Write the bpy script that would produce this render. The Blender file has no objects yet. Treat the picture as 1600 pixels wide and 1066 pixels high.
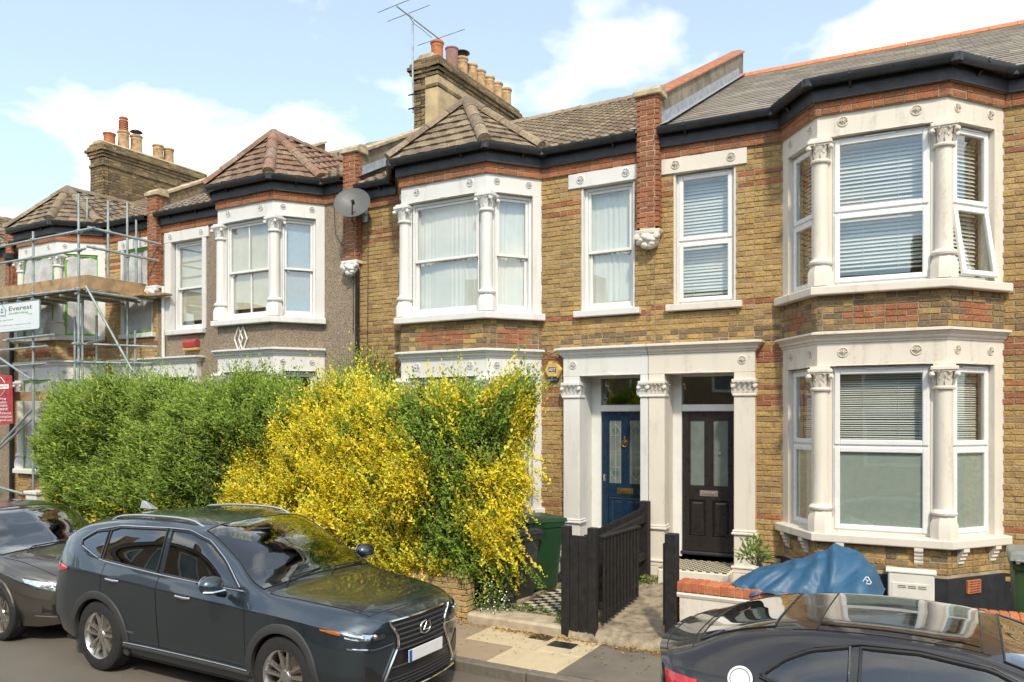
import bpy, bmesh, math, random
import numpy as np
from mathutils import Vector, Matrix
random.seed(7); rng = np.random.default_rng(7)
R = math.radians
scene = bpy.context.scene
COL = scene.collection
# ------------------------------------------------------------------ camera
cam_d = bpy.data.cameras.new('camera'); cam = bpy.data.objects.new('camera', cam_d); COL.objects.link(cam)
cam.location = (0, 0, 2.67); cam.rotation_euler = (R(90), 0, R(29.7))
cam_d.sensor_width = 36; cam_d.lens = 1227/1600*36; cam_d.shift_y = 117/1600; cam_d.clip_end = 2000; cam_d.clip_start = .05
scene.camera = cam
# ------------------------------------------------------------------ sky, sun, exposure
SUN_EL, SUN_AZ = 46, 146      # degrees; azimuth measured from +Y towards +X
sx, sy, sz = math.sin(R(SUN_AZ))*math.cos(R(SUN_EL)), math.cos(R(SUN_AZ))*math.cos(R(SUN_EL)), math.sin(R(SUN_EL))
world = bpy.data.worlds.new('World'); scene.world = world; world.use_nodes = True
nt = world.node_tree; nt.nodes.clear()
def wn(t): return nt.nodes.new(t)
sky = wn('ShaderNodeTexSky'); sky.sky_type = 'NISHITA'; sky.sun_disc = False
sky.sun_elevation = R(SUN_EL); sky.sun_rotation = R(SUN_AZ); sky.air_density = 1.0; sky.dust_density = 1.2; sky.ozone_density = 1.0
tc = wn('ShaderNodeTexCoord'); sep = wn('ShaderNodeSeparateXYZ'); nt.links.new(tc.outputs['Generated'], sep.inputs[0])
za = wn('ShaderNodeMath'); za.operation = 'MAXIMUM'; za.inputs[1].default_value = .0; nt.links.new(sep.outputs[2], za.inputs[0])
zb = wn('ShaderNodeMath'); zb.operation = 'ADD'; zb.inputs[1].default_value = .28; nt.links.new(za.outputs[0], zb.inputs[0])
dv = wn('ShaderNodeVectorMath'); dv.operation = 'DIVIDE'; nt.links.new(tc.outputs['Generated'], dv.inputs[0])
cb = wn('ShaderNodeCombineXYZ'); [nt.links.new(zb.outputs[0], cb.inputs[i]) for i in range(3)]; nt.links.new(cb.outputs[0], dv.inputs[1])
mp = wn('ShaderNodeMapping'); mp.inputs['Location'].default_value = (1.9, 3.3, 7.7); mp.inputs['Scale'].default_value = (1, 1, 1.5); nt.links.new(dv.outputs[0], mp.inputs[0])
n1 = wn('ShaderNodeTexNoise'); n1.inputs['Scale'].default_value = 2.6; n1.inputs['Detail'].default_value = 8; n1.inputs['Roughness'].default_value = .5; n1.inputs['Distortion'].default_value = .15
nt.links.new(mp.outputs[0], n1.inputs['Vector'])
cr = wn('ShaderNodeValToRGB'); cr.color_ramp.elements[0].position = .49; cr.color_ramp.elements[1].position = .66
cr.color_ramp.elements[0].color = (.20, .20, .20, 1)
nt.links.new(n1.outputs[0], cr.inputs[0])
mx = wn('ShaderNodeMix'); mx.data_type = 'RGBA'; nt.links.new(cr.outputs[0], mx.inputs[0]); tn = wn('ShaderNodeMix'); tn.data_type = 'RGBA'; tn.blend_type = 'MULTIPLY'; tn.inputs[0].default_value = 1; tn.inputs[7].default_value = (.90, 1.03, 1.0, 1); nt.links.new(sky.outputs[0], tn.inputs[6]); nt.links.new(tn.outputs[2], mx.inputs[6])
mx.inputs[7].default_value = (7.6, 7.4, 7.0, 1)
bg = wn('ShaderNodeBackground'); bg.inputs[1].default_value = .15; nt.links.new(mx.outputs[2], bg.inputs[0])
wo = wn('ShaderNodeOutputWorld'); nt.links.new(bg.outputs[0], wo.inputs[0])
sun_d = bpy.data.lights.new('sun', 'SUN'); sun_d.energy = 2.1; sun_d.angle = R(4); sun_d.color = (1, .89, .71)
sun = bpy.data.objects.new('sun', sun_d); COL.objects.link(sun)
sun.rotation_euler = Vector((sx, sy, sz)).to_track_quat('Z', 'Y').to_euler(); sun.location = (6, -6, 14)
vs = scene.view_settings; vs.view_transform = 'Standard'; vs.look = 'None'; vs.gamma = 1; vs.exposure = .74; vs.use_curve_mapping = False
scene.cycles.use_denoising = True
scene.cycles.max_bounces = 8; scene.cycles.transparent_max_bounces = 12; scene.cycles.caustics_reflective = False; scene.cycles.caustics_refractive = False
scene.cycles.sample_clamp_indirect = 4

# ------------------------------------------------------------------ helpers
def proj(x, y, z):
    S, C = math.sin(R(29.7)), math.cos(R(29.7)); f = -S*x+C*y; r = C*x+S*y
    return (800+1227*r/f, 650-1227*(z-2.67)/f, f)
def at(px, py, y):
    "point on the street-parallel plane at depth y that the given picture position shows (used to measure the place)"
    S, C = math.sin(R(29.7)), math.cos(R(29.7)); dx = (px-800)/1227; t = y/(C+S*dx)
    return Vector((t*(-S+C*dx), y, 2.67+t*(650-py)/1227))
def tag(o, label=None, cat=None, group=None, kind=None):
    if label: o['label'] = label
    if cat: o['category'] = cat
    if group: o['group'] = group
    if kind: o['kind'] = kind
    return o
def empty(name, loc=(0, 0, 0), rz=0, parent=None):
    o = bpy.data.objects.new(name, None); COL.objects.link(o); o.location = loc; o.rotation_euler = (0, 0, rz); o.empty_display_size = .2
    if parent: o.parent = parent
    return o
def link(o, parent=None):
    COL.objects.link(o)
    if parent: o.parent = parent
    return o
class MB:
    def __init__(s, sgn=1): s.v = []; s.f = []; s.c = []; s.sgn = sgn
    def add(s, vs, fs, col=None):
        b = len(s.v); s.v += [tuple(v) for v in vs]
        for f in fs: s.f.append([b+i for i in f]); s.c.append(col)
        return s
    def box(s, x0, x1, y0, y1, z0, z1, col=None):
        return s.add([(x, y, z) for z in (z0, z1) for y in (y0, y1) for x in (x0, x1)],
              [(0, 2, 3, 1), (4, 5, 7, 6), (0, 1, 5, 4), (2, 6, 7, 3), (0, 4, 6, 2), (1, 3, 7, 5)], col)
    def cbox(s, x0, x1, y0, y1, z0, z1, b=.006, col=None):
        "box with all edges chamfered"
        X, Y, Z = (x0, x1), (y0, y1), (z0, z1); vs = []; ix = {}
        for i in (0, 1):
            for j in (0, 1):
                for k in (0, 1):
                    dx, dy, dz = (b, -b)[i], (b, -b)[j], (b, -b)[k]
                    for a, p in enumerate(((X[i], Y[j]+dy, Z[k]+dz), (X[i]+dx, Y[j], Z[k]+dz), (X[i]+dx, Y[j]+dy, Z[k]))):
                        ix[i, j, k, a] = len(vs); vs.append(p)
        g = lambda i, j, k, a: ix[i, j, k, a]
        fs = [[g(0,0,0,0), g(0,0,1,0), g(0,1,1,0), g(0,1,0,0)], [g(1,0,0,0), g(1,1,0,0), g(1,1,1,0), g(1,0,1,0)],
              [g(0,0,0,1), g(1,0,0,1), g(1,0,1,1), g(0,0,1,1)], [g(0,1,0,1), g(0,1,1,1), g(1,1,1,1), g(1,1,0,1)],
              [g(0,0,0,2), g(0,1,0,2), g(1,1,0,2), g(1,0,0,2)], [g(0,0,1,2), g(1,0,1,2), g(1,1,1,2), g(0,1,1,2)]]
        for j in (0, 1):
            for k in (0, 1): fs.append([g(0,j,k,1), g(1,j,k,1), g(1,j,k,2), g(0,j,k,2)])
        for i in (0, 1):
            for k in (0, 1): fs.append([g(i,0,k,0), g(i,1,k,0), g(i,1,k,2), g(i,0,k,2)])
            for j in (0, 1): fs.append([g(i,j,0,0), g(i,j,1,0), g(i,j,1,1), g(i,j,0,1)])
        for i in (0, 1):
            for j in (0, 1):
                for k in (0, 1): fs.append([g(i,j,k,0), g(i,j,k,1), g(i,j,k,2)])
        return s.add(vs, fs, col)
    def prism(s, poly, z0, z1, col=None):
        "plan polygon extruded upwards"
        n = len(poly)
        return s.add([(x, y, z0) for x, y in poly]+[(x, y, z1) for x, y in poly],
              [list(range(n))[::-1], list(range(n, 2*n))]+[[i, (i+1) % n, n+(i+1) % n, n+i] for i in range(n)], col)
    def extr(s, poly, d, col=None):
        "3-D polygon pushed along vector d"
        n = len(poly); d = Vector(d); p = [Vector(q) for q in poly]
        return s.add(p+[q+d for q in p], [list(range(n))[::-1], list(range(n, 2*n))]+[[i, (i+1) % n, n+(i+1) % n, n+i] for i in range(n)], col)
    def tube(s, p0, p1, r, n=10, r1=None, cap=True, col=None):
        p0, p1 = Vector(p0), Vector(p1); d = (p1-p0).normalized(); a = d.orthogonal().normalized(); b = d.cross(a); r1 = r if r1 is None else r1
        vs = []
        for p, q in ((p0, r), (p1, r1)):
            for i in range(n): t = 2*math.pi*i/n; vs.append(p+(a*math.cos(t)+b*math.sin(t))*q)
        fs = [[i, (i+1) % n, n+(i+1) % n, n+i] for i in range(n)]
        if cap: fs += [list(range(n))[::-1], list(range(n, 2*n))]
        return s.add(vs, fs, col)
    def pipe(s, pts, r, n=8, col=None):
        "tube along a polyline with shared rings"
        pts = [Vector(p) for p in pts]; vs = []; m = len(pts); up = None
        for k, p in enumerate(pts):
            d = ((pts[min(k+1, m-1)]-p).normalized()+(p-pts[max(k-1, 0)]).normalized()).normalized()
            if up is None: up = d.orthogonal().normalized()
            a = (up-d*up.dot(d)).normalized(); up = a; b = d.cross(a); rr = r[k] if isinstance(r, (list, tuple)) else r
            for i in range(n): t = 2*math.pi*i/n; vs.append(p+(a*math.cos(t)+b*math.sin(t))*rr)
        fs = [[k*n+i, k*n+(i+1) % n, (k+1)*n+(i+1) % n, (k+1)*n+i] for k in range(m-1) for i in range(n)]
        return s.add(vs, fs+[list(range(n))[::-1], list(range((m-1)*n, m*n))], col)
    def lathe(s, prof, c, n=20, col=None, axis=None, cap=True):
        "profile [(r, z)] turned round a vertical axis through c (or along 'axis')"
        c = Vector(c); M = Vector(axis).to_track_quat('Z', 'Y').to_matrix() if axis is not None else Matrix.Identity(3); vs = []
        for r, z in prof:
            for i in range(n): t = 2*math.pi*(i+.5)/n; vs.append(c+M@Vector((r*math.cos(t), r*math.sin(t), z)))
        m = len(prof)
        fs = [[k*n+i, k*n+(i+1) % n, (k+1)*n+(i+1) % n, (k+1)*n+i] for k in range(m-1) for i in range(n)]
        return s.add(vs, fs+([list(range(n))[::-1], list(range((m-1)*n, m*n))] if cap else []), col)
    def sweep(s, path, prof, cap=True, closed=True, col=None):
        "profile [(out, z)] swept along a plan polyline with mitred corners; outwards is to the right of travel"
        m = len(path); nn = []
        for (x0, y0), (x1, y1) in zip(path, path[1:]):
            l = math.hypot(x1-x0, y1-y0); nn.append(((y1-y0)/l, -(x1-x0)/l))
        vs = []
        for i, (x, y) in enumerate(path):
            a = nn[max(i-1, 0)]; b = nn[min(i, m-2)]; k = 1+a[0]*b[0]+a[1]*b[1]; mxx, myy = (a[0]+b[0])/k, (a[1]+b[1])/k
            vs += [(x+o*mxx, y+o*myy, z) for o, z in prof]
        n = len(prof); rg = range(n) if closed else range(n-1)
        fs = [[i*n+j, i*n+(j+1) % n, (i+1)*n+(j+1) % n, (i+1)*n+j] for i in range(m-1) for j in rg]
        if cap and closed: fs += [list(range(n))[::-1], list(range((m-1)*n, m*n))]
        return s.add(vs, fs, col)
    def sphere(s, c, r, n=10, m=6, col=None):
        r = r if isinstance(r, (list, tuple)) else (r, r, r); c = Vector(c); vs = []
        for k in range(m+1):
            p = math.pi*k/m
            for i in range(n): t = 2*math.pi*i/n; vs.append((c.x+r[0]*math.sin(p)*math.cos(t), c.y+r[1]*math.sin(p)*math.sin(t), c.z+r[2]*math.cos(p)))
        return s.add(vs, [[k*n+i, (k+1)*n+i, (k+1)*n+(i+1) % n, k*n+(i+1) % n] for k in range(m) for i in range(n)], col)
    def xf(s, M, start=0):
        for i in range(start, len(s.v)): s.v[i] = tuple(M@Vector(s.v[i]))
        return s
    def build(s, name, mat, parent=None, smooth=False, kind=None, recalc=False):
        me = bpy.data.meshes.new(name)
        vs = s.v; fs = s.f
        if s.sgn < 0: vs = [(-x, y, z) for x, y, z in vs]; fs = [f[::-1] for f in fs]
        me.from_pydata(vs, [], fs)
        if any(c is not None for c in s.c):
            at_ = me.color_attributes.new('Col', 'FLOAT_COLOR', 'CORNER'); buf = np.ones((len(me.loops), 4), np.float32); k = 0
            for f, c in zip(fs, s.c):
                if c is not None: buf[k:k+len(f), :3] = c
                k += len(f)
            at_.data.foreach_set('color', buf.ravel())
        if smooth:
            me.polygons.foreach_set('use_smooth', [True]*len(me.polygons))
            if smooth != True: me.set_sharp_from_angle(angle=R(smooth))
        if recalc:
            b = bmesh.new(); b.from_mesh(me); bmesh.ops.recalc_face_normals(b, faces=b.faces); b.to_mesh(me); b.free()
        if mat: me.materials.append(mat)
        o = bpy.data.objects.new(name, me); link(o, parent)
        if kind: o['kind'] = kind
        return o
def copy_tree(o, parent=None):
    c = o.copy(); COL.objects.link(c); c.parent = parent
    for ch in o.children: copy_tree(ch, c)
    return c


# ------------------------------------------------------------------ lettering: outlines made once while the scene is still empty
LETTERS = {}
def letter_mesh(body, bold=0.0):
    cu = bpy.data.curves.new('lettering', 'FONT'); cu.body = body; cu.size = 1; cu.extrude = .01; cu.offset = bold; cu.resolution_u = 3
    o = bpy.data.objects.new('lettering', cu); COL.objects.link(o); dg = bpy.context.evaluated_depsgraph_get(); me = bpy.data.meshes.new_from_object(o.evaluated_get(dg)); bpy.data.objects.remove(o)
    co = np.zeros(len(me.vertices)*3); me.vertices.foreach_get('co', co); co = co.reshape(-1, 3); lo, hi = co.min(0), co.max(0); co[:, :2] = (co[:, :2]-lo[:2])/(hi[:2]-lo[:2]); co[:, 2] *= .15; me.vertices.foreach_set('co', co.ravel()); me.materials.clear(); return me
for _w in ('Everest', 'Scaffolding', 'Ltd', '3 1517 818', '0 8344 952 / 0796 0067 542', 'w.everest-scaffolding.co.uk', 'w.everest-scaffoldingltd.co.uk', 'ing LTD', 'ling', 'ults', 'ment', 'ent', 'Removal', 'novation', 'gmail.com', 'ADT', 'HYBRID'):
    LETTERS[_w] = letter_mesh(_w, .012 if len(_w) > 12 or _w == 'ADT' else .004)
def lettering(body, parent, loc, width, height, mat, bold=0):
    me = LETTERS[body].copy(); me.materials.append(mat); o = bpy.data.objects.new('lettering', me); link(o, parent); o.scale = (width, height, .02); o.rotation_euler = (R(90), 0, 0); o.location = loc; return o

# ------------------------------------------------------------------ materials
class NT:
    def __init__(s, name):
        s.m = bpy.data.materials.new(name); s.m.use_nodes = True; s.t = s.m.node_tree; s.t.nodes.clear()
        s.out = s.n('ShaderNodeOutputMaterial'); s.b = s.n('ShaderNodeBsdfPrincipled'); s.l(s.b.outputs[0], s.out.inputs[0])
        s.pos = s.n('ShaderNodeNewGeometry').outputs['Position']
    def n(s, t, **k):
        o = s.t.nodes.new(t)
        for a, b in k.items(): setattr(o, a, b)
        return o
    def l(s, a, b): s.t.links.new(a, b)
    def noise(s, scale, detail=4, rough=.55, vec=None, stretch=None):
        o = s.n('ShaderNodeTexNoise'); o.inputs['Scale'].default_value = scale; o.inputs['Detail'].default_value = detail; o.inputs['Roughness'].default_value = rough
        v = vec or s.pos
        if stretch: mp = s.n('ShaderNodeMapping'); mp.inputs['Scale'].default_value = stretch; s.l(v, mp.inputs[0]); v = mp.outputs[0]
        s.l(v, o.inputs['Vector']); return o.outputs[0]
    def ramp(s, x, a, b, lo=0, hi=1):
        o = s.n('ShaderNodeMapRange'); o.inputs[1].default_value = a; o.inputs[2].default_value = b; o.inputs[3].default_value = lo; o.inputs[4].default_value = hi; s.l(x, o.inputs[0]); return o.outputs[0]
    def mix(s, f, a, b, mode='MIX'):
        o = s.n('ShaderNodeMix', data_type='RGBA', blend_type=mode)
        for i, v in ((0, f), (6, a), (7, b)):
            if hasattr(v, 'is_linked'): s.l(v, o.inputs[i])
            elif i == 0: o.inputs[0].default_value = v
            else: o.inputs[i].default_value = (*v, 1)
        return o.outputs[2]
    def math(s, op, a, b=None):
        o = s.n('ShaderNodeMath', operation=op)
        for i, v in ((0, a), (1, b)):
            if v is None: continue
            if hasattr(v, 'is_linked'): s.l(v, o.inputs[i])
            else: o.inputs[i].default_value = v
        return o.outputs[0]
    def base(s, c):
        if hasattr(c, 'is_linked'): s.l(c, s.b.inputs['Base Color'])
        else: s.b.inputs['Base Color'].default_value = (*c, 1)
    def bump(s, h, st=.3, dist=.01):
        o = s.n('ShaderNodeBump'); o.inputs['Strength'].default_value = st; o.inputs['Distance'].default_value = dist; s.l(h, o.inputs['Height']); s.l(o.outputs[0], s.b.inputs['Normal']); return o
    def set(s, **k):
        for a, v in k.items():
            i = s.b.inputs[a.replace('_', ' ')]
            if hasattr(v, 'is_linked'): s.l(v, i)
            else: i.default_value = v
        return s
    def attr(s, name='Col'): return s.n('ShaderNodeAttribute', attribute_name=name).outputs['Color']
def plain(name, c, rough=.5, metal=0, var=.12, scale=6, bump=0, bscale=60, bd=.004, **k):
    t = NT(name); f = t.noise(scale, 5)
    t.base(t.mix(t.ramp(f, .3, .7), tuple(x*(1-var) for x in c), tuple(min(1, x*(1+var)) for x in c)))
    t.set(Roughness=t.ramp(t.noise(scale*2.3, 3), .3, .7, max(0, rough-.08), min(1, rough+.08)), Metallic=metal, **k)
    if bump: t.bump(t.noise(bscale, 4), bump, bd)
    return t.m
def paint_masonry(name, c, dirt):
    t = NT(name); streak = t.noise(3.2, 6, .65, stretch=(2.4, 2.4, .35)); spots = t.noise(23, 4, .6)
    f = t.math('MULTIPLY', t.ramp(streak, .52, .8), t.ramp(spots, .35, .65, .15, .9))
    t.base(t.mix(f, t.mix(t.ramp(t.noise(1.7, 3), .3, .7), c, tuple(x*.94 for x in c)), dirt))
    t.set(Roughness=.55); t.bump(t.noise(90, 5), .12, .004); return t.m
def make_brick(name):
    t = NT(name); c = t.attr(); f1 = t.noise(14, 5, .6); f2 = t.noise(55, 4, .65); f3 = t.noise(120, 2)
    a = t.mix(t.ramp(f1, .42, .8), c, t.mix(.4, c, (.14, .095, .055)))
    a = t.mix(t.math('MULTIPLY', t.ramp(f2, .54, .66), .8), a, (.10, .07, .045))
    a = t.mix(t.math('MULTIPLY', t.ramp(f3, .56, .68), .5), a, (.68, .50, .26))
    big = t.noise(1.3, 5, .65); a = t.mix(t.ramp(big, .42, .72, 0, .45), a, (.17, .125, .075), 'MIX'); rep_ = t.noise(2.6, 5, .7, stretch=(1, 1, 2.2)); a = t.mix(t.math('MULTIPLY', t.ramp(rep_, .6, .7), .4), a, (.46, .37, .24))
    t.base(t.mix(1, a, (1.02, .96, .86), 'MULTIPLY')); t.set(Roughness=.9); t.bump(t.math('ADD', f2, t.math('MULTIPLY', f1, 1.6)), .95, .014); return t.m
M = {}
M['brick'] = make_brick('stock_brick')
def mortar(name, c1, c2):
    t = NT(name); t.base(t.mix(t.ramp(t.noise(5, 5), .3, .7), c1, c2)); t.set(Roughness=.95); t.bump(t.noise(140, 4), .5, .006); return t.m
M['mortar'] = mortar('mortar', (.30, .24, .16), (.45, .37, .26))
M['white'] = paint_masonry('white_masonry_paint', (.72, .71, .69), (.45, .42, .36))
M['cream'] = paint_masonry('cream_masonry_paint', (.73, .67, .58), (.38, .31, .22))
M['upvc'] = plain('white_window_frame', (.76, .76, .75), .28, var=.03)
M['timber_white'] = plain('white_painted_timber', (.74, .74, .72), .4, var=.05, bump=.1)
M['black_metal'] = plain('black_gutter_plastic', (.018, .019, .022), .34, var=.3, scale=9)
M['black_board'] = plain('black_painted_board', (.022, .023, .028), .5, var=.3)
M['lead'] = plain('lead_flashing', (.30, .32, .35), .55, var=.25, scale=9, bump=.2)
M['render_grey'] = plain('weathered_cement_render', (.20, .17, .125), .9, var=.45, scale=3.5, bump=.4)
M['render_tan'] = plain('tan_cement_render', (.46, .36, .21), .9, var=.25, scale=4, bump=.3)
M['stone_cap'] = plain('weathered_stone', (.42, .34, .22), .9, var=.35, scale=8, bump=.5)
def tile_mat(name):
    t = NT(name); c = t.attr(); f = t.noise(11, 6, .7); g = t.noise(34, 5, .7); l = t.noise(70, 3)
    a = t.mix(t.ramp(f, .4, .75), c, t.mix(.6, c, (.06, .045, .035)))
    a = t.mix(t.math('MULTIPLY', t.ramp(g, .57, .66), .75), a, (.40, .36, .25))
    a = t.mix(t.math('MULTIPLY', t.math('MULTIPLY', t.ramp(l, .58, .66), t.ramp(t.noise(3.1, 3), .45, .6)), .8), a, (.70, .66, .54))
    t.base(a); t.set(Roughness=.88); t.bump(t.math('ADD', g, l), .5, .008); return t.m
M['tile'] = tile_mat('weathered_roof_tile')
def slate_mat():
    t = NT('slate'); c = t.attr(); f = t.noise(9, 5, .6); a = t.mix(t.ramp(f, .35, .75), c, t.mix(.35, c, (.10, .085, .07)))
    t.base(a); t.set(Roughness=.62); t.bump(t.noise(40, 5), .25, .005); return t.m
M['slate'] = slate_mat()
M['terracotta'] = plain('terracotta', (.52, .17, .065), .8, var=.3, scale=12, bump=.25)
M['pot_tan'] = plain('buff_clay_pot', (.45, .30, .16), .85, var=.4, scale=9, bump=.3)
M['pot_red'] = plain('red_clay_pot', (.40, .14, .06), .8, var=.3, scale=9, bump=.3)
M['pot_plum'] = plain('plum_clay_pot', (.27, .15, .13), .8, var=.3, scale=9, bump=.3)
def dash():
    t = NT('pebbledash'); v = t.n('ShaderNodeTexVoronoi'); v.inputs['Scale'].default_value = 75; t.l(t.pos, v.inputs['Vector'])
    sepn = t.n('ShaderNodeSeparateColor'); t.l(v.outputs['Color'], sepn.inputs[0])
    a = t.mix(sepn.outputs[0], (.17, .125, .09), (.50, .41, .31)); a = t.mix(t.ramp(t.noise(1.3, 4), .3, .75, 0, .5), a, (.21, .16, .115))
    t.base(a); t.set(Roughness=.95); bp = t.bump(v.outputs['Distance'], 1, .012); bp.invert = True; return t.m
M['dash'] = dash()
def glass(name, tint, ior=1.5, boost=1.7, wobble=.05):
    t = NT(name); t.t.nodes.remove(t.b); tr = t.n('ShaderNodeBsdfTransparent'); tr.inputs[0].default_value = (*tint, 1)
    gl = t.n('ShaderNodeBsdfGlossy'); gl.inputs['Roughness'].default_value = .012; gl.inputs[0].default_value = (.95, .97, 1, 1)
    wob = t.n('ShaderNodeBump'); wob.inputs['Strength'].default_value = wobble; wob.inputs['Distance'].default_value = .02; t.l(t.noise(1.6, 1), wob.inputs['Height']); t.l(wob.outputs[0], gl.inputs['Normal'])
    fr = t.n('ShaderNodeLayerWeight'); fr.inputs[0].default_value = .5; f = t.math('POWER', fr.outputs['Facing'], 4.0); f = t.math('MULTIPLY', t.math('ADD', t.math('MULTIPLY', f, .93), .045), boost); f = t.math('MINIMUM', f, .95)
    ms = t.n('ShaderNodeMixShader'); t.l(f, ms.inputs[0]); t.l(tr.outputs[0], ms.inputs[1]); t.l(gl.outputs[0], ms.inputs[2]); t.l(ms.outputs[0], t.out.inputs[0]); return t.m
M['glass'] = glass('window_glass', (.95, .97, .96), 1.52, 1.9)
M['obscure'] = plain('obscured_glass', (.16, .19, .17), .22, var=.15)
M['frost'] = plain('frosted_film', (.42, .47, .42), .3, var=.05)
M['frost_blue'] = plain('blue_frosted_film', (.34, .42, .52), .3, var=.04)
M['slat'] = plain('blind_slat', (.72, .71, .67), .5, var=.05)
M['curtain'] = plain('net_curtain', (.76, .75, .71), .9, var=.06, scale=3)
M['inside'] = plain('room_wall', (.30, .27, .23), .9, var=.1)
M['floorboard'] = plain('room_floor', (.2, .14, .09), .8)
M['sheet'] = plain('plastic_sheet', (.50, .50, .49), .3, var=.2, scale=4, bump=.6, bscale=7, bd=.03)
M['tape'] = plain('green_masking_tape', (.13, .42, .03), .6)
M['brass'] = plain('brass', (.62, .42, .14), .3, metal=1, var=.15)
M['chrome'] = plain('chrome', (.75, .75, .75), .12, metal=1, var=.05)
M['galv'] = plain('galvanised_tube', (.36, .42, .41), .45, metal=.55, var=.25, scale=7)
M['board_wood'] = plain('scaffold_board', (.36, .24, .13), .85, var=.4, scale=5, bump=.4)
M['rubber'] = plain('rubber', (.02, .02, .021), .8, var=.3, scale=20, bump=.2)
# ------------------------------------------------------------------ ground
ROAD_T = NT('asphalt'); _t = ROAD_T
_t.base(_t.mix(_t.ramp(_t.noise(150, 3), .35, .7), _t.mix(_t.ramp(_t.noise(1.2, 5), .3, .7), (.07, .062, .052), (.125, .11, .088)), (.22, .19, .15)))
_t.set(Roughness=.85); _t.bump(_t.noise(220, 3), .7, .008); M['asphalt'] = _t.m
M['tarmac_path'] = plain('pavement_tarmac', (.15, .13, .105), .9, var=.2, scale=3, bump=.6, bscale=200)
M['concrete'] = plain('rough_concrete', (.32, .26, .18), .92, var=.5, scale=9, bump=1, bscale=70, bd=.02)
M['soil'] = plain('garden_soil', (.10, .075, .05), .95, var=.4, scale=5, bump=.8, bscale=30, bd=.03)
M['kerb'] = plain('granite_kerb', (.16, .14, .115), .8, var=.2, scale=14, bump=.4)
KERB, WALL_Y = 6.98, 8.2
g = MB(); g.add([(-300, -300, 0), (300, -300, 0), (300, 300, 0), (-300, 300, 0)], [(0, 1, 2, 3)]); tag(g.build('road', M['asphalt']), kind='structure')
g = MB(); g.box(-60, 40, KERB+.002, 60, -.3, .085); tag(g.build('ground', M['soil']), kind='structure')
pav = MB(); pav.box(-3.47, 40, KERB, WALL_Y+.03, .02, .12); pav.box(-60, -9.2, KERB, WALL_Y+.03, .02, .119); pav = tag(pav.build('pavement', M['tarmac_path']), kind='structure')
for k in range(34):
    x = -24+k*.92
    m = MB(); m.cbox(x+.004, x+.916, KERB-.125, KERB-.002, -.1, .118+random.uniform(-.003, .003), .015); m.build('kerb_stone', M['kerb'], pav)
slab_t = NT('paving_slab'); _c = slab_t.attr(); slab_t.base(slab_t.mix(slab_t.ramp(slab_t.noise(7, 6, .65), .4, .8, 0, .6), _c, slab_t.mix(.5, _c, (.16, .13, .09)))); slab_t.set(Roughness=.85); slab_t.bump(slab_t.noise(160, 4), .35, .005); M['slab'] = slab_t.m
rows = [(KERB+.003, 7.56), (7.566, WALL_Y-.015)]
for j, (ya, yb) in enumerate(rows):
    x = -3.476 if j == 0 else -3.476
    k = 0
    while x > -9.2:
        w = (.60, .88, .62, .9, .75)[(k+2*j) % 5] if k else (.82 if j == 0 else .56)
        pale = (j == 0 and k == 0) or (j == 1 and k in (0, 1)) or (j == 0 and k == 3)
        c = (.56, .46, .30) if pale else random.choice([(.34, .26, .175), (.30, .235, .16), (.37, .29, .20)])
        dz = random.uniform(-.003, .003); m = MB(); m.cbox(x-w+.004, x-.004, ya+.003, yb-.003, .04, .12+dz, .006, c); m.build('paving_slab', M['slab'], pav); x -= w; k += 1
for (px, py, w) in ((846, 996, .26), (879, 1008, .30)):
    S_, C_ = math.sin(R(29.7)), math.cos(R(29.7)); dx = (px-800)/1227; tt = 2.55*1227/(py-650); x, y = tt*(-S_+C_*dx), tt*(C_+S_*dx)
    m = MB(); m.cbox(x-w/2, x+w/2, y-.1, y+.1, .06, .1265, .004); dc = tag(m.build('drain_cover', M['black_metal']), 'small dark iron cover in a pale paving slab, %s' % ('nearer the path edge' if px < 860 else 'nearer the tarmac'), 'drain cover')
    m = MB(); [m.box(x-w/2+.03+i*.05, x-w/2+.055+i*.05, y-.08, y+.08, .1265, .1295) for i in range(int(w/.05)-1)]; m.build('grip_bar', M['black_metal'], dc)

# ------------------------------------------------------------------ house pieces
YEL = [(.48, .325, .125), (.51, .35, .14), (.46, .305, .115), (.44, .285, .105), (.50, .36, .16), (.40, .26, .105), (.52, .37, .15), (.46, .31, .12), (.34, .225, .10)]
REDB = [(.38, .125, .06), (.42, .145, .07), (.34, .11, .055), (.31, .11, .06)]
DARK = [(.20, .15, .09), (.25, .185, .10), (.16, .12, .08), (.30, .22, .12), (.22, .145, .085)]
CLEAN = [(.56, .42, .20), (.62, .47, .24), (.50, .36, .16), (.58, .40, .18)]
CHIM = [(.16, .12, .07), (.11, .087, .06), (.23, .17, .09), (.085, .07, .052), (.29, .22, .12), (.19, .15, .08)]
PAL = {'Y': YEL, 'R': REDB, 'D': DARK, 'C': CLEAN, 'S': CHIM}
def brick_unit(c, seed):
    r = random.Random(seed); j = lambda a=.012: r.uniform(-a, a); b = .04
    vs = [(-.5, .5, -.5), (.5, .5, -.5), (.5, .5, .5), (-.5, .5, .5), (-.5+j(), -.36, -.5+j()), (.5+j(), -.36, -.5+j()), (.5+j(), -.36, .5+j()), (-.5+j(), -.36, .5+j()),
          (-.47+j(), -.5+j(.06), -.42+j(.03)), (.47+j(), -.5+j(.06), -.42+j(.03)), (.47+j(), -.5+j(.06), .42+j(.03)), (-.47+j(), -.5+j(.06), .42+j(.03))]
    fs = [(4, 5, 1, 0), (5, 6, 2, 1), (6, 7, 3, 2), (7, 4, 0, 3), (8, 9, 5, 4), (9, 10, 6, 5), (10, 11, 7, 6), (11, 8, 4, 7), (11, 10, 9, 8)]
    return vs, [f[::-1] for f in fs]
BV = [brick_unit(None, s) for s in range(12)]
BRICK_ME = {}
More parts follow.
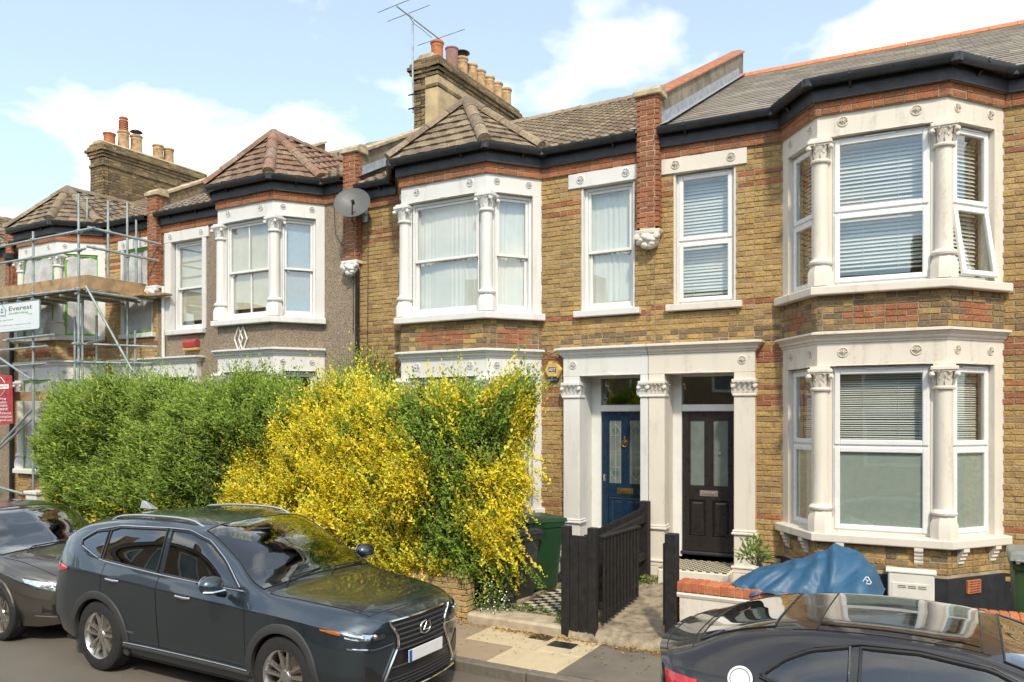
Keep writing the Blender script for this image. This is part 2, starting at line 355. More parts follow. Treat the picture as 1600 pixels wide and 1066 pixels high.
def brick_mesh(pk, i, v):
    k = (pk, i, v)
    if k not in BRICK_ME:
        m = MB(); m.add(*BV[v], col=PAL[pk][i]); me = bpy.data.meshes.new('brick'); me.from_pydata(m.v, [], m.f)
        a = me.color_attributes.new('Col', 'FLOAT_COLOR', 'CORNER'); a.data.foreach_set('color', np.tile(np.array((*PAL[pk][i], 1), np.float32), len(me.loops))); me.materials.append(M['brick']); BRICK_ME[k] = me
    return BRICK_ME[k]
class Bricks:
    "collects the bricks of one wall; the ones that show largest become objects, the rest one mesh"
    def __init__(s, sgn=1): s.b = []; s.sgn = sgn; s.back = MB(sgn)
    def wall(s, a, b, z0, z1, rule, holes=(), zoff=0, proud=.008, ch=.07, seed=0, back=True, bl=.21, thick=.1):
        "face from plan point a to b (outwards to the right of travel), bricks in Flemish bond"
        ax, ay = a; L = math.hypot(b[0]-ax, b[1]-ay); tx, ty = (b[0]-ax)/L, (b[1]-ay)/L; nx, ny = ty, -tx
        if back:
            T = sorted({0, L, *[h[0] for h in holes], *[h[1] for h in holes]}); Z = sorted({z0, z1, *[h[2] for h in holes], *[h[3] for h in holes]})
            T = [t for t in T if 0 <= t <= L]; Z = [z for z in Z if z0 <= z <= z1]
            for t0, t1 in zip(T, T[1:]):
                for q0, q1 in zip(Z, Z[1:]):
                    tm, zm = (t0+t1)/2, (q0+q1)/2
                    if any(h[0] < tm < h[1] and h[2] < zm < h[3] for h in holes) or t1-t0 < 1e-4 or q1-q0 < 1e-4: continue
                    P = [(ax+tx*t, ay+ty*t) for t in (t0, t1)]
                    s.back.prism([P[0], P[1], (P[1][0]-nx*thick, P[1][1]-ny*thick), (P[0][0]-nx*thick, P[0][1]-ny*thick)], q0, q1)
        k0 = math.ceil((z0-zoff)/ch-.4); rr = random.Random(seed+int(ax*100))
        k = k0
        while True:
            zb = zoff+k*ch+.005; zt = zb+ch-.010
            if zb > z1-.02: break
            zb_, zt_ = max(zb, z0+.002), min(zt, z1-.002); k += 1
            if zt_-zb_ < .02: continue
            iv = [(0, L)]
            for h in holes:
                if h[2] < zt_-.01 and h[3] > zb_+.01:
                    nv = []
                    for p, q in iv:
                        if h[1] <= p or h[0] >= q: nv.append((p, q)); continue
                        if h[0] > p: nv.append((p, h[0]))
                        if h[1] < q: nv.append((h[1], q))
                    iv = nv
            pk = rule(zb+ch/2, k)
            t = -(.05 if k % 2 else .15); hd = k % 2; seq = 0
            while t < L:
                w = .1025 if (seq+hd) % 2 else bl; seq += 1
                for p, q in iv:
                    u0, u1 = max(t, p), min(t+w, q)
                    if u1-u0 > .025:
                        um = (u0+u1)/2; p_ = pk(um) if callable(pk) else pk
                        s.b.append(((ax+tx*um, ay+ty*um, (zb_+zt_)/2), (tx, ty), (nx, ny), u1-u0, zt_-zb_, p_, rr.randrange(len(PAL[p_])), rr.randrange(12), proud+rr.uniform(-.004, .006)))
                t += w+.010
    def finish(s, root, wall_obj, limit=300, hidden=None):
        sc = []; Mx = root.matrix_basis
        for i, b in enumerate(s.b):
            w = Mx@Vector((b[0][0]*s.sgn, b[0][1], b[0][2])); px, py, f = proj(*w)
            vis = f > 0 and -5 < px < 1605 and -5 < py < 1070 and not (hidden and hidden(px, py, w))
            n = Mx.to_3x3()@Vector((b[2][0]*s.sgn, b[2][1], 0)); facing = n.dot(Vector((0, 0, 2.67))-w) > 0
            sc.append((-(b[3]*b[4])/max(f, .1)**2 if vis and facing else 1, i))
        sc.sort(); objs = {i for v, i in sc[:limit] if v < 0}; rest = MB(s.sgn)
        for i, (c, t, n, ln, h, pk, ci, v, pr) in enumerate(s.b):
            dep = .03; cx, cy = c[0]+n[0]*(pr-dep/2), c[1]+n[1]*(pr-dep/2)
            if i in objs:
                o = bpy.data.objects.new('brick', brick_mesh(pk, ci, v)); COL.objects.link(o); o.parent = wall_obj
                tx, ty = t[0]*s.sgn, t[1]
                # local +X along the wall, local -Y outwards
                nx, ny = n[0]*s.sgn, n[1]; ang = math.atan2(nx, -ny)
                o.location = (cx*s.sgn, cy, c[2]); o.rotation_euler = (0, 0, ang); o.scale = (ln, dep, h)
            else:
                vs, fs = BV[v]; ang = math.atan2(n[0], -n[1]); ca, sa = math.cos(ang), math.sin(ang)
                rest.add([(cx+x*ln*ca-y*dep*sa, cy+x*ln*sa+y*dep*ca, c[2]+z*h) for x, y, z in vs], fs, PAL[pk][ci])
        if rest.v: rest.build('brickwork', M['brick'], wall_obj, kind='stuff')
# ---- roof coverings
def clip(poly, a, b, c):
    "keep a*x+b*y<=c"
    out = []
    for (p, q) in zip(poly, poly[1:]+poly[:1]):
        dp, dq = a*p[0]+b*p[1]-c, a*q[0]+b*q[1]-c
        if dp <= 0: out.append(p)
        if dp*dq < 0: t = dp/(dp-dq); out.append((p[0]+(q[0]-p[0])*t, p[1]+(q[1]-p[1])*t))
    return out
class Tiles:
    def __init__(s, mat, sgn=1): s.t = []; s.mat = mat; s.sgn = sgn
    def face(s, poly, gauge, width, thick, cols, roll=0, seed=0, rag=.012, stagger=.5, ex=None):
        "poly: convex 3-D polygon whose first edge is the eave; tiles laid in courses up the slope"
        rr = random.Random(seed); P = [Vector(p) for p in poly]; o = P[0]; n = (P[1]-P[0]).cross(P[2]-P[0]).normalized(); ex = Vector(ex) if ex else (P[1]-P[0]).normalized()
        if n.z < 0: n = -n
        ey = n.cross(ex)
        if ey.z < 0: ey = -ey
        uv = [((p-o).dot(ex), (p-o).dot(ey)) for p in P]
        if sum(a[0]*b[1]-b[0]*a[1] for a, b in zip(uv, uv[1:]+uv[:1])) < 0: uv = uv[::-1]
        u0, u1 = min(p[0] for p in uv), max(p[0] for p in uv); v1 = max(p[1] for p in uv)
        strips = [(0, .38, 0, 0), (.38, .55, 0, roll), (.55, .8, roll, roll), (.8, 1, roll, 0)] if roll else [(0, 1, 0, 0)]
        for r in range(int(v1/gauge)+1):
            x = u0-width*((r*stagger) % 1)-width
            while x < u1:
                lo = r*gauge-rr.uniform(0, rag); hi = (r+1)*gauge+.04; m = MB(s.sgn); c = rr.choice(cols); k = rr.uniform(.82, 1.18); c = tuple(q*k for q in c); lift = rr.uniform(0, .004); area = 0
                for a, b, h0, h1 in strips:
                    xa, xb = x+a*width+(.003 if a == 0 else 0), x+b*width-(.003 if b == 1 else 0)
                    q = [(xa, lo), (xb, lo), (xb, hi), (xa, hi)]
                    for i in range(len(uv)):
                        (ax_, ay_), (bx_, by_) = uv[i], uv[(i+1) % len(uv)]; nx_, ny_ = by_-ay_, -(bx_-ax_); l = math.hypot(nx_, ny_)
                        if l < 1e-6 or abs(ny_)/l > .99 and max(ay_, by_) < .01: continue
                        q = clip(q, nx_/l, ny_/l, (nx_*ax_+ny_*ay_)/l+.004)
                        if len(q) < 3: break
                    if len(q) < 3: continue
                    ar = abs(sum(p_[0]*q_[1]-q_[0]*p_[1] for p_, q_ in zip(q, q[1:]+q[:1])))/2
                    if ar < .0006: continue
                    area += ar; top = []; bot = []
                    for (uu, vv) in q:
                        f = (hi-vv)/(hi-lo); hh = thick*(.15+1.0*f)+lift*f+h0+(h1-h0)*(uu-xa)/(xb-xa); top.append(o+ex*uu+ey*vv+n*hh); bot.append(o+ex*uu+ey*vv-n*.004)
                    nq = len(q); m.add(top+bot, [list(range(nq))]+[[nq+i, nq+(i+1) % nq, (i+1) % nq, i] for i in range(nq)], c)
                if m.v: s.t.append((m, sum((Vector(v) for v in m.v), Vector())/len(m.v), area))
                x += width
    def finish(s, root, roof, name, limit=300, hidden=None):
        sc = []; Mx = root.matrix_basis
        for i, (m, c, a) in enumerate(s.t):
            w = Mx@Vector((c.x*s.sgn, c.y, c.z)); px, py, f = proj(*w); vis = f > 0 and -5 < px < 1605 and -5 < py < 1070 and not (hidden and hidden(px, py, w))
            sc.append((-a/max(f, .1)**2 if vis else 1, i))
        sc.sort(); objs = {i for v, i in sc[:limit] if v < 0}; rest = MB(s.sgn)
        for i, (m, c, a) in enumerate(s.t):
            if i in objs: m.build(name, s.mat, roof)
            else:
                b = len(rest.v); rest.v += m.v; rest.f += [[b+j for j in f] for f in m.f]; rest.c += m.c
        if rest.v: rest.build(name+'_courses', s.mat, roof, kind='stuff')
# ---- ornaments
def rosette(mb, o, t, n, z, r=.062):
    "sunk four-petal flower cut in a painted lintel"
    T = Vector((*t, 0)); N = Vector((*n, 0)); Z = Vector((0, 0, 1)); c = Vector((*o, z)); k = 16
    P = lambda a, rad, d: c+T*math.cos(a)*rad+Z*math.sin(a)*rad+N*d
    vs = []; 
    for rad, d in ((r, -.001), (r*.97, .011), (r*.84, .012), (r*.78, .002)): vs += [P(2*math.pi*i/k, rad, d) for i in range(k)]
    mb.add(vs, [[q*k+i, q*k+(i+1) % k, (q+1)*k+(i+1) % k, (q+1)*k+i] for q in range(3) for i in range(k)])
    for j in range(8):
        a = math.pi/4*j; w = .17 if j % 2 == 0 else .1; rl = r*(1.02 if j % 2 == 0 else .7)
        mb.add([P(a, .004, .020), P(a-w, rl*.6, .006), P(a, rl, .002), P(a+w, rl*.6, .006), P(a, rl*.6, .024)], [(0, 1, 4), (1, 2, 4), (2, 3, 4), (3, 0, 4)])
    vs = [P(2*math.pi*i/8, r*.2, .012) for i in range(8)]+[c+N*.034]
    mb.add(vs, [[i, (i+1) % 8, 8] for i in range(8)])
def capital(mb, c, r, z0, z1, sq=False, hw=None):
    "leafy capital: bell, two rings of curling leaves and corner scrolls under a square slab"
    h = z1-z0; cx, cy = c; hwx = hw or r*1.32; prng = random.Random(int(cx*1000))
    if sq: mb.cbox(cx-hwx*.86, cx+hwx*.86, cy-r*.86, cy+r*.86, z0+.02, z1-.04, .01)
    else: mb.lathe([(r*.92, z0), (r*.95, z0+h*.4), (r*1.15, z0+h*.75), (r*1.25, z1-.04)], (cx, cy, 0), 14)
    mb.lathe([(r*1.0, z0-.02), (r*1.16, z0-.012), (r*1.2, z0+.005), (r*1.12, z0+.022), (r*.9, z0+.026)], (cx, cy, 0), 18) if not sq else mb.cbox(cx-hwx*1.02, cx+hwx*1.02, cy-r*1.02, cy+r*1.02, z0-.015, z0+.022, .01)
    mb.cbox(cx-hwx*1.06, cx+hwx*1.06, cy-r*1.34, cy+r*1.34, z1-.045, z1, .008)
    mb.cbox(cx-hwx*.98, cx+hwx*.98, cy-r*1.2, cy+r*1.2, z1-.062, z1-.0455, .004)
    spots = []
    if sq:
        for sx_ in (-1, -.5, 0, .5, 1): spots.append((cx+sx_*hwx*.9, cy-r*.9, -math.pi/2))
        for sy_ in (-.4, .4):
            for q in (-1, 1): spots.append((cx+q*hwx*.92, cy+sy_*r, 0 if q > 0 else math.pi))
    else: spots = [(cx+r*1.0*math.cos(a), cy+r*1.0*math.sin(a), a) for a in [2*math.pi*(i+.5)/8 for i in range(8)]]
    for i, (x, y, a) in enumerate(spots):
        ca, sa = math.cos(a), math.sin(a)
        for lv in (0, 1):
            if (i+lv) % 2 and not sq: zz = z0+h*(.1+.3*lv)
            else: zz = z0+h*(.06+.38*lv)
            w = r*(.34+prng.uniform(-.05, .08)); out = r*(.12+.12*lv); hh = h*(.44-.06*lv)
            pts = []
            for q, (d, up, ww) in enumerate(((0, 0, .7), (.55, .45, 1), (1.1, .8, .95), (1.9, .92, .6), (1.7, .7, .2))):
                for e in (-1, 0, 1):
                    bul = (.35 if e == 0 else 0)*out
                    pts.append((x+ca*(d*out+bul)-sa*e*w*ww, y+sa*(d*out+bul)+ca*e*w*ww, zz+up*hh))
            mb.add(pts, [[q*3+e, q*3+e+1, q*3+e+4, q*3+e+3] for q in range(4) for e in (0, 1)])
    for qx in (-1, 1):
        for qy in ((-1,) if sq else (-1, 1)): mb.lathe([(.002, -.03), (r*.2, -.028), (r*.3, -.01), (r*.3, .01), (r*.2, .028), (.002, .03)], (cx+qx*hwx*.95, cy+qy*r*1.12, z1-.09), 8, axis=(qx*.7, qy*.7, 0) if not sq else (0, 1, 0))
def column(mb, c, r, z0, z1):
    "octagonal foot, ring, plain shaft"
    cx, cy = c
    mb.lathe([(r*1.62, z0), (r*1.62, z0+.16), (r*1.22, z0+.245), (r*1.2, z0+.25)], (cx, cy, 0), 8)
    mb.lathe([(r*1.2, z0+.25), (r*1.42, z0+.262), (r*1.48, z0+.285), (r*1.3, z0+.31), (r*1.06, z0+.325), (r, z0+.36), (r*.97, (z0+z1)/2), (r*.93, z1)], (cx, cy, 0), 24)
# ------------------------------------------------------------------ the terrace
def off_path(path, o):
    m = len(path); nn = []
    for (x0, y0), (x1, y1) in zip(path, path[1:]): l = math.hypot(x1-x0, y1-y0); nn.append(((y1-y0)/l, -(x1-x0)/l))
    out = []
    for i, (x, y) in enumerate(path):
        a = nn[max(i-1, 0)]; b = nn[min(i, m-2)]; k = 1+a[0]*b[0]+a[1]*b[1]; out.append((x+o*(a[0]+b[0])/k, y+o*(a[1]+b[1])/k))
    return out
def face_matrix(a, b):
    L = math.hypot(b[0]-a[0], b[1]-a[1]); tx, ty = (b[0]-a[0])/L, (b[1]-a[1])/L
    return Matrix(((tx, -ty, 0, a[0]), (ty, tx, 0, a[1]), (0, 0, 1, 0), (0, 0, 0, 1))), L
def frame_rect(m, x0, x1, z0, z1, w, y0, y1, b=.005, wb=None):
    wb = wb or w
    m.cbox(x0, x0+w, y0, y1, z0, z1, b); m.cbox(x1-w, x1, y0, y1, z0, z1, b)
    m.cbox(x0+w-.001, x1-w+.001, y0+.001, y1-.001, z1-w, z1, b); m.cbox(x0+w-.001, x1-w+.001, y0+.001, y1-.001, z0, z0+wb, b)
def window(root, sgn, Mx, x0, x1, z0, z1, mid, style, open_low=False):
    """one window set in a face: local x along the face, y inwards. Parts: frame with panes, blind slats, curtains"""
    def mk(): return MB(sgn)
    w = empty('window', parent=root); fm = M['timber_white'] if style in ('sash', 'sash2', 'taped') else M['upvc']
    d0 = .075
    def add(m, name, mat, **k): m.xf(Mx); return m.build(name, mat, w, **k)
    if style in ('sash', 'sash2', 'taped'):
        m = mk(); frame_rect(m, x0, x1, z0, z1, .045, d0, d0+.13)
        add(m, 'frame', fm)
        a0, a1 = x0+.045, x1-.045
        m = mk(); frame_rect(m, a0+.002, a1-.002, mid-.02, z1-.047, .042, d0+.02, d0+.06)
        if style == 'sash2': xm = (a0+a1)/2; m.box(xm-.011, xm+.011, d0+.025, d0+.055, mid, z1-.06)
        add(m, 'top_sash', fm)
        m = mk(); frame_rect(m, a0+.002, a1-.002, z0+.047, mid+.025, .042, d0+.066, d0+.106, wb=.07)
        m.cbox(a0+.05, a0+.09, d0+.055, d0+.07, mid-.06, mid-.02, .005)
        if style == 'sash2': m.box(xm-.011, xm+.011, d0+.07, d0+.1, z0+.1, mid)
        add(m, 'bottom_sash', fm)
        for (q0, q1, yy) in ((mid, z1-.08, d0+.04), (z0+.1, mid, d0+.086)):
            m = mk(); m.box(a0+.03, a1-.03, yy, yy+.004, q0, q1); add(m, 'pane', M['glass'])
    else:
        m = mk(); frame_rect(m, x0, x1, z0, z1, .05, d0, d0+.07, .008); m.cbox(x0+.049, x1-.049, d0+.002, d0+.068, mid-.03, mid+.03, .006); add(m, 'frame', fm)
        for q, (q0, q1) in enumerate(((mid+.012, z1-.03), (z0+.03, mid-.012))):
            m = mk(); frame_rect(m, x0+.03, x1-.03, q0, q1, .062, d0-.018, d0+.03, .01)
            p = mk(); p.box(x0+.085, x1-.085, d0+.004, d0+.008, q0+.055, q1-.055)
            if open_low and q == 1:
                T = Matrix.Translation((0, d0, q1))@Matrix.Rotation(R(-9), 4, 'X')@Matrix.Translation((0, -d0, -q1))
                m.xf(T); p.xf(T)
            add(m, 'casement', fm); add(p, 'pane', M['glass'])
        if x1-x0 > .6: m = mk(); xm = (x0+x1)/2; m.cbox(xm-.16, xm+.16, d0-.03, d0-.002, z1-.037, z1-.02, .004); add(m, 'trickle_vent', fm)
    return w, add, mk
def slats(add, mk, x0, x1, z0, z1, y, pitch, tilt, depth, mat='slat'):
    n = int((z1-z0)/pitch)
    for k in range(n):
        z = z1-.03-k*pitch+random.uniform(-.003, .003); tl_ = random.uniform(-.004, .004); tilt_ = tilt+random.uniform(-.1, .1); c, s_ = math.cos(tilt_)*depth/2, math.sin(tilt_)*depth/2; m = mk(); e = .0015
        m.add([(x0, y-c, z-s_-e), (x1, y-c, z-s_-e+tl_), (x1, y, z+e+tl_), (x0, y, z+e), (x1, y+c, z+s_-e+tl_), (x0, y+c, z+s_-e)], [(0, 1, 2, 3), (3, 2, 4, 5)]); add(m, 'slat', M[mat])
    m = mk(); m.box(x0, x1, y-.02, y+.02, z1-.02, z1+.02); m.box(x0, x1, y-.012, y+.012, z1-.035-n*pitch-.02, z1-.035-n*pitch)
    for q in ((.2, .8) if x1-x0 < .7 else (.3, .7)): xx = x0+(x1-x0)*q; m.box(xx-.002, xx+.002, y-.018, y-.015, z1-.03-n*pitch, z1)
    add(m, 'blind_rail', M[mat])
def curtain(add, mk, x0, x1, z0, z1, y, seed, mat='curtain', amp=.018):
    r = random.Random(seed); n = max(8, int((x1-x0)/.011)); ph = r.uniform(0, 6); top = []; bot = []; x = x0
    for i in range(n+1):
        x = x0+(x1-x0)*i/n; d = amp*(.55*math.sin(x*51+3.4*math.sin(x*7.3+ph)+ph)+.45*math.sin(x*97+2.6*math.sin(x*5.1-ph)))*(.5+.5*math.sin(x*8.7+ph*2))+.02*math.sin(x*4.3+ph); top.append((x, y+d*.6, z1)); bot.append((x+.004*math.sin(x*30), y+d, z0))
    m = mk(); m.add(bot+top, [[i, i+1, n+2+i, n+1+i] for i in range(n)]); add(m, 'curtain', M[mat], smooth=True)
def dress(win, x0, x1, z0, z1, mid, look, seed=0):
    w, add, mk = win
    if look == 'blinds': slats(add, mk, x0+.05, x1-.05, z0+.2, z1-.06, .24, .045, .85, .05)
    elif look == 'blinds_closed': slats(add, mk, x0+.05, x1-.05, z0+.05, z1-.06, .24, .045, 1.05, .05)
    elif look == 'blinds_tilt': slats(add, mk, x0+.05, x1-.05, z0+.12, z1-.06, .22, .045, .9, .05)
    elif look == 'half_frost':
        slats(add, mk, x0+.05, x1-.05, mid, z1-.06, .2, .026, .7, .026); m = mk(); m.box(x0+.07, x1-.07, .098, .103, z0+.08, mid-.06); add(m, 'frosted_film', M['frost'])
    elif look == 'nets': curtain(add, mk, x0+.03, x1-.03, z0+.03, z1-.03, .215, seed)
    elif look == 'roller': m = mk(); m.box(x0+.04, x1-.04, .2, .203, z0+(z1-z0)*.12, z1-.04); m.tube((x0+.04, .2, z1-.05), (x1-.04, .2, z1-.05), .025, 10); m.tube((x0+.05, .2, z0+(z1-z0)*.12), (x1-.05, .2, z0+(z1-z0)*.12), .01, 6); add(m, 'roller_blind', M['roller'])
    elif look == 'frost_blue': m = mk(); m.box(x0+.07, x1-.07, .19, .195, z0+.06, z1-.06); add(m, 'frosted_film', M['frost_blue'])
    elif look == 'taped':
        r = random.Random(seed); n, k = 9, 9; vs = []
        for j in range(k+1):
            for i in range(n+1): vs.append((x0+.02+(x1-x0-.04)*i/n, .045+r.uniform(-.012, .012)+.02*math.sin(i*1.3+j*.9), z0+.03+(z1-z0-.06)*j/k))
        m = mk(); m.add(vs, [[j*(n+1)+i, j*(n+1)+i+1, (j+1)*(n+1)+i+1, (j+1)*(n+1)+i] for j in range(k) for i in range(n)]); add(m, 'plastic_sheet', M['sheet'], smooth=True)
        for a in ('l', 'r', 't', 'b'):
            m = mk(); q = .045
            vs = {'l': [(x0, z0), (x0+q, z0), (x0+q*.7, z1), (x0, z1)], 'r': [(x1-q, z0), (x1, z0), (x1, z1), (x1-q*.6, z1)], 't': [(x0+q, z1-.05), (x1-q, z1-.035), (x1-q, z1), (x0+q, z1)], 'b': [(x0+q, z0), (x1-q, z0), (x1-q, z0+.035), (x0+q, z0+.05)]}[a]
            m.extr([(x, .018, z) for x, z in vs], (0, .003, 0)); add(m, 'masking_tape', M['tape'])
CORN = lambda z: [(-.2, z-.135), (.0, z-.135), (.015, z-.125), (.015, z-.11), (.04, z-.095), (.045, z-.08), (.045, z-.07), (.075, z-.045), (.085, z-.03), (.105, z-.028), (.105, z-.004), (.03, z+.012), (-.2, z+.012)]
GUT = lambda z: [(.115, z+.05), (.125, z+.05), (.13, z+.01), (.15, z-.03), (.18, z-.04), (.21, z-.03), (.23, z+.01), (.235, z+.055), (.225, z+.055), (.22, z+.012), (.205, z-.02), (.18, z-.03), (.155, z-.02), (.14, z+.012)]
def arc_tile(m, p0, p1, r, thick=.018, n=7, up=None, flare=1.12, col=None):
    "half-round ridge or hip tile lying over an edge, socketed wider at the lower end"
    p0, p1 = Vector(p0), Vector(p1); d = (p1-p0).normalized(); side = d.cross(Vector((0, 0, 1))).normalized(); u = side.cross(d); vs = []
    for p, q in ((p0, r*flare), (p0, (r-thick)*flare), (p1, r-thick), (p1, r)):
        for i in range(n+1): a = math.pi*(.02+.96*i/n); vs.append(p+side*math.cos(a)*q+u*(math.sin(a)*q-.02))
    k = n+1; fs = []
    for a, b in ((0, 3), (1, 2), (0, 1), (2, 3)):
        for i in range(n): f = [a*k+i, a*k+i+1, b*k+i+1, b*k+i]; fs.append(f if (a, b) != (0, 3) else f[::-1])
    m.add(vs, fs, col)
def run_tiles(root, sgn, p0, p1, r, ln, mat, name, col=None, n=7, cap=False):
    p0, p1 = Vector(p0), Vector(p1); L = (p1-p0).length; k = max(1, round(L/ln)); rr = random.Random(int(L*997))
    for i in range(k):
        a = p0.lerp(p1, i/k); b = p0.lerp(p1, min(1, (i+1.06)/k)); m = MB(sgn); c = rr.choice(col) if col else None; j = rr.uniform(-.006, .006); arc_tile(m, a+Vector((j, 0, j)), b, r, n=n, col=c)
        if cap and i == 0: d = (p1-p0).normalized(); m.tube(a+d*.012-Vector((0, 0, .03)), a+d*.03-Vector((0, 0, .03)), r*.9, 10, col=c)
        m.build(name, mat, root, smooth=50)
TILE_BROWN = [(.19, .135, .085), (.22, .16, .10), (.165, .12, .08), (.25, .185, .12)]
TILE_RED = [(.205, .105, .068), (.23, .122, .078), (.18, .095, .064), (.22, .14, .098)]
SLATE = [(.26, .225, .185), (.29, .25, .20), (.23, .20, .165), (.31, .27, .22)]
M['mortar_pale'] = mortar('pale_mortar', (.46, .39, .29), (.60, .52, .40)); M['coping'] = plain('weathered_coping_tile', (.33, .13, .065), .85, var=.3, scale=9, bump=.3); M['mortar_soot'] = mortar('sooty_mortar', (.17, .14, .10), (.30, .25, .17))
M['roller'] = plain('cream_roller_blind', (.70, .63, .50), .8, var=.06)
M['brick_side'] = plain('sooty_brick_side', (.22, .16, .09), .9, var=.5, scale=12, bump=.6)
HOUSES = {}
def build_house(c):
    sgn, dz, W = c['sgn'], c['dz'], c['W']; root = empty('terraced_house', (c['x'], 10.4, 0), R(c.get('rot', 0))); tag(root, c['label'], 'house', 'terraced houses in the row'); HOUSES[c['id']] = root
    pm = M[c['paint']]; mk = lambda: MB(sgn); Z = lambda z: z+dz
    (w0, w1), (l0, l1), (b0, f0, f1, b1) = c['win'], c['lint'], c['bay']; bp = [(b0, 0), (f0, -.7), (f1, -.7), (b1, 0)]
    zs, zl, zt = Z(4.19), Z(5.93), Z(6.19)
    d = c['door']; dash_ = c['finish'] == 'dash'
    # --- main wall
    holes = [(w0, w1, zs-.11, Z(5.98)), (l0, l1, Z(5.98), Z(6.19)), (b0+.02, b1-.02, 0, 6.16+dz), (d[0]-.0, d[1], 0, Z(3.64)-.1)]
    rz = [Z(z) for z in c['red']]
    def rule(z, k):
        if any(abs(z-q) < .04 for q in rz): return 'R'
        if c['finish'] == 'clean': return 'C'
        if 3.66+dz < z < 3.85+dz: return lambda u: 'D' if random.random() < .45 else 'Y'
        return 'Y'
    B = Bricks(sgn)
    if not dash_: B.wall((0, 0), (W, 0), .2, zt, rule, holes, thick=.22, seed=c['id'])
    else: B.wall((0, 0), (W, 0), .2, zt, lambda z, k: 'Y', holes+[(-1, W+1, .2, zt)], back=False); 
    if dash_:
        b_ = Bricks(sgn); b_.wall((0, 0), (W, 0), .2, zt, lambda z, k: 'Y', holes, thick=.22); B.back.v, B.back.f, B.back.c = b_.back.v, b_.back.f, b_.back.c
        wall = B.back.build('wall', M['dash'], root); B.back = MB(sgn)
    # --- eaves: corbelled red courses round the bay
    eave = [(.15, 0), bp[0], bp[1], bp[2], bp[3], (W-.15, 0)]
    for z0, z1, o in ((zt, zt+.078, .03), (zt+.078, zt+.156, .03), (zt+.156, zt+.19, .06)):
        ep = off_path(eave, o)
        for p, q in zip(ep, ep[1:]): B.wall(p, q, z0, z1, lambda z, k: 'R', zoff=z0-.002, thick=.2+o, ch=.08)
    # bay spandrels
    for p, q in zip(bp, bp[1:]):
        L = math.hypot(q[0]-p[0], q[1]-p[1]); e = .16 if L < 1 else .2
        if not dash_:
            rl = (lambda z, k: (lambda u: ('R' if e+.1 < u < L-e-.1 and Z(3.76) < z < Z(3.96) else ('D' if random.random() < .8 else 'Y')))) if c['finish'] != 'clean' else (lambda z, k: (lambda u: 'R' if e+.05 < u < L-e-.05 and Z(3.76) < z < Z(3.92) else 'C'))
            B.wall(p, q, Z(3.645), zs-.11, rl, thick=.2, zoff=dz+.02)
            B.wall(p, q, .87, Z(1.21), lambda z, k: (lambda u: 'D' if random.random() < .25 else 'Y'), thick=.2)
    if dash_:
        for z0, z1 in ((Z(3.645), zs-.11), (.2, Z(1.21))): m = mk(); m.sweep(bp, [(0, z0), (0, z1), (-.2, z1), (-.2, z0)]); m.build('spandrel', M['dash'], root)
    if not dash_: wall = B.back.build('wall', M['mortar'], root)
    else: B.back.build('eaves_course', M['mortar'], root)
    B.finish(root, wall, c.get('nb', 300), c.get('hid'))
    plm = M['black_board' if c['id'] in (4,) else 'white' if c['id'] == 3 else 'render_grey']
    m = mk(); m.sweep(bp, [(.012, .1), (.012, .868), (0, .873), (-.2, .873), (-.2, .1)]); m.build('plinth', plm, root)
    for a, b in ((.0, d[0]), (d[1], b0), (b1, W)):
        if b-a > .05: m = mk(); m.box(a+.002, b-.002, -.012, .15, .1, .87); m.build('plinth', plm, root)
    # --- painted bay masonry
    for (zb, zo, ztop, tag_) in ((Z(1.31), Z(3.25), Z(3.51), 'low'), (zs, zl, zt, 'up')):
        m = mk(); m.sweep(bp, [(0, zo), (0, ztop), (-.22, ztop), (-.22, zo)]); lint = m.build('lintel', pm, root)
        m = mk(); ro = mk()
        for p, q in zip(bp, bp[1:]):
            L = math.hypot(q[0]-p[0], q[1]-p[1]); t = ((q[0]-p[0])/L, (q[1]-p[1])/L); n = (t[1], -t[0]); front = L > 1
            for e in ((.28, L-.3) if front else ((.22, L-.16) if p[1] == 0 else (.16, L-.22))):
                r1 = mk(); rosette(r1, (p[0]+t[0]*e, p[1]+t[1]*e), t, n, (zo+ztop)/2+.03, .06 if front else .052); r1.build('rosette', pm, lint)
            # little ogee point under the lintel and shoulder brackets
            mid_ = L/2; Mx, _ = face_matrix(p, q); k = mk(); k.extr([(mid_-.09, 0, zo), (mid_+.09, 0, zo), (mid_+.02, 0, zo+.014), (mid_, 0, zo+.045), (mid_-.02, 0, zo+.014)], (0, -.008, 0))
            k.cbox(.16 if not front else .22, L-(.16 if not front else .22), -.008, -.001, zo, zo+.012, .003); k.xf(Mx); k.build('moulding', pm, lint)
        for (p, q, which) in ((bp[0], bp[1], 0), (bp[3], bp[2], 1)):     # wall-side jambs
            L = math.hypot(q[0]-p[0], q[1]-p[1]); t = ((q[0]-p[0])/L, (q[1]-p[1])/L); n = (t[1], -t[0]) if which == 0 else (-t[1], t[0]); j = .15
            poly = [p, (p[0]+t[0]*j, p[1]+t[1]*j), (p[0]+t[0]*j-n[0]*.2, p[1]+t[1]*j-n[1]*.2), (p[0]-n[0]*.2, p[1]-n[1]*.2)]
            k = mk(); k.prism(poly, zb+.001, zo-.001); k.build('jamb', pm, root)
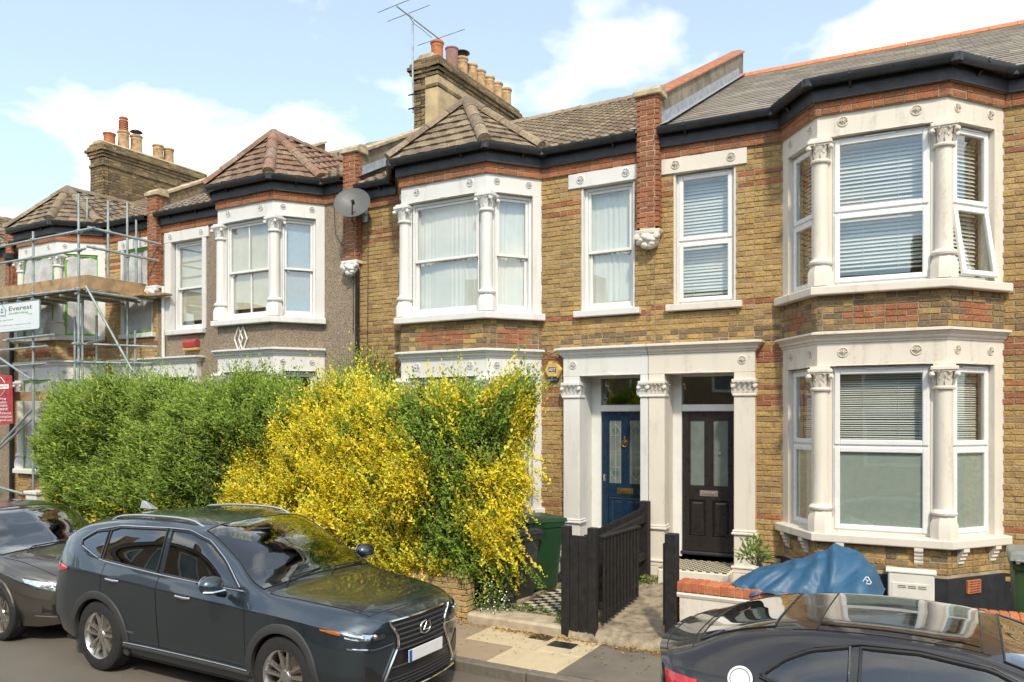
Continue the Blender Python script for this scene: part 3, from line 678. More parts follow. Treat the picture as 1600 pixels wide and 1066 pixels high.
        for ci, (p, q, r_) in enumerate(((bp[0], bp[1], bp[2]), (bp[1], bp[2], bp[3]))):   # corner piers with columns
            ip = off_path([p, q, r_], -.1)[1]; op = off_path([p, q, r_], -.06)[1]
            la = math.hypot(q[0]-p[0], q[1]-p[1]); lb = math.hypot(r_[0]-q[0], r_[1]-q[1]); ta = ((p[0]-q[0])/la, (p[1]-q[1])/la); tb = ((r_[0]-q[0])/lb, (r_[1]-q[1])/lb)
            k_ = off_path([p, q, r_], -.2)[1]; o_ = off_path([p, q, r_], -.075)[1]; e = .13
            k = mk(); k.prism([(o_[0]+ta[0]*e, o_[1]+ta[1]*e), o_, (o_[0]+tb[0]*e, o_[1]+tb[1]*e), (k_[0]+tb[0]*e, k_[1]+tb[1]*e), (k_[0]+ta[0]*e, k_[1]+ta[1]*e)], zb+.001, zo-.001); k.build('corner_pier', pm, root)
            k = mk(); column(k, op, .092, zb, zo-.27); col_ = k.build('column', pm, root, smooth=35)
            k = mk(); capital(k, op, .098, zo-.27, zo-.03); k.box(op[0]-.11, op[0]+.11, op[1]-.1, op[1]+.1, zo-.03, zo+.001); k.build('capital', pm, root)
    zc = Z(3.645); m = mk(); m.sweep(bp, CORN(zc)); m.build('cornice', pm, root)
    for z0, o in ((Z(1.21), .10), (zs-.11, .11)):
        m = mk(); m.sweep([(b0-.0, 0), *bp[1:3], (b1, 0)], [(o, z0), (o+.005, z0+.01), (o+.005, z0+.085), (o-.01, z0+.097), (-.1, z0+.108), (-.22, z0+.108), (-.22, z0+.001)]); 
        m.build('sill', pm, root)
    # sill brackets
    if c.get('brackets'):
        for p, q in zip(bp, bp[1:]):
            Mx, L = face_matrix(p, q)
            for e in ((.18, L-.22) if L < 1 else (.25, L-.28)):
                k = mk(); k.extr([(e-.045, -.012, Z(1.208)), (e-.045, -.10, Z(1.208)), (e-.045, -.10, Z(1.17)), (e-.045, -.075, Z(1.15)), (e-.045, -.075, Z(1.125)), (e-.045, -.055, Z(1.105)), (e-.045, -.055, Z(1.08)), (e-.045, -.035, Z(1.06)), (e-.045, -.035, Z(1.035)), (e-.045, -.012, Z(1.01))], (.09, 0, 0)); k.xf(Mx); k.build('bracket', pm, root)
    # --- bay windows
    for zb, zo, mid, st in ((Z(1.31), Z(3.25), Z(2.32), 0), (zs, zl, Z(5.04), 1)):
        for fi, (p, q) in enumerate(zip(bp, bp[1:])):
            Mx, L = face_matrix(p, q); x0, x1 = {0: (.14, L-.15), 1: (.15, L-.15), 2: (.15, L-.14)}[fi]
            look = c['looks'][st][fi]; sty = c['style'] if not (c['style'] == 'sash2' and fi != 1) else 'sash'
            win = window(root, sgn, Mx, x0, x1, zb+.005, zo-.005, mid, sty, open_low=c.get('open') == (st, fi)); dress(win, x0, x1, zb, zo, mid, look, seed=fi*7+st*3+c['id'])
    # --- small upper window over the door
    Mx, _ = face_matrix((0, 0), (1, 0)); m = mk(); m.cbox(l0, l1, -.03, .2, Z(5.975), Z(6.19), .006); lin = m.build('lintel', pm, root)
    for e in (.2, l1-l0-.2): k = mk(); rosette(k, (l0+e, -.031), (1, 0), (0, -1), Z(6.09), .06); k.build('rosette', pm, lin)
    k = mk(); xm = (l0+l1)/2; k.extr([(xm-.08, -.031, Z(5.976)), (xm+.08, -.031, Z(5.976)), (xm+.02, -.031, Z(5.99)), (xm, -.031, Z(6.02)), (xm-.02, -.031, Z(5.99))], (0, -.008, 0)); k.build('moulding', pm, lin)
    m = mk(); m.cbox(w0-.09, w1+.09, -.09, .2, zs-.095, zs-.005, .008); m.build('sill', pm, root)
    if c['id'] in (1, 2): m = mk(); m.cbox(l0+.01, w0+.001, -.025, .1, zs, Z(5.974), .004); m.cbox(w1-.001, w1+.11, -.025, .1, zs, Z(5.974), .004); m.build('architrave', pm, root)
    else: m = mk(); m.cbox(w0, w0+.03, .005, .12, zs, Z(5.97), .004); m.cbox(w1-.03, w1, .005, .12, zs, Z(5.97), .004); m.build('reveal', pm, root)
    win = window(root, sgn, Mx, w0+.03, w1-.03, zs, Z(5.97), Z(5.04), c['style'] if c['style'] != 'sash2' else 'sash'); dress(win, w0+.03, w1-.03, zs, Z(5.97), Z(5.04), c['looks'][2], seed=99+c['id'])
    # --- fascia and gutter
    m = mk(); m.sweep(eave, [(.07, zt+.15), (.09, zt+.15), (.09, zt+.33), (.07, zt+.33)]); m.build('fascia', M['black_board'], root)
    m = mk(); m.sweep(eave, GUT(zt+.33)); gut = m.build('gutter', M['black_metal'], root, smooth=40)
    for (x, y) in off_path(eave, .17)[1:5]: m = mk(); m.lathe([(.06, -.045), (.068, -.04), (.068, .05), (.06, .052)], (x, y, zt+.335), 12); m.build('gutter_joint', M['black_metal'], gut)
    ge = off_path(eave, .0)
    for p, q in zip(ge, ge[1:]):
        L = math.hypot(q[0]-p[0], q[1]-p[1]); Mx2, _ = face_matrix(p, q)
        for k in range(int(L/.8)): xx = .35+k*.8; m = mk(); m.extr([(xx, -.09, zt+.24), (xx, -.13, zt+.28), (xx, -.24, zt+.35), (xx, -.24, zt+.395), (xx, -.225, zt+.395), (xx, -.215, zt+.345), (xx, -.18, zt+.285), (xx, -.09, zt+.30)], (.025, 0, 0)); m.xf(Mx2); m.build('gutter_bracket', M['black_metal'], gut)
    # --- roof
    ze, zr, yr = zt+.385, Z(9.0), 4.45; pit = (zr-ze)/(yr+.16); sk = math.tan(R(c.get('rot', 0))); yb = 2*yr
    m = mk(); 
    def roofpt(x, y): return (x, y, ze+pit*(y+.16))
    xl0, xl1, xr_ = .14, .14+sk*yr, W-.14
    m.add([roofpt(xl0, -.16), roofpt(xr_, -.16), roofpt(xr_, yr), roofpt(xl1, yr), (xr_, yb, Z(6.2)), (xl1, yb, Z(6.2))], [(0, 1, 2, 3), (3, 2, 4, 5)])
    m.v = [(x, y, z-.012) for x, y, z in m.v]; roof = m.build('roof', M['black_board'], root)
    slate = c['roof'] == 'slate'; T = Tiles(M['slate'] if slate else M['tile'], sgn)
    cols = {'slate': SLATE, 'brown': TILE_BROWN, 'red': TILE_BROWN}[c['roof']]; bc = TILE_RED if c['roof'] == 'red' else cols
    main = [roofpt(xl0, -.2), roofpt(xr_, -.2), roofpt(xr_, yr), roofpt(xl1, yr)]
    if slate: T.face(main, .2, .3, .012, cols, seed=c['id'])
    else: T.face(main, .25, .20, .022, cols, roll=.03, seed=c['id'], stagger=0)
    ep = off_path(eave, .2); E = [(x, y, ze-.01) for x, y in ep[1:5]]; bc_x = (f0+f1)/2
    sheet = mk()
    if slate:
        zj = Z(7.85); yj = -.16+(zj-ze)/pit; J0, J1 = (f0, yj, zj+.03), (f1, yj, zj+.03); a0, a1 = (E[0][0], E[0][1], ze+.02), (E[3][0], E[3][1], ze+.02)
        fs = [[E[1], E[2], J1, J0], [a0, E[1], J0], [E[2], a1, J1]]
        for i, f in enumerate(fs): T.face(f, .2, .3, .012, cols, seed=50+i); sheet.add([(x, y, z-.012) for x, y, z in f], [list(range(len(f)))])
    else:
        A = (bc_x, -.02, Z(c.get('apex', 7.6))); yB = -.16+(A[2]-ze)/pit; Bk = (bc_x, yB, A[2])
        fs = [([E[1], E[2], A], None), ([E[0], E[1], A], None), ([E[2], E[3], A], None), ([E[0], A, Bk], (0, 1, 0)), ([E[3], Bk, A], (0, 1, 0))]
        for i, (f, ex) in enumerate(fs): T.face(f, .19, .30, .03, bc, roll=.008 if i < 3 else .03, seed=50+i+c['id'], ex=ex, stagger=.5 if i < 3 else 0); sheet.add([(x, y, z-.012) for x, y, z in f], [(0, 1, 2)])
        hc = [tuple(v*1.15 for v in q) for q in bc]
        for e in E: run_tiles(roof, sgn, Vector(e)+Vector((0, 0, .045)), Vector(A)+Vector((0, 0, .03)), .095, .42, M['tile'], 'hip_tile', hc, cap=True)
        run_tiles(roof, sgn, A, Bk, .1, .42, M['tile'], 'ridge_tile', hc)
        for e in (E[0], E[3]):     # lead valleys
            m = mk(); m.add([Vector(e)+Vector((-.12, .05, .05)), Vector(e)+Vector((.12, .05, .05)), Vector(Bk)+Vector((.12, 0, .0)), Vector(Bk)+Vector((-.12, 0, .0))], [(0, 1, 2, 3)]); m.build('valley', M['lead'], roof)
    sheet.build('roof_deck', M['black_board'], roof)
    T.finish(root, roof, 'slate' if slate else 'roof_tile', 300, c.get('hid_roof'))
    if slate:
        k = 12
        for i in range(k):
            xa, xb = xl1+(xr_-xl1)*i/k, xl1+(xr_-xl1)*(i+1)/k-.006; m = mk(); t = .022
            pr = [(-.17, -.085), (0, .045), (.17, -.085)]; m.extr([(xa, yr+o, zr+h+.02) for o, h in pr]+[(xa, yr+o*.88, zr+h+.02-t*1.4) for o, h in pr[::-1]], (xb-xa, 0, 0)); m.build('ridge_tile', M['terracotta'], roof)
    else: run_tiles(roof, sgn, (xl1, yr, zr), (xr_, yr, zr), .11, .42, M['tile'], 'ridge_tile', [(.34, .27, .18), (.28, .21, .14)])
    # --- rooms behind the glass
    m = mk(); m.box(.01, .09, .25, 8.8, .1, Z(6.3)); m.box(W-.09, W-.01, .25, 8.8, .1, Z(6.3)); m.box(.09, W-.09, 4.0, 4.1, .1, Z(6.3)); m.box(d[1]+.04, d[1]+.1, .9, 4.0, .1, Z(6.3)); m.box(.0, W, 8.7, 8.9, .0, Z(6.2)); m.build('inner_wall', M['inside'], root)
    m = mk()
    for za in (.55, Z(3.7), Z(6.21)): m.prism([(.09, .221), (b0, .221), (f0+.1, -.49), (f1-.1, -.49), (b1, .221), (W-.09, .221), (W-.09, 8.7), (.09, 8.7)], za, za+.08)
    m.build('floor_slab', M['floorboard'], root)
    return root, mk
def party_pier(root, mk, s, dz, sgn, nb=60, coping='orange', z0=5.22, cap_col='stone_cap', side='render_grey', corbel='white'):
    B = Bricks(sgn); w = .15; y = -.13
    for p, q in (((s-w, y), (s+w, y)), ((s+w, y), (s+w, .0)), ((s-w, .0), (s-w, y))): B.wall(p, q, z0+dz, 7.05+dz, lambda z, k: 'R', thick=.04, bl=.19)
    B.back.box(s-w+.005, s+w-.005, y+.006, .0, z0+dz, 7.05+dz); pier = B.back.build('party_pier', M['mortar_pale'], root); B.finish(root, pier, nb)
    m = mk(); m.cbox(s-w-.05, s+w+.05, y-.05, .12, 7.05+dz, 7.13+dz, .012); m.extr([(s-w-.03, y-.03, 7.13+dz), (s-w-.03, .1, 7.13+dz), (s-w-.03, .1, 7.2+dz), (s-w-.03, y+.06, 7.2+dz)], (2*w+.06, 0, 0)); m.build('pier_cap', M[cap_col], pier)
    k = mk(); zc = z0+dz; k.cbox(s-w-.03, s+w+.03, y-.04, .0, zc-.06, zc, .01)      # carved corbel
    k.sphere((s, y+.06, zc-.13), (.15, .12, .13), 14, 8); rr = random.Random(3)
    for i in range(13): a = rr.uniform(-1.2, 1.2); e = rr.uniform(-.9, .5); k.sphere((s+.14*math.sin(a)*math.cos(e), y+.06-.11*math.cos(a)*math.cos(e), zc-.13+.12*math.sin(e)), (.05, .045, .04), 8, 5)
    for q in (-1, 1): k.lathe([(.002, -.04), (.04, -.035), (.045, 0), (.04, .035), (.002, .04)], (s+q*.14, y-.02, zc-.09), 10, axis=(0, 1, 0))
    k.build('corbel', M[corbel], root, smooth=45)
    # parapet climbing the roof
    top = lambda y_: 7.08+dz+(9.5-7.08)*(y_/4.6); ys = (-.02, 4.75)
    m = mk(); m.extr([(s-.14, ys[0], 6.2+dz), (s-.14, ys[1], 6.2+dz), (s-.14, ys[1], top(ys[1])), (s-.14, ys[0]+.1, top(.1)), (s-.14, ys[0], top(.1))], (.28, 0, 0)); par = m.build('parapet', M[side], root)
    n = 16
    for i in range(n):
        ya, yb_ = .12+(ys[1]-.12)*i/n, .12+(ys[1]-.12)*(i+1)/n-.008; za, zb = top(ya), top(yb_); k = mk()
        if coping == 'orange':
            k.extr([(s-.17, ya, za), (s+.17, ya, za), (s+.17, ya, za+.025), (s+.06, ya, za+.075), (s-.06, ya, za+.075), (s-.17, ya, za+.025)], (0, yb_-ya, zb-za)); k.build('coping_tile', M['coping'], par)
        else: k.extr([(s-.19, ya, za), (s+.19, ya, za), (s+.19, ya, za+.05), (s, ya, za+.075), (s-.19, ya, za+.05)], (0, yb_-ya+.007, zb-za)); k.build('coping_stone', M[cap_col], par)
    for q in (-1, 1):      # stepped lead flashing
        m = mk(); pit = (9.0-6.575)/(4.45+.16); xx = s+q*.142
        lo = lambda y_: 6.575+dz+pit*(y_+.16)+.02
        m.extr([(xx, -.02, lo(-.02)), (xx, 4.4, lo(4.4)), (xx, 4.4, lo(4.4)+.16), (xx, -.02, lo(-.02)+.16)], (q*.006, 0, 0)); m.extr([(xx, -.1, lo(-.1)+.012), (xx, 4.4, lo(4.4)+.012), (xx+q*.13, 4.4, lo(4.4)+.03), (xx+q*.13, -.1, lo(-.1)+.03)], (0, 0, .005)); m.build('flashing', M['lead'], par)
    return pier
def chimney(root, mk, s, dz, sgn, panels, pots, ya=2.06, yb=5.25):
    w = .28; B = Bricks(sgn); zt = 9.62+dz; S = lambda z, k: 'S'
    def ring(o, z0, z1, ch=.075, th=.2):
        P = [(s-w-o, yb+o), (s-w-o, ya-o), (s+w+o, ya-o), (s+w+o, yb+o), (s-w-o, yb+o)]
        for p, q in zip(P, P[1:]): B.wall(p, q, z0, z1, S, zoff=z0, thick=th, ch=ch)
    ring(0, 6.6+dz, 8.98+dz); ring(.03, 8.98+dz, 9.055+dz); ring(0, 9.055+dz, 9.21+dz); ring(.03, 9.21+dz, 9.29+dz); ring(.06, 9.29+dz, 9.365+dz); ring(.10, 9.365+dz, 9.44+dz); ring(.06, 9.44+dz, 9.515+dz, th=.33); ring(.02, 9.515+dz, 9.59+dz, th=.3)
    ch = B.back.build('chimney', M['mortar_soot'], root)
    B.finish(root, ch, 300)
    m = mk(); m.extr([(s-w-.02, ya, 9.59+dz), (s+w+.02, ya, 9.59+dz), (s+w*.5, ya, 9.68+dz), (s-w*.5, ya, 9.68+dz)], (0, yb-ya, 0)); m.build('mortar_cap', M['stone_cap'], ch)
    if panels:
        m = mk(); q = -1 if sgn < 0 else 1
        for z0, z1 in ((7.2+dz, 8.975+dz), (9.058+dz, 9.208+dz)):
            m.box(s-q*w*-1-.001 if False else (s-w-.022 if sgn < 0 else s+w), s-w if sgn < 0 else s+w+.022, ya+.0, yb-.1, z0, z1)
            m.box(s-w-.022 if sgn < 0 else s, s if sgn < 0 else s+w+.022, ya-.022, ya-.0005, z0, z1)
        m.build('render_panel', M['render_tan'], ch)
    for (y, h, r, mat, kind) in pots:
        k = mk(); z = 9.64+dz
        k.lathe([(r*1.02, 0), (r*1.0, h*.08), (r*.93, h*.72), (r*.95, h*.74), (r*1.0, h*.76), (r*.95, h*.79), (r*.95, h*.86), (r*1.1, h*.9), (r*1.12, h*.97), (r*1.04, h), (r*.8, h), (r*.78, h*.6)] if kind != 'plain' else [(r*.95, 0), (r*1.0, h*.5), (r*1.0, h*.93), (r*1.1, h*.95), (r*1.12, h), (r*.85, h), (r*.8, h*.6)], (s, y, z), 18)
        pot = k.build('chimney_pot', M[mat], ch, smooth=40)
        if kind == 'cowl': k = mk(); [k.tube((s+.08*math.cos(a), y+.08*math.sin(a), z+h), (s+.1*math.cos(a), y+.1*math.sin(a), z+h+.1), .006, 5) for a in (0, 2.1, 4.2)]; k.lathe([(.0, .17), (.09, .15), (.16, .11), (.165, .095), (.15, .09), (.0, .1)], (s, y, z+h), 16); k.build('cowl', M['black_metal'], pot, smooth=40)
        if kind == 'louvre': k = mk(); [k.lathe([(.1, q*.055), (.125, q*.055-.02), (.125, q*.055), (.1, q*.055+.022)], (s, y, z+h), 14) for q in range(6)]; k.lathe([(.098, -.03), (.1, .33), (.12, .34), (.1, .38), (.0, .4)], (s, y, z+h), 14); k.build('cowl', M['pot_red'], pot, smooth=40)
    return ch
HID = lambda px, py, w: (60 < px < 850 and py > 570)
B_ = ('nets',)*3
cfgs = [
 dict(id=4, sgn=1, x=-3.72, rot=3, dz=0, W=5.3, win=(.317, 1.156), lint=(.156, 1.30), bay=(1.74, 2.227, 3.567, 4.16), door=(.17, 1.40), finish='stock', red=[5.87, 5.72, 4.16, 3.56, 3.49, 3.41, 3.03, 2.88, 1.35], paint='cream', style='upvc', roof='slate', brackets=True,
      looks=[('half_frost',)*3, ('blinds_tilt', 'blinds', 'blinds_tilt'), 'blinds_closed'], open=(1, 2), label='brick terraced house with cream painted bay, slate roof and black front door'),
 dict(id=3, sgn=-1, x=-3.72, dz=0, W=5.32, win=(.232, 1.057), lint=(.155, 1.252), bay=(1.695, 2.24, 3.784, 4.33), door=(.12, 1.28), finish='stock', red=[5.80, 5.65, 4.12, 3.56, 3.49, 3.41, 3.03, 2.88, 1.35], paint='white', style='sash', roof='brown', hid=HID,
      looks=[B_, B_, 'nets'], label='brick terraced house with white bay, net curtains, brown tiled bay roof and blue front door'),
 dict(id=2, sgn=1, x=-14.30, dz=.2, W=5.26, win=(.43, 1.37), lint=(.23, 1.557), bay=(2.10, 2.64, 4.04, 4.56), door=(.12, 1.28), finish='dash', red=[], paint='white', style='sash2', roof='red', hid=HID, apex=7.65,
      looks=[('none',)*3, ('roller', 'roller', 'frost_blue'), 'roller'], label='pebbledashed terraced house with white bay and reddish tiled bay roof'),
 dict(id=1, sgn=-1, x=-14.30, dz=.2, W=5.30, win=(.157, 1.088), lint=(.155, 1.285), bay=(1.753, 2.383, 3.824, 4.4), door=(.12, 1.28), finish='clean', red=[5.80, 5.65, 4.0, 5.3, 4.9], paint='white', style='taped', roof='brown', hid=HID, apex=7.55,
      looks=[('taped',)*3, ('taped',)*3, 'taped'], label='yellow brick terraced house behind scaffolding with windows sheeted in plastic'),
 dict(id=0, sgn=1, x=-24.90, dz=.2, W=5.26, win=(.43, 1.37), lint=(.23, 1.557), bay=(1.9, 2.44, 3.84, 4.36), door=(.12, 1.28), finish='dash', red=[], paint='white', style='sash', roof='brown', hid=HID,
      looks=[('none',)*3, ('none',)*3, 'none'], label='pebbledashed house at the picture edge beyond the scaffolded house')]
for c in cfgs:
    root, mk = build_house(c)
    if c['sgn'] < 0:
        dz = c['dz']
        if c['id'] == 3:
            party_pier(root, mk, 0, 0, -1, 80, 'orange', side='render_grey', corbel='cream')
            party_pier(root, mk, c['W'], .1, -1, 60, 'stone', side='render_grey')
            xs = -3.72-c['W']; yy = lambda px: xs*at(px, 0, 1).y/at(px, 0, 1).x-10.4
            chimney(root, mk, c['W'], .05, -1, True, [(yy(683), .42, .125, 'pot_red', 'ring'), (yy(706), .50, .125, 'pot_plum', 'plain'), (yy(722), .46, .12, 'pot_tan', 'cowl'), (yy(737), .46, .12, 'pot_tan', 'ring'), (yy(750), .46, .12, 'pot_tan', 'ring'), (yy(764), .46, .12, 'pot_tan', 'ring'), (yy(777), .46, .12, 'pot_tan', 'ring'), (yy(790.5), .47, .125, 'pot_tan', 'ring')])
        else:
            party_pier(root, mk, 0, .1, -1, 60, 'stone', side='brick_side')
            party_pier(root, mk, c['W'], .1, -1, 40, 'stone', side='brick_side')
            xs = -14.30-c['W']; yy = lambda px: xs*at(px, 0, 1).y/at(px, 0, 1).x-10.4
            chimney(root, mk, c['W'], .2, -1, False, [(yy(171), .32, .15, 'pot_red', 'ring'), (yy(193), .5, .145, 'pot_tan', 'louvre'), (yy(213), .5, .15, 'pot_tan', 'cowl'), (yy(247), .44, .14, 'pot_tan', 'ring'), (yy(263.5), .44, .14, 'pot_tan', 'ring')])
# ------------------------------------------------------------------ door cases and front doors
M['door_blue'] = plain('blue_gloss_paint', (.007, .026, .060), .3, var=.12)
M['door_black'] = plain('black_gloss_paint', (.022, .018, .017), .32, var=.15)
M['steel_matt'] = plain('dull_steel', (.5, .42, .36), .4, metal=.8, var=.15)
def panel(m, x0, x1, z0, z1, y, w=.02):
    "raised and fielded door panel facing -y at plane y"
    m.add([(x0, y, z0), (x1, y, z0), (x1, y, z1), (x0, y, z1), (x0+w, y-.012, z0+w), (x1-w, y-.012, z0+w), (x1-w, y-.012, z1-w), (x0+w, y-.012, z1-w),
           (x0+2*w, y+.006, z0+2*w), (x1-2*w, y+.006, z0+2*w), (x1-2*w, y+.006, z1-2*w), (x0+2*w, y+.006, z1-2*w), (x0+4*w, y-.006, z0+4*w), (x1-4*w, y-.006, z0+4*w), (x1-4*w, y-.006, z1-4*w), (x0+4*w, y-.006, z1-4*w)],
          [[a*4+i, a*4+(i+1) % 4, a*4+4+(i+1) % 4, a*4+4+i] for a in range(3) for i in range(4)]+[[12, 13, 14, 15]])
def front_door(root, mk, x0, x1, z0, z1, yd, style):
    mt = M['door_blue' if style == 'blue' else 'door_black']; sw = .1; xm = (x0+x1)/2; zl = z0+.78 if style == 'blue' else z0+.80
    d = mk(); y1 = yd+.045
    d.cbox(x0, x0+sw, yd, y1, z0, z1, .003); d.cbox(x1-sw, x1, yd, y1, z0, z1, .003); d.cbox(xm-.05, xm+.05, yd+.0008, y1, z0+.2, z1-.1, .003)
    for a, b in ((z0, z0+.21), (zl-.09, zl+.1), (z1-.11, z1)): d.cbox(x0+sw-.001, x1-sw+.001, yd+.0004, y1, a, b, .003)
    door = d.build('front_door', mt, root)
    p = mk()
    if style == 'blue': panel(p, x0+sw, x1-sw, z0+.21, zl-.09, yd+.014); p.v = [(x, y-.002, z) for x, y, z in p.v]
    else: panel(p, x0+sw, xm-.05, z0+.21, zl-.09, yd+.022, .014); panel(p, xm+.05, x1-sw, z0+.21, zl-.09, yd+.022, .014)
    p.build('panel', mt, door)
    for a, b in ((x0+sw, xm-.05), (xm+.05, x1-sw)):
        g = mk(); g.box(a, b, yd+.02, yd+.028, zl+.1, z1-.11); gl = g.build('glazing', M['obscure'], door)
        g = mk(); f = .012
        for q in ((a, a+f), (b-f, b)): g.box(*q, yd+.006, yd+.0195, zl+.1, z1-.11)
        for q in ((zl+.1, zl+.1+f), (z1-.11-f, z1-.11)): g.box(a+f, b-f, yd+.0062, yd+.0193, *q)
        g.build('bead', mt, door)
        if style == 'blue':
            g = mk(); c = (a+b)/2; zz0, zz1 = zl+.115, z1-.125; h = zz1-zz0
            P = [[(a+.03, zz0), (a+.03, zz1)], [(b-.03, zz0), (b-.03, zz1)], [(a+.03, zz0+h*.25), (b-.03, zz0+h*.25)], [(a+.03, zz0+h*.75), (b-.03, zz0+h*.75)], [(a+.03, zz0+h*.5), (b-.03, zz0+h*.5)], [(c, zz0), (c, zz1)], [(c, zz1-.05), (b-.035, zz0+h*.84), (c, zz0+h*.7), (a+.035, zz0+h*.84), (c, zz1-.05)], [(c, zz0+.05), (b-.035, zz0+h*.16), (c, zz0+h*.3), (a+.035, zz0+h*.16), (c, zz0+.05)]]
            for q in P: g.pipe([(x, yd+.018, z) for x, z in q], .004, 5)
            g.build('leading', M['lead'], gl)
            g = mk()
            for zc_ in (zz0+h*.84, zz0+h*.16): g.extr([(c, yd+.0185, zc_+.05), (b-.045, yd+.0185, zc_), (c, yd+.0185, zc_-.07), (a+.045, yd+.0185, zc_)], (0, .001, 0))
            g.build('coloured_glass', plain('stained_glass', (.10, .16, .13), .15), gl)
    lb = mk(); zc = zl+.005; lb.cbox(xm-.125, xm+.125, yd-.008, yd+.001, zc-.04, zc+.04, .004); lb.cbox(xm-.085, xm+.085, yd-.016, yd-.0075, zc-.018, zc+.018, .004); lb.build('letter_plate', M['brass'] if style == 'blue' else M['steel_matt'], door)
    if style == 'blue':
        k = mk(); zk = z0+1.5; k.sphere((xm, yd-.012, zk), (.028, .012, .035), 10, 6); k.tube((xm, yd-.012, zk+.03), (xm, yd-.012, zk+.085), .009, 8); k.pipe([(xm+.042*math.sin(a), yd-.024, zk-.02-.05*math.cos(a)) for a in [i*math.pi/6 for i in range(12)]]+[(xm, yd-.024, zk-.07)], .008, 6); k.build('knocker', M['brass'], door, smooth=40)
        k = mk(); k.lathe([(.0, .012), (.02, .01), (.026, 0)], ((x1-.045), yd, z0+.98), 12, axis=(0, -1, 0)); k.cbox(x1-.065, x1-.025, yd-.006, yd+.001, z0+.92, z0+1.02, .004); k.build('lock', M['chrome'], door)
    else: k = mk(); k.lathe([(.0, .012), (.012, .01), (.016, 0)], ((x1-.22), yd, z0+1.36), 12, axis=(0, -1, 0)); k.build('bell_push', M['chrome'], door)
    k = mk(); k.cbox(x0-.02, x1+.02, yd-.05, yd+.06, z0-.055, z0-.004, .015); k.build('threshold', M['black_board'], door)
def square_pilaster(mk, root, s0, s1, yf, zb, zo, pm, cap=True, yb=.33):
    k = mk(); k.cbox(s0, s1, yf, yb, zb, zo, .008)
    k.build('pilaster', pm, root)
    b = mk(); e = .03
    for z, h, o in ((.62, .06, .022), (.68, .035, .035)): b.cbox(s0-o, s1+o, yf-o, yf+.2, z, z+h, .01)
    b.cbox(s0-.018, s1+.018, yf-.018, yf+.2, zb, .62, .006)
    b.build('pilaster_base', pm, root); b = mk()
    for z, h, o in ((1.12, .035, .03), (1.155, .03, .018)): b.cbox(s0-o, s1+o, yf-o, yf+.2, z, z+h, .01)
    b.build('pilaster_band', pm, root)
    if cap: c = mk(); capital(c, ((s0+s1)/2, yf+.085), .105, zo-.30, zo-.09, True, (s1-s0)/2+.012); c.build('capital', pm, root)
def door_case(root, mk, sgn, dz, pm, s_in, s_out0, s_out1, door, style, end):
    zo, zf = 3.24+dz, 3.51+dz; yf = -.12; zb = .2
    square_pilaster(mk, root, .002, s_in, yf, zb, zo, pm); square_pilaster(mk, root, s_out0, s_out1, yf, zb, zo, pm)
    m = mk(); m.cbox(.002, s_out1, yf, .33, zo, zf, .004); fr = m.build('frieze', pm, root)
    for e in ((.0 if style != 'blue' else .02), s_out1-.16):
        if e > .05: k = mk(); rosette(k, (e, yf-.001), (1, 0), (0, -1), 3.4+dz, .055); k.build('rosette', pm, fr)
    k = mk(); xm = (s_in+s_out0)/2; k.cbox(s_in+.03, s_out0-.03, yf-.012, yf-.001, zo, zo+.014, .004); k.extr([(xm-.07, yf-.001, zo+.012), (xm+.07, yf-.001, zo+.012), (xm+.015, yf-.001, zo+.03), (xm, yf-.001, zo+.06), (xm-.015, yf-.001, zo+.03)], (0, -.012, 0)); k.build('moulding', pm, fr)
    m = mk(); m.sweep([(.002, yf), (s_out1, yf), (s_out1, .1)], CORN(3.645+dz)); m.build('cornice', pm, root)
    # frame, fanlight, door
    yd = .36; x0, x1 = door; z0, z1 = .79, 2.73+dz*.4; wf = M['timber_white'] if style != 'none' else pm
    m = mk(); m.cbox(s_in-.06, x0-.004, yd-.03, yd+.08, .7, zo+.02, .006); m.cbox(x1+.004, s_out0+.06, yd-.03, yd+.08, .7, zo+.02, .006); m.cbox(x0-.004, x1+.004, yd-.045, yd+.08, z1+.004, z1+.10, .01); m.cbox(x0-.004, x1+.004, yd-.029, yd+.079, zo-.02, zo+.1, .006); fr2 = m.build('door_frame', wf, root)
    m = mk(); m.box(x0, x1, yd+.02, yd+.026, z1+.1, zo-.02); m.build('fanlight', M['glass'], fr2)
    front_door(root, mk, x0, x1, z0, z1, yd, 'blue' if style == 'blue' else 'black')
    # step with small chequered tiles
    st = mk(); st.cbox(s_in+.002, s_out0-.002, -.46, .34, .1, .655, .012); step = st.build('door_step', pm, root)
    tl = mk(); n = 0; q = .052; y = -.44
    while y < .30:
        x = s_in+.01; i = 0
        while x < s_out0-q: tl.box(x, x+q-.003, y, y+q-.003, .655, .664, (.62, .55, .40) if (i+n) % 2 else (.03, .028, .026)); x += q; i += 1
        y += q; n += 1
    t_ = NT('step_tile') if 'step_tile' not in M else None
    if t_: t_.base(t_.attr()); t_.set(Roughness=.6); M['step_tile'] = t_.m
    tl.build('step_tiles', M['step_tile'], step, kind='stuff')
mks = lambda s: (lambda: MB(s))
door_case(HOUSES[4], mks(1), 1, 0, M['cream'], .227, 1.15, 1.418, (.35, 1.09), 'black', 1.44)
door_case(HOUSES[3], mks(-1), -1, 0, M['white'], .112, 1.03, 1.287, (.15, .885), 'blue', 1.39)
door_case(HOUSES[2], mks(1), 1, .2, M['white'], .15, 1.08, 1.33, (.2, .95), 'dark', 1.4)
door_case(HOUSES[1], mks(-1), -1, .2, M['white'], .15, 1.05, 1.3, (.2, .95), 'dark', 1.4)

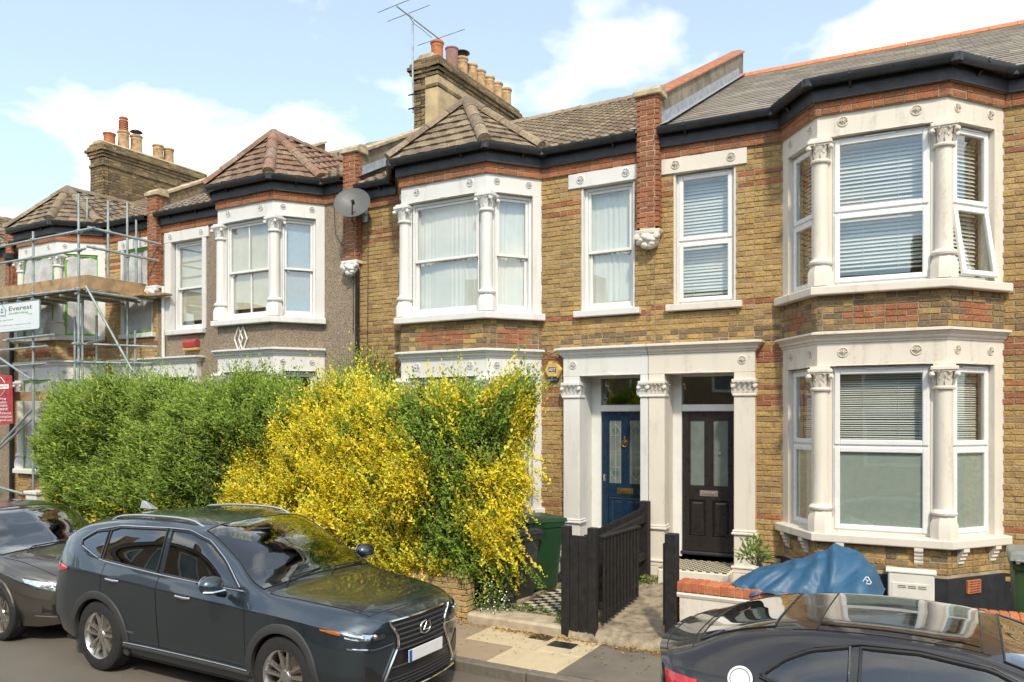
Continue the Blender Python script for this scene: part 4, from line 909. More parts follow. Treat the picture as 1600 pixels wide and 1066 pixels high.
# ------------------------------------------------------------------ front gardens
PZ = lambda y: .24+(.46-.24)*(y-8.2)/1.7
m = MB(); rr = random.Random(5); nx, ny = 14, 26; vs = []
x0, x1 = -3.9, -2.6
for j in range(ny+1):
    for i in range(nx+1):
        x = x0+(x1-x0)*i/nx; y = 8.16+2.2*j/ny; vs.append((x, y+(rr.uniform(-.02, .02) if j == 0 else 0), PZ(y)+rr.uniform(-.006, .006)-(.03 if j == 0 else 0)))
fs = [[j*(nx+1)+i, j*(nx+1)+i+1, (j+1)*(nx+1)+i+1, (j+1)*(nx+1)+i] for j in range(ny) for i in range(nx)]
b = len(vs); vs += [(x0+(x1-x0)*i/nx, 8.12+rr.uniform(-.02, .015), .1) for i in range(nx+1)]; fs += [[b+i, b+i+1, i+1, i] for i in range(nx)]
m.add(vs, fs); path4 = tag(m.build('garden_path', M['concrete'], smooth=50), kind='structure')
m = MB(); m.cbox(-5.32, -3.94, 8.16, 8.56, .05, .235, .03); m.build('path_slab', plain('pale_concrete_slab', (.42, .35, .25), .9, var=.25, scale=6, bump=.4), path4)
m = MB(); m.box(-5.32, -3.94, 8.565, 10.3, .05, .244); m.build('path_base', M['concrete'], path4)
tl = MB(); q = .105; y = 8.6; n = 0
while y < 10.2:
    x = -4.9; i = 0
    while x < -3.98:
        c_ = (.58, .52, .40) if (i+n) % 2 else (.03, .028, .028); k = random.uniform(.8, 1.1)
        tl.box(x, x+q-.005, y, y+q-.005, .24, .2515+random.uniform(0, .002), tuple(v*k for v in c_)); x += q; i += 1
    y += q; n += 1
tl.build('path_tiles', M['step_tile'], path4, kind='stuff')
# --- dividing fence, gate and posts
M['fence'] = plain('black_stained_timber', (.012, .0105, .010), .7, var=.6, scale=14, bump=.5, bscale=40, bd=.006)
def fence_post(x, y, z0, z1, w=.1, d=.1): m = MB(); m.cbox(x-w/2, x+w/2, y-d/2, y+d/2, z0, z1, .008); return m
f = empty('timber_fence', (-3.78, 8.2, .2)); tag(f, 'black timber fence between the two front paths, solid board facing the street', 'fence')
def fb(m, name): o = m.build(name, M['fence']); o.parent = f; o.matrix_parent_inverse = Matrix.Translation((3.78, -8.2, -.2)); return o
fb(fence_post(-3.95, 8.2, .15, 1.40), 'post'); fb(fence_post(-3.62, 8.2, .15, 1.40), 'post'); fb(fence_post(-3.70, 10.12, .2, 1.52, .12, .12), 'post')
for i in range(2): m = MB(); m.cbox(-3.9+i*.118, -3.786+i*.118, 8.165, 8.195, .17, 1.30, .004); fb(m, 'board')
A, Bp = Vector((-3.86, 8.26, 0)), Vector((-3.72, 10.05, 0)); dd = (Bp-A).normalized(); nn_ = Vector((dd.y, -dd.x, 0)); ang = math.atan2(dd.y, dd.x); L = (Bp-A).length; k = 17
for i in range(k):
    s0 = L*i/k; m = MB(); m.cbox(0, L/k-.022, -.011, .011, .28+.14*s0/L, 1.24+.20*s0/L+random.uniform(-.006, .006), .004); m.xf(Matrix.Translation(A+dd*s0)@Matrix.Rotation(ang, 4, 'Z')); fb(m, 'picket')
for z in (.58, 1.08): m = MB(); m.extr([(0, -.06, z), (0, -.012, z), (0, -.012, z+.09), (0, -.05, z+.075)], (L, 0, .17)); m.xf(Matrix.Translation(A)@Matrix.Rotation(ang, 4, 'Z')); fb(m, 'rail')
gt = empty('garden_gate', (-3.56, 8.28, .3)); tag(gt, 'open black picket gate hanging beside the dividing fence', 'gate')
GI = Matrix.Translation((3.56, -8.28, -.3)); dg = Vector((.06, 1, 0)).normalized(); ga = math.atan2(dg.y, dg.x); GM = Matrix.Translation((-3.555, 8.28, 0))@Matrix.Rotation(ga, 4, 'Z')
def gb(m, name, mt='fence'): m.xf(GM); o = m.build(name, M[mt]); o.parent = gt; o.matrix_parent_inverse = GI; return o
for i in range(11): m = MB(); m.cbox(.015+i*.092, .062+i*.092, -.03, -.008, .3+.012*i, 1.27, .004); gb(m, 'picket')
for z in (.45, 1.12): m = MB(); m.cbox(0, 1.0, -.007, .028, z, z+.09, .004); gb(m, 'rail')
m = MB(); m.cbox(-.01, 1.03, -.04, .03, 1.272, 1.30, .006); gb(m, 'top_rail')
m = MB(); m.extr([(.05, .0, .55), (.12, .0, .55), (.95, .0, 1.10), (.88, .0, 1.10)], (0, .026, 0)); gb(m, 'brace')
p = fence_post(-2.69, 8.19, .12, 1.405, .13, .12); gp = tag(p.build('gate_post', M['fence']), 'square black gate post standing at the end of the white garden wall', 'post')
m = MB(); m.cbox(-2.775, -2.757, 8.135, 8.245, .42, 1.30, .004); m.build('stop_batten', M['fence'], gp)
# --- white rendered wall with a red brick coping in front of the slate-roofed house
gw = empty('garden_wall', (-2.6, 8.25, .1)); tag(gw, 'low white rendered garden wall with orange brick coping beside the black post', 'wall'); GWI = Matrix.Translation((2.6, -8.25, -.1))
def wbd(m, name, mt, par=gw): o = m.build(name, mt); o.parent = gw; o.matrix_parent_inverse = GWI; return o
wl = 6.2; m = MB(); m.box(-2.59, -2.59+wl, 8.15, 8.37, .05, .76); wbd(m, 'wall', M['cream'])
m = MB(); m.sweep([(-2.62, 8.16), (-2.59+wl, 8.16)], [(-.22, .762), (0, .735), (.018, .745), (.028, .775), (.02, .795), (-.22, .80)]); wbd(m, 'moulding', M['cream'])
COP = [plain('orange_coping_brick', c_, .85, var=.25, scale=20, bump=.4) for c_ in ((.52, .165, .07), (.47, .14, .06), (.42, .12, .055))]
x = -2.62
while x < -2.59+wl: m = MB(); w = .068; m.cbox(x, x+w, 8.13+random.uniform(-.004, .004), 8.39, .803, .905+random.uniform(-.003, .003), .006); wbd(m, 'coping_brick', random.choice(COP)); x += w+.009
m = MB(); m.box(-2.6, -2.6+wl, 8.14, 8.38, .80, .895); wbd(m, 'bed_mortar', M['mortar'])
# --- low yellow brick wall under the hedge
def brick_garden_wall(x0, x1, label, h=.74):
    e = empty('brick_wall', (x0, 8.2, .08)); tag(e, label, 'wall'); B = Bricks(); P = [(0, .2), (0, 0), (x1-x0, 0), (x1-x0, .2), (0, .2)]
    for p, q in zip(P, P[1:]): B.wall(p, q, 0, h-.08, lambda z, k: 'C', thick=.09)
    w = B.back.build('wall', M['mortar'], e); B.finish(e, w, 160, lambda px, py, w_: px < 640)
    m = MB(); m.box(-.004, x1-x0+.004, -.004, .204, h-.085, h-.078); m.build('top_bed', M['mortar'], e)
brick_garden_wall(-9.0, -5.34, 'low yellow brick wall under the yellow hedge beside the grey car', .72)
brick_garden_wall(-14.2, -9.02, 'low yellow brick wall under the dark green hedge', .72)
# side strip of soil wall by the bins, doorstep plinth etc.
m = MB(); m.cbox(-4.96, -4.9, 8.6, 10.2, .1, .30, .01); m.build('path_edging', M['concrete'], path4)
# ------------------------------------------------------------------ hedges
def leaf_mat():
    t = NT('leaf'); c = t.attr(); t.t.nodes.remove(t.b); d = t.n('ShaderNodeBsdfPrincipled'); d.inputs['Roughness'].default_value = .45; t.l(c, d.inputs['Base Color']); d.inputs['Specular IOR Level'].default_value = .35
    tr = t.n('ShaderNodeBsdfTranslucent'); t.l(t.mix(1, c, (1.1, 1.25, .7), 'MULTIPLY'), tr.inputs[0]); ms = t.n('ShaderNodeMixShader'); ms.inputs[0].default_value = .28
    t.l(d.outputs[0], ms.inputs[1]); t.l(tr.outputs[0], ms.inputs[2]); t.l(ms.outputs[0], t.out.inputs[0]); return t.m
M['leaf'] = leaf_mat(); M['twig'] = plain('twig_bark', (.10, .075, .05), .9, var=.3, scale=20, bump=.5)
def vnoise(p, seed):
    "smooth value noise in 3-D for arrays"
    p = np.asarray(p, float); i = np.floor(p).astype(int); f = p-i; f = f*f*(3-2*f); out = 0
    for a in (0, 1):
        for b in (0, 1):
            for c in (0, 1):
                h = ((i[:, 0]+a)*73856093 ^ (i[:, 1]+b)*19349663 ^ (i[:, 2]+c)*83492791 ^ seed*2654435) & 0xffffff
                h = (h*1103515245+12345) & 0x7fffffff; v = (h % 10007)/10007.
                out = out+v*np.where(a, f[:, 0], 1-f[:, 0])*np.where(b, f[:, 1], 1-f[:, 1])*np.where(c, f[:, 2], 1-f[:, 2])
    return out
def fbm(p, seed): return .55*vnoise(p, seed)+.3*vnoise(np.asarray(p)*2.1, seed+1)+.15*vnoise(np.asarray(p)*4.3, seed+2)
def unit(v): return v/np.maximum(1e-9, np.linalg.norm(v, axis=1, keepdims=True))
def leaves(P, D, N, ln, wd, col):
    "folded leaf blades: base P, direction D, face normal N -> (verts, quads, colours)"
    n = len(P); Sd = unit(np.cross(D, N)); U = np.cross(Sd, D); ln = ln[:, None]; wd = wd[:, None]
    a = P; b = P+D*ln*.5+Sd*wd*.5+U*wd*.18; c = P+D*ln-U*ln*.12; d = P+D*ln*.5-Sd*wd*.5+U*wd*.18
    V = np.stack([a, b, c, d], 1).reshape(-1, 3); return V, col
def build_leaves(name, V, col, parent):
    n = len(V)//4; me = bpy.data.meshes.new(name); me.vertices.add(len(V)); me.vertices.foreach_set('co', V.astype(np.float32).ravel())
    # two triangles folded on the midrib
    idx = np.arange(n)[:, None]*4+np.array([[0, 1, 2, 0, 2, 3]]); me.loops.add(n*6); me.loops.foreach_set('vertex_index', idx.ravel().astype(np.int32)); me.polygons.add(n*2); me.polygons.foreach_set('loop_start', np.arange(n*2)*3)
    me.update(calc_edges=True); a = me.color_attributes.new('Col', 'FLOAT_COLOR', 'POINT'); c4 = np.ones((n, 4, 4), np.float32); c4[:, :, :3] = col[:, None, :]; a.data.foreach_set('color', c4.ravel()); me.materials.append(M['leaf'])
    o = bpy.data.objects.new(name, me); link(o, parent); o['kind'] = 'stuff'; return o
def hedge(root, x0, x1, ztop, yellow, nsprig, seed, lsize, sweep, yc=8.85, half=.72, nleaf=11, droop=0, zlow=.66):
    g = np.random.default_rng(seed); n = nsprig
    # anchor points on the front, top and ends of the volume
    u = g.uniform(0, 1, n); x = x0+(x1-x0)*u; zt = ztop(x); kind = g.uniform(0, 1, n); zz = np.where(kind < .66, zlow+(zt-zlow)*g.uniform(0, 1, n)**.85, zt-g.uniform(0, .35, n))
    bul = fbm(np.stack([x*1.5, zz*1.5, np.zeros(n)], 1), seed)-.5
    prof = np.clip((zt-zz)/.7, 0, 1)**.5; low = np.clip((zz-zlow)/.7, 0, 1)**.6*.35+.65; endf = np.clip(np.minimum(x-x0, x1-x)/.7, 0, 1)**.5
    th = half*(.35+.65*prof)*low*(.25+.75*endf)+bul*.85
    yy = np.where(kind < .66, yc-th, yc-th+g.uniform(0, 1, n)*th*1.7); end = kind > .93
    x = np.where(end, np.where(g.uniform(0, 1, n) < .15, x0+.05, x1-.05), x); yy = np.where(end, yc+g.uniform(-1, 1, n)*half*.6, yy)
    dep = g.uniform(0, 1, n)**1.3*.5; nrm = np.stack([sweep[0]+g.normal(0, .45, n)+np.where(end, 1.1*np.sign(x-(x0+x1)/2), 0), -(.75+g.normal(0, .3, n))*np.where(kind > .66, .5, 1), sweep[1]+np.where(kind > .66, .8, .15)+g.normal(0, .35, n)-droop], 1); nrm = unit(nrm)
    base = np.stack([x, yy, zz], 1)-nrm*(dep[:, None]+.12); shootl = g.uniform(.16, .34, n)*np.where((kind > .66) & (g.uniform(0, 1, n) < .35), g.uniform(1.4, 2.6, n), 1)
    Y = yellow(x, zz, fbm(np.stack([x*1.6, yy*1.6, zz*1.6], 1), seed+9), fbm(np.stack([x*6, yy*6, zz*6], 1), seed+5))
    Ps, Ds, Ns, Ls, Ws, Cs = [], [], [], [], [], []
    lscale = g.uniform(.65, 1.35, n); side0 = unit(np.cross(nrm, g.normal(0, 1, (n, 3)))); shade = g.uniform(.75, 1.2, n); ysp = g.uniform(.2, .8, n); lime = g.uniform(0, 1, n)**3.6
    for k in range(nleaf):
        f = (k+.6)/nleaf; bend = np.array([0, 0, 1.])*(f*f*.08); P = base+nrm*(shootl*f)[:, None]+bend; s_ = side0*(1 if k % 2 else -1); s_ = unit(s_*np.cos(k*.9)+np.cross(nrm, s_)*np.sin(k*.9))
        D = unit(s_*(.8-.4*f)+nrm*(.55+.5*f)+np.array([0, 0, .15])+g.normal(0, .15, (n, 3))); N = unit(nrm*.6+np.array([.25, -.6, .6])+g.normal(0, .24, (n, 3)))
        Ps.append(P); Ds.append(D); Ns.append(N); l = lsize[0]*lscale*g.uniform(.7, 1.3, n)*(1-.4*f); Ls.append(l); Ws.append(l*lsize[1]*g.uniform(.8, 1.2, n))
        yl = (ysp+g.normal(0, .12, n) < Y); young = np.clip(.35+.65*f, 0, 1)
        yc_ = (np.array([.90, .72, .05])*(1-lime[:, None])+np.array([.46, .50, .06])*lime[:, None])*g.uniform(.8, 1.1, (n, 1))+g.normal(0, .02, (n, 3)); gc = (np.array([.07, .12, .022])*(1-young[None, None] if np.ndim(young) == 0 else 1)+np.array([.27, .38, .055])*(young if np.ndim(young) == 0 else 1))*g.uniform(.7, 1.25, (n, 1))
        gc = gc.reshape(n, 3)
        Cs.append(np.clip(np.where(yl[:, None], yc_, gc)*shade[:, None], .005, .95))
    V, C = leaves(np.concatenate(Ps), np.concatenate(Ds), np.concatenate(Ns), np.concatenate(Ls), np.concatenate(Ws), np.concatenate(Cs))
    o = build_leaves('foliage', V-np.array(root.location), C, root)
    # woody frame: stems rising from the ground and many shoots
    rr = random.Random(seed)
    for k in range(int((x1-x0)*3)):
        xs = rr.uniform(x0+.4, x1-.4); h = float(ztop(np.array([xs]))[0]); m = MB(); p = [Vector((xs, yc+rr.uniform(-.2, .3), .15))]
        for j in range(6): p.append(p[-1]+Vector((rr.uniform(-.12, .12), rr.uniform(-.09, .07), (h-.5)/6)))
        m.pipe([q-root.location for q in p], [.022, .02, .017, .014, .011, .008, .004], 6); m.build('stem', M['twig'], root)
    m = MB(); tw = []
    for i in g.choice(n, min(n, 2600), replace=False): m.tube(base[i]-nrm[i]*.12-np.array(root.location), base[i]+nrm[i]*shootl[i]-np.array(root.location), .004, 3, .0015, cap=False)
    m.build('twigs', M['twig'], root, kind='stuff')
hy = empty('privet_hedge', (-7, 8.85, .15)); tag(hy, 'tall overgrown hedge with bright yellow and green leaves beside the bins', 'hedge')
hg = empty('privet_hedge', (-12.2, 8.85, .15)); tag(hg, 'tall shaggy dark green hedge behind the parked cars, yellow only near its foot', 'hedge')
smooth_ = lambda x, a, b: np.clip((x-a)/(b-a), 0, 1)**2*(3-2*np.clip((x-a)/(b-a), 0, 1))
LN = lambda x, k, s_: fbm(np.stack([x*k, np.zeros_like(x), np.zeros_like(x)], 1), s_)-.5
def ztop_y(x): return 3.0+.7*LN(x, 1.3, 71)+.45*LN(x, 4.5, 72)-.85*np.clip((x+5.75)/.9, 0, 1)**2-.12*np.clip(-(x+8.8)/1.0, 0, 1)
def ztop_g(x): return 3.08+.5*LN(x, 1.1, 81)+.4*LN(x, 4.1, 82)-.35*np.clip(-(x+13.6)/1.6, 0, 1)**1.5-.35*np.clip((x+9.8)/.6, 0, 1)
def yel_y(x, z, n, f): return np.clip(1.0+(n-.5)*4.2+(f-.5)*1.2-1.15*smooth_(z, 2.05, 2.65)*(1-.4*smooth_(x, -7.4, -6.6))+.3*smooth_(-x, 5.8, 7.5)*smooth_(-z, -2.4, -1.2)-.42*smooth_(x, -6.3, -5.7)*(1-smooth_(x, -5.3, -5.0))-.15*smooth_(-z, -.9, -.6), .03, .97)
def yel_g(x, z, n, f): return np.clip((n-.52)*4.0+1.25*smooth_(-z, -1.5, -.9)-.75+.6*smooth_(x, -10.3, -9.6)*smooth_(-z, -2.4, -1.5), .01, .95)
hedge(hy, -9.9, -4.85, ztop_y, yel_y, 19000, 21, (.062, .55), (.05, .45), yc=8.68, half=.85)
hedge(hg, -14.6, -9.4, ztop_g, yel_g, 17000, 33, (.085, .34), (-.35, .3), yc=8.68, half=.85)
# thin taller shrub showing behind the hedge in front of the downpipe
sh = empty('thin_shrub', (-8.4, 9.75, .15)); tag(sh, 'sparse olive shrub rising behind the hedge between the two houses', 'shrub')
hedge(sh, -8.9, -7.7, lambda x: 3.75-.5*np.abs(x+8.25), lambda x, z, n, f: np.clip(.15+(n-.5), .0, .4), 420, 55, (.045, .4), (0, .6), yc=9.75, half=.35, zlow=2.2)
# ------------------------------------------------------------------ scaffolding in front of the sheeted house
SX, SY, SZ = -14.52, 9.05, 5.10
sc_ = empty('scaffold', (-16.4, SY, .12)); tag(sc_, 'galvanised tube scaffold with timber platform in front of the sheeted windows', 'scaffold'); SCI = Matrix.Translation(-sc_.location)
def scb(m, name, mt='galv', smooth=False): m.v = [tuple(Vector(v)-sc_.location) for v in m.v]; return m.build(name, M[mt], sc_, smooth=smooth)
def tube(p, q, name, r=.0245): m = MB(); m.tube(p, q, r, 12); return scb(m, name, smooth=40)
def coupler(p, ax='z'):
    m = MB(); p = Vector(p); m.cbox(p.x-.045, p.x+.045, p.y-.045, p.y+.045, p.z-.035, p.z+.035, .012); m.tube(p+Vector((.03, -.075, 0)), p+Vector((.03, .06, 0)), .009, 6); m.tube(p+Vector((-.03, -.07, .0)), p+Vector((-.03, .065, 0)), .009, 6); scb(m, 'coupler')
def vert(px, y, zt, zb): p = at(px, 0, y); tube((p.x, y, zb), (p.x, y, zt), 'standard'); return p.x
xa = vert(52, 9.02, at(52, 362, 9.02).z, .12); xb = vert(123, 9.02, at(123, 303, 9.02).z, .12); vert(117, 9.45, at(117, 494, 9.45).z, .2); vert(129, 9.5, 5.1, .2); vert(151, 9.9, at(151, 493, 9.9).z, .2)
xs5 = vert(169, 9.75, at(169, 315, 9.75).z, 5.0); vert(199, 10.1, at(199, 317, 10.1).z, .2); vert(213, 10.2, at(213, 344, 10.2).z, 4.9); vert(211, 10.15, at(211, 516, 10.15).z, .2); vert(-20, 9.02, 6.3, .12)
for (a, b, y) in (((-60, 398), (148, 356), 8.98), ((-60, 422), (133, 389), 8.98), ((-60, 474), (124, 452), 8.98), ((-60, 553), (74, 541), 8.98), ((-60, 577), (73, 568), 8.98), ((10, 531), (84, 523), 8.96)): p, q = at(*a, y), at(*b, y); tube(p, q, 'ledger'); 
for (px, py) in ((52, 375), (52, 403), (123, 362), (123, 391), (52, 460), (123, 452), (52, 543), (52, 570), (123, 537), (123, 565), (52, 592)): p = at(px, py, 9.0); coupler(p)
def side_tube(a, b, y0, y1, name='transom'): tube(at(*a, y0), at(*b, y1), name)
for a, b, y0, y1 in (((137, 355), (252, 382), 8.99, 10.3), ((135, 385), (248, 408), 8.99, 10.3), ((112, 537), (244, 542), 8.97, 10.3), ((112, 566), (243, 568), 8.97, 10.3), ((134, 537), (160, 532), 9.0, 9.75), ((4, 532), (72, 539), 8.9, 9.6), ((135, 455), (240, 470), 8.99, 10.3)): side_tube(a, b, y0, y1)
for px, py, y in ((169, 362, 9.75), (213, 372, 10.2), (169, 391, 9.75), (199, 400, 10.1), (151, 537, 9.7), (211, 541, 10.15), (151, 565, 9.7), (211, 566, 10.15)): coupler(at(px, py, y))
tube(at(134, 447, 9.0), at(218, 600, 9.55), 'brace'); tube(at(-40, 532, 8.95), at(47, 592, 8.95), 'brace'); tube(at(-10, 706, 8.7), at(50, 640, 9.0), 'brace'); tube(at(-30, 728, 8.75), at(50, 655, 9.05), 'brace')
tube(at(-60, 745, 8.5), at(36, 772, 8.1), 'pole')
for k in range(11): xk = SX-.25-k*.5; tube((xk, SY-.1, SZ-.075), (xk, 9.68 if xk < -15.7 else 10.32, SZ-.075), 'transom', .022)
for y0 in (SY, SY+.215, SY+.43):
    for k, (x0, x1) in enumerate(((-20.4, -17.3), (-17.28, SX))): m = MB(); m.cbox(x0, x1, y0, y0+.205, SZ-.04+random.uniform(0, .012), SZ+random.uniform(0, .008), .004); scb(m, 'plank', 'board_wood')
for j, y0 in enumerate((SY+.66, SY+.88, SY+1.09)): m = MB(); m.cbox(-15.75, SX+(.75 if j == 2 else .35 if j == 1 else .05), y0, y0+.205, SZ-.035+.01*j, SZ+.006+.01*j, .004); scb(m, 'plank', 'board_wood')
m = MB(); m.cbox(-20.4, SX-.02, SY-.05, SY-.012, SZ+.01, SZ+.27, .004); scb(m, 'toe_board', 'board_wood'); m = MB(); m.cbox(SX-.015, SX+.022, SY-.04, 10.28, SZ+.012, SZ+.272, .004); scb(m, 'toe_board', 'board_wood')
m = MB(); p = at(20, 620, 9.2); q = at(76, 620, 9.2); m.cbox(p.x, q.x, 9.2, 9.24, p.z-.09, p.z+.1, .004); scb(m, 'board', 'board_wood')
# ---- lettering helper
text = lettering
M['ink_grey'] = plain('grey_ink', (.10, .10, .13), .6, var=.02); M['ink_green'] = plain('green_ink', (.16, .36, .06), .6, var=.02); M['ink_black'] = plain('black_ink', (.03, .03, .035), .6, var=.02); M['ink_white'] = plain('white_ink', (.8, .8, .8), .6, var=.02)
M['sign_white'] = plain('white_sign_board', (.66, .70, .72), .4, var=.04); M['sign_red'] = plain('red_banner', (.42, .045, .055), .6, var=.15); M['banner_line'] = plain('dark_red_line', (.24, .02, .03), .7); M['teal_edge'] = plain('teal_edge', (.12, .25, .25), .5)
ys = 8.93; p0, p1 = at(-34, 523, ys), at(62, 468, ys); w_, h_ = p1.x-p0.x, p1.z-p0.z; sg = empty('scaffold_sign', (p0.x, ys, p0.z)); tag(sg, 'white company signboard tied to the scaffold above the red banner', 'sign')
m = MB(); pts = []
for (cx, cz, a0) in ((w_-.05, .05, -90), (w_-.05, h_-.05, 0), (.05, h_-.05, 90), (.05, .05, 180)): pts += [(cx+.05*math.cos(R(a0+i*22.5)), 0, cz+.05*math.sin(R(a0+i*22.5))) for i in range(5)]
m.extr(pts, (0, .02, 0)); m.build('board', M['sign_white'], sg); m = MB(); m.pipe([Vector(q)+Vector((0, .004, 0)) for q in pts+pts[:1]], .012, 6); m.build('edging', M['teal_edge'], sg)
def onsign(px0, px1, pyb, pyt, body, mat, bold=0): a, b = at(px0, pyb, ys), at(px1, pyt, ys); text(body, sg, (a.x-p0.x, -.003, a.z-p0.z), b.x-a.x, b.z-a.z, mat, bold)
onsign(14, 50.5, 486.5, 475, 'Everest', M['ink_grey']); onsign(14, 44, 493, 485.5, 'Scaffolding', M['ink_green']); onsign(45, 50, 491.5, 488.5, 'Ltd', M['ink_green'])
onsign(0.5, 20, 502.5, 498.8, '3 1517 818', M['ink_black'], .01); onsign(.5, 49, 509.5, 505.5, '0 8344 952 / 0796 0067 542', M['ink_black'], .01); onsign(.5, 48.5, 515.5, 511.2, 'w.everest-scaffolding.co.uk', M['ink_black'], .01); onsign(.5, 54, 520.8, 516.4, 'w.everest-scaffoldingltd.co.uk', M['ink_black'], .01)
ic = MB(); S3 = lambda px, py: at(px, py, ys)-Vector((p0.x, ys, p0.z))+Vector((0, -.004, 0))
for q in ([(-12, 486), (0.5, 473), (10.5, 486)], [(8.6, 484), (8.6, 493.5), (-10, 493.5)], [(3.2, 482), (3.2, 490)], [(1.5, 484), (5, 484)], [(1.5, 488), (5, 488)]): ic.pipe([S3(*k) for k in q], .008, 5)
ic.build('house_emblem', M['teal_edge'], sg)
rb = empty('red_banner', at(-25, 662, 8.94)); tag(rb, 'red brick-patterned banner with white lettering hanging on the scaffold', 'banner'); rl = rb.location
P3 = lambda px, py: at(px, py, 8.94)-rl
m = MB(); m.extr([P3(-25, 668), P3(20.5, 661.5), P3(18.5, 587), P3(-25, 582)], (0, .006, 0)); m.build('cloth', M['sign_red'], rb)
m = MB()
for k in range(9): py = 592+k*8.2; m.pipe([P3(-25, py+2)+Vector((0, -.001, 0)), P3(18.6+k*.2, py)+Vector((0, -.001, 0))], .003, 4)
for k in range(16): m.pipe([P3(2+(k % 3)*6+(k % 2)*2, 592+(k//2)*8.2)+Vector((0, -.001, 0)), P3(2+(k % 3)*6+(k % 2)*2, 600+(k//2)*8.2)+Vector((0, -.001, 0))], .003, 4)
m.build('brick_print', M['banner_line'], rb)
m = MB(); m.extr([P3(-12, 609), P3(14, 607.5), P3(14, 600), P3(-12, 601)], (0, -.003, 0)); m.build('name_panel', M['ink_white'], rb)
m = MB(); m.pipe([P3(-8, 588)+Vector((0, -.003, 0)), P3(2, 590)+Vector((0, -.003, 0)), P3(8, 598)+Vector((0, -.003, 0))], .008, 5); m.pipe([P3(-8, 622)+Vector((0, -.003, 0)), P3(2, 618)+Vector((0, -.003, 0)), P3(8, 610)+Vector((0, -.003, 0))], .008, 5); m.build('emblem_ring', M['ink_white'], rb)
for i, (s_, a, b, py) in enumerate((('ing LTD', .5, 11.5, 606.5), ('ling', .5, 10, 625.5), ('ults', .5, 10.5, 630.5), ('ment', .5, 12, 636), ('ent', .5, 13, 641.5), ('Removal', .5, 17.5, 647.5), ('novation', .5, 19, 653), ('gmail.com', .5, 19, 659))):
    q = P3(a, py); q2 = P3(b, py-4.2); text(s_, rb, (q.x, -.005, q.z), q2.x-q.x, q2.z-q.z, M['sign_red'] if i == 0 else M['ink_white'], .01)

# ------------------------------------------------------------------ wall furniture
def pipe_obj(name, pts, r, mat, label=None, cat=None, parent=None):
    o = Vector(pts[0]); m = MB(); m.pipe([Vector(p)-o for p in pts], r, 10); ob = m.build(name, mat, parent, smooth=50); ob.location = o
    if label: tag(ob, label, cat)
    return ob
x_ = -8.93; dp = pipe_obj('downpipe', [(x_, 10.2, 6.5), (x_, 10.2, 6.35), (x_, 10.33, 6.15), (x_, 10.33, .2)], .038, M['black_metal'], 'black downpipe running down beside the satellite dish', 'pipe')
for z in (5.4, 3.8, 2.2): m = MB(); m.lathe([(.045, -.03), (.048, -.03), (.048, .03), (.045, .03)], (0, .13, z-6.5), 12); m.build('pipe_clip', M['black_metal'], dp)
x_ = at(18, 0, 10.3).x; dp = pipe_obj('downpipe', [(x_, 10.3, 6.3), (x_, 10.3, .2)], .05, M['black_metal'], 'black downpipe with hopper at the far edge of the sheeted house', 'pipe'); m = MB(); m.lathe([(.05, -.1), (.12, .0), (.16, .08), (.17, .2), (.15, .2)], (0, 0, 0), 12); m.build('hopper', M['black_metal'], dp)
pipe_obj('downpipe', [(-14.06, 10.35, 5.3), (-14.06, 10.35, .3)], .035, M['white'], 'thin white downpipe between the sheeted house and the pebbledashed house', 'pipe')
pipe_obj('wall_cable', [at(522, 278, 10.36), at(522, 330, 10.36), at(524, 365, 10.37), at(540, 392, 10.37), at(552, 397, 10.37), at(552, 520, 10.37)], .006, M['black_metal'], 'thin dark cable looping down the pebbledash below the gutter', 'cable')
pipe_obj('wall_cable', [at(575, 310, 10.37), at(575, 420, 10.37), at(574, 560, 10.37)], .005, M['black_metal'], 'thin dark cable running straight down the brick behind the dish', 'cable')
pipe_obj('wall_cable', [at(850, 548, 10.37), at(862, 553, 10.35), at(875, 548, 10.3)], .005, M['black_metal'], 'short cable above the yellow alarm box', 'cable')
# satellite dish
dc = at(552, 323, 10.08); dish = empty('satellite_dish', dc); tag(dish, 'grey satellite dish fixed under the gutter beside the downpipe', 'satellite dish')
nrm = Vector((.42, -.78, .42)).normalized(); m = MB(); pr = [(.012, .03)]+[(.30*t, .03+.075*t*t) for t in (.25, .5, .75, .92, 1)]+[(.305, .108), (.30, .098)]+[(.30*t, .022+.075*t*t) for t in (.9, .6, .3)]+[(.01, .022)]
m.lathe(pr, (0, 0, 0), 32, axis=nrm); m.build('reflector', plain('grey_dish_paint', (.10, .10, .10), .5, var=.08), dish, smooth=40)
M['dark_plastic'] = plain('dark_plastic', (.03, .03, .032), .45)
q = nrm*.30+Vector((.06, 0, -.10)); m = MB(); m.pipe([Vector((0, .02, -.28)), Vector((.06, -.1, -.27)), q], .012, 8); m.build('feed_arm', M['dark_plastic'], dish); m = MB(); m.lathe([(.018, 0), (.028, .015), (.028, .08), (.018, .1)], q, 12, axis=-nrm); m.build('receiver', M['dark_plastic'], dish, smooth=40)
m = MB(); m.pipe([Vector((0, .02, 0)), Vector((-.02, .12, -.06)), Vector((-.02, .3, -.06))], .02, 8); m.cbox(-.08, .06, .29, .318, -.2, .08, .005); m.build('wall_mount', M['galv'], dish)
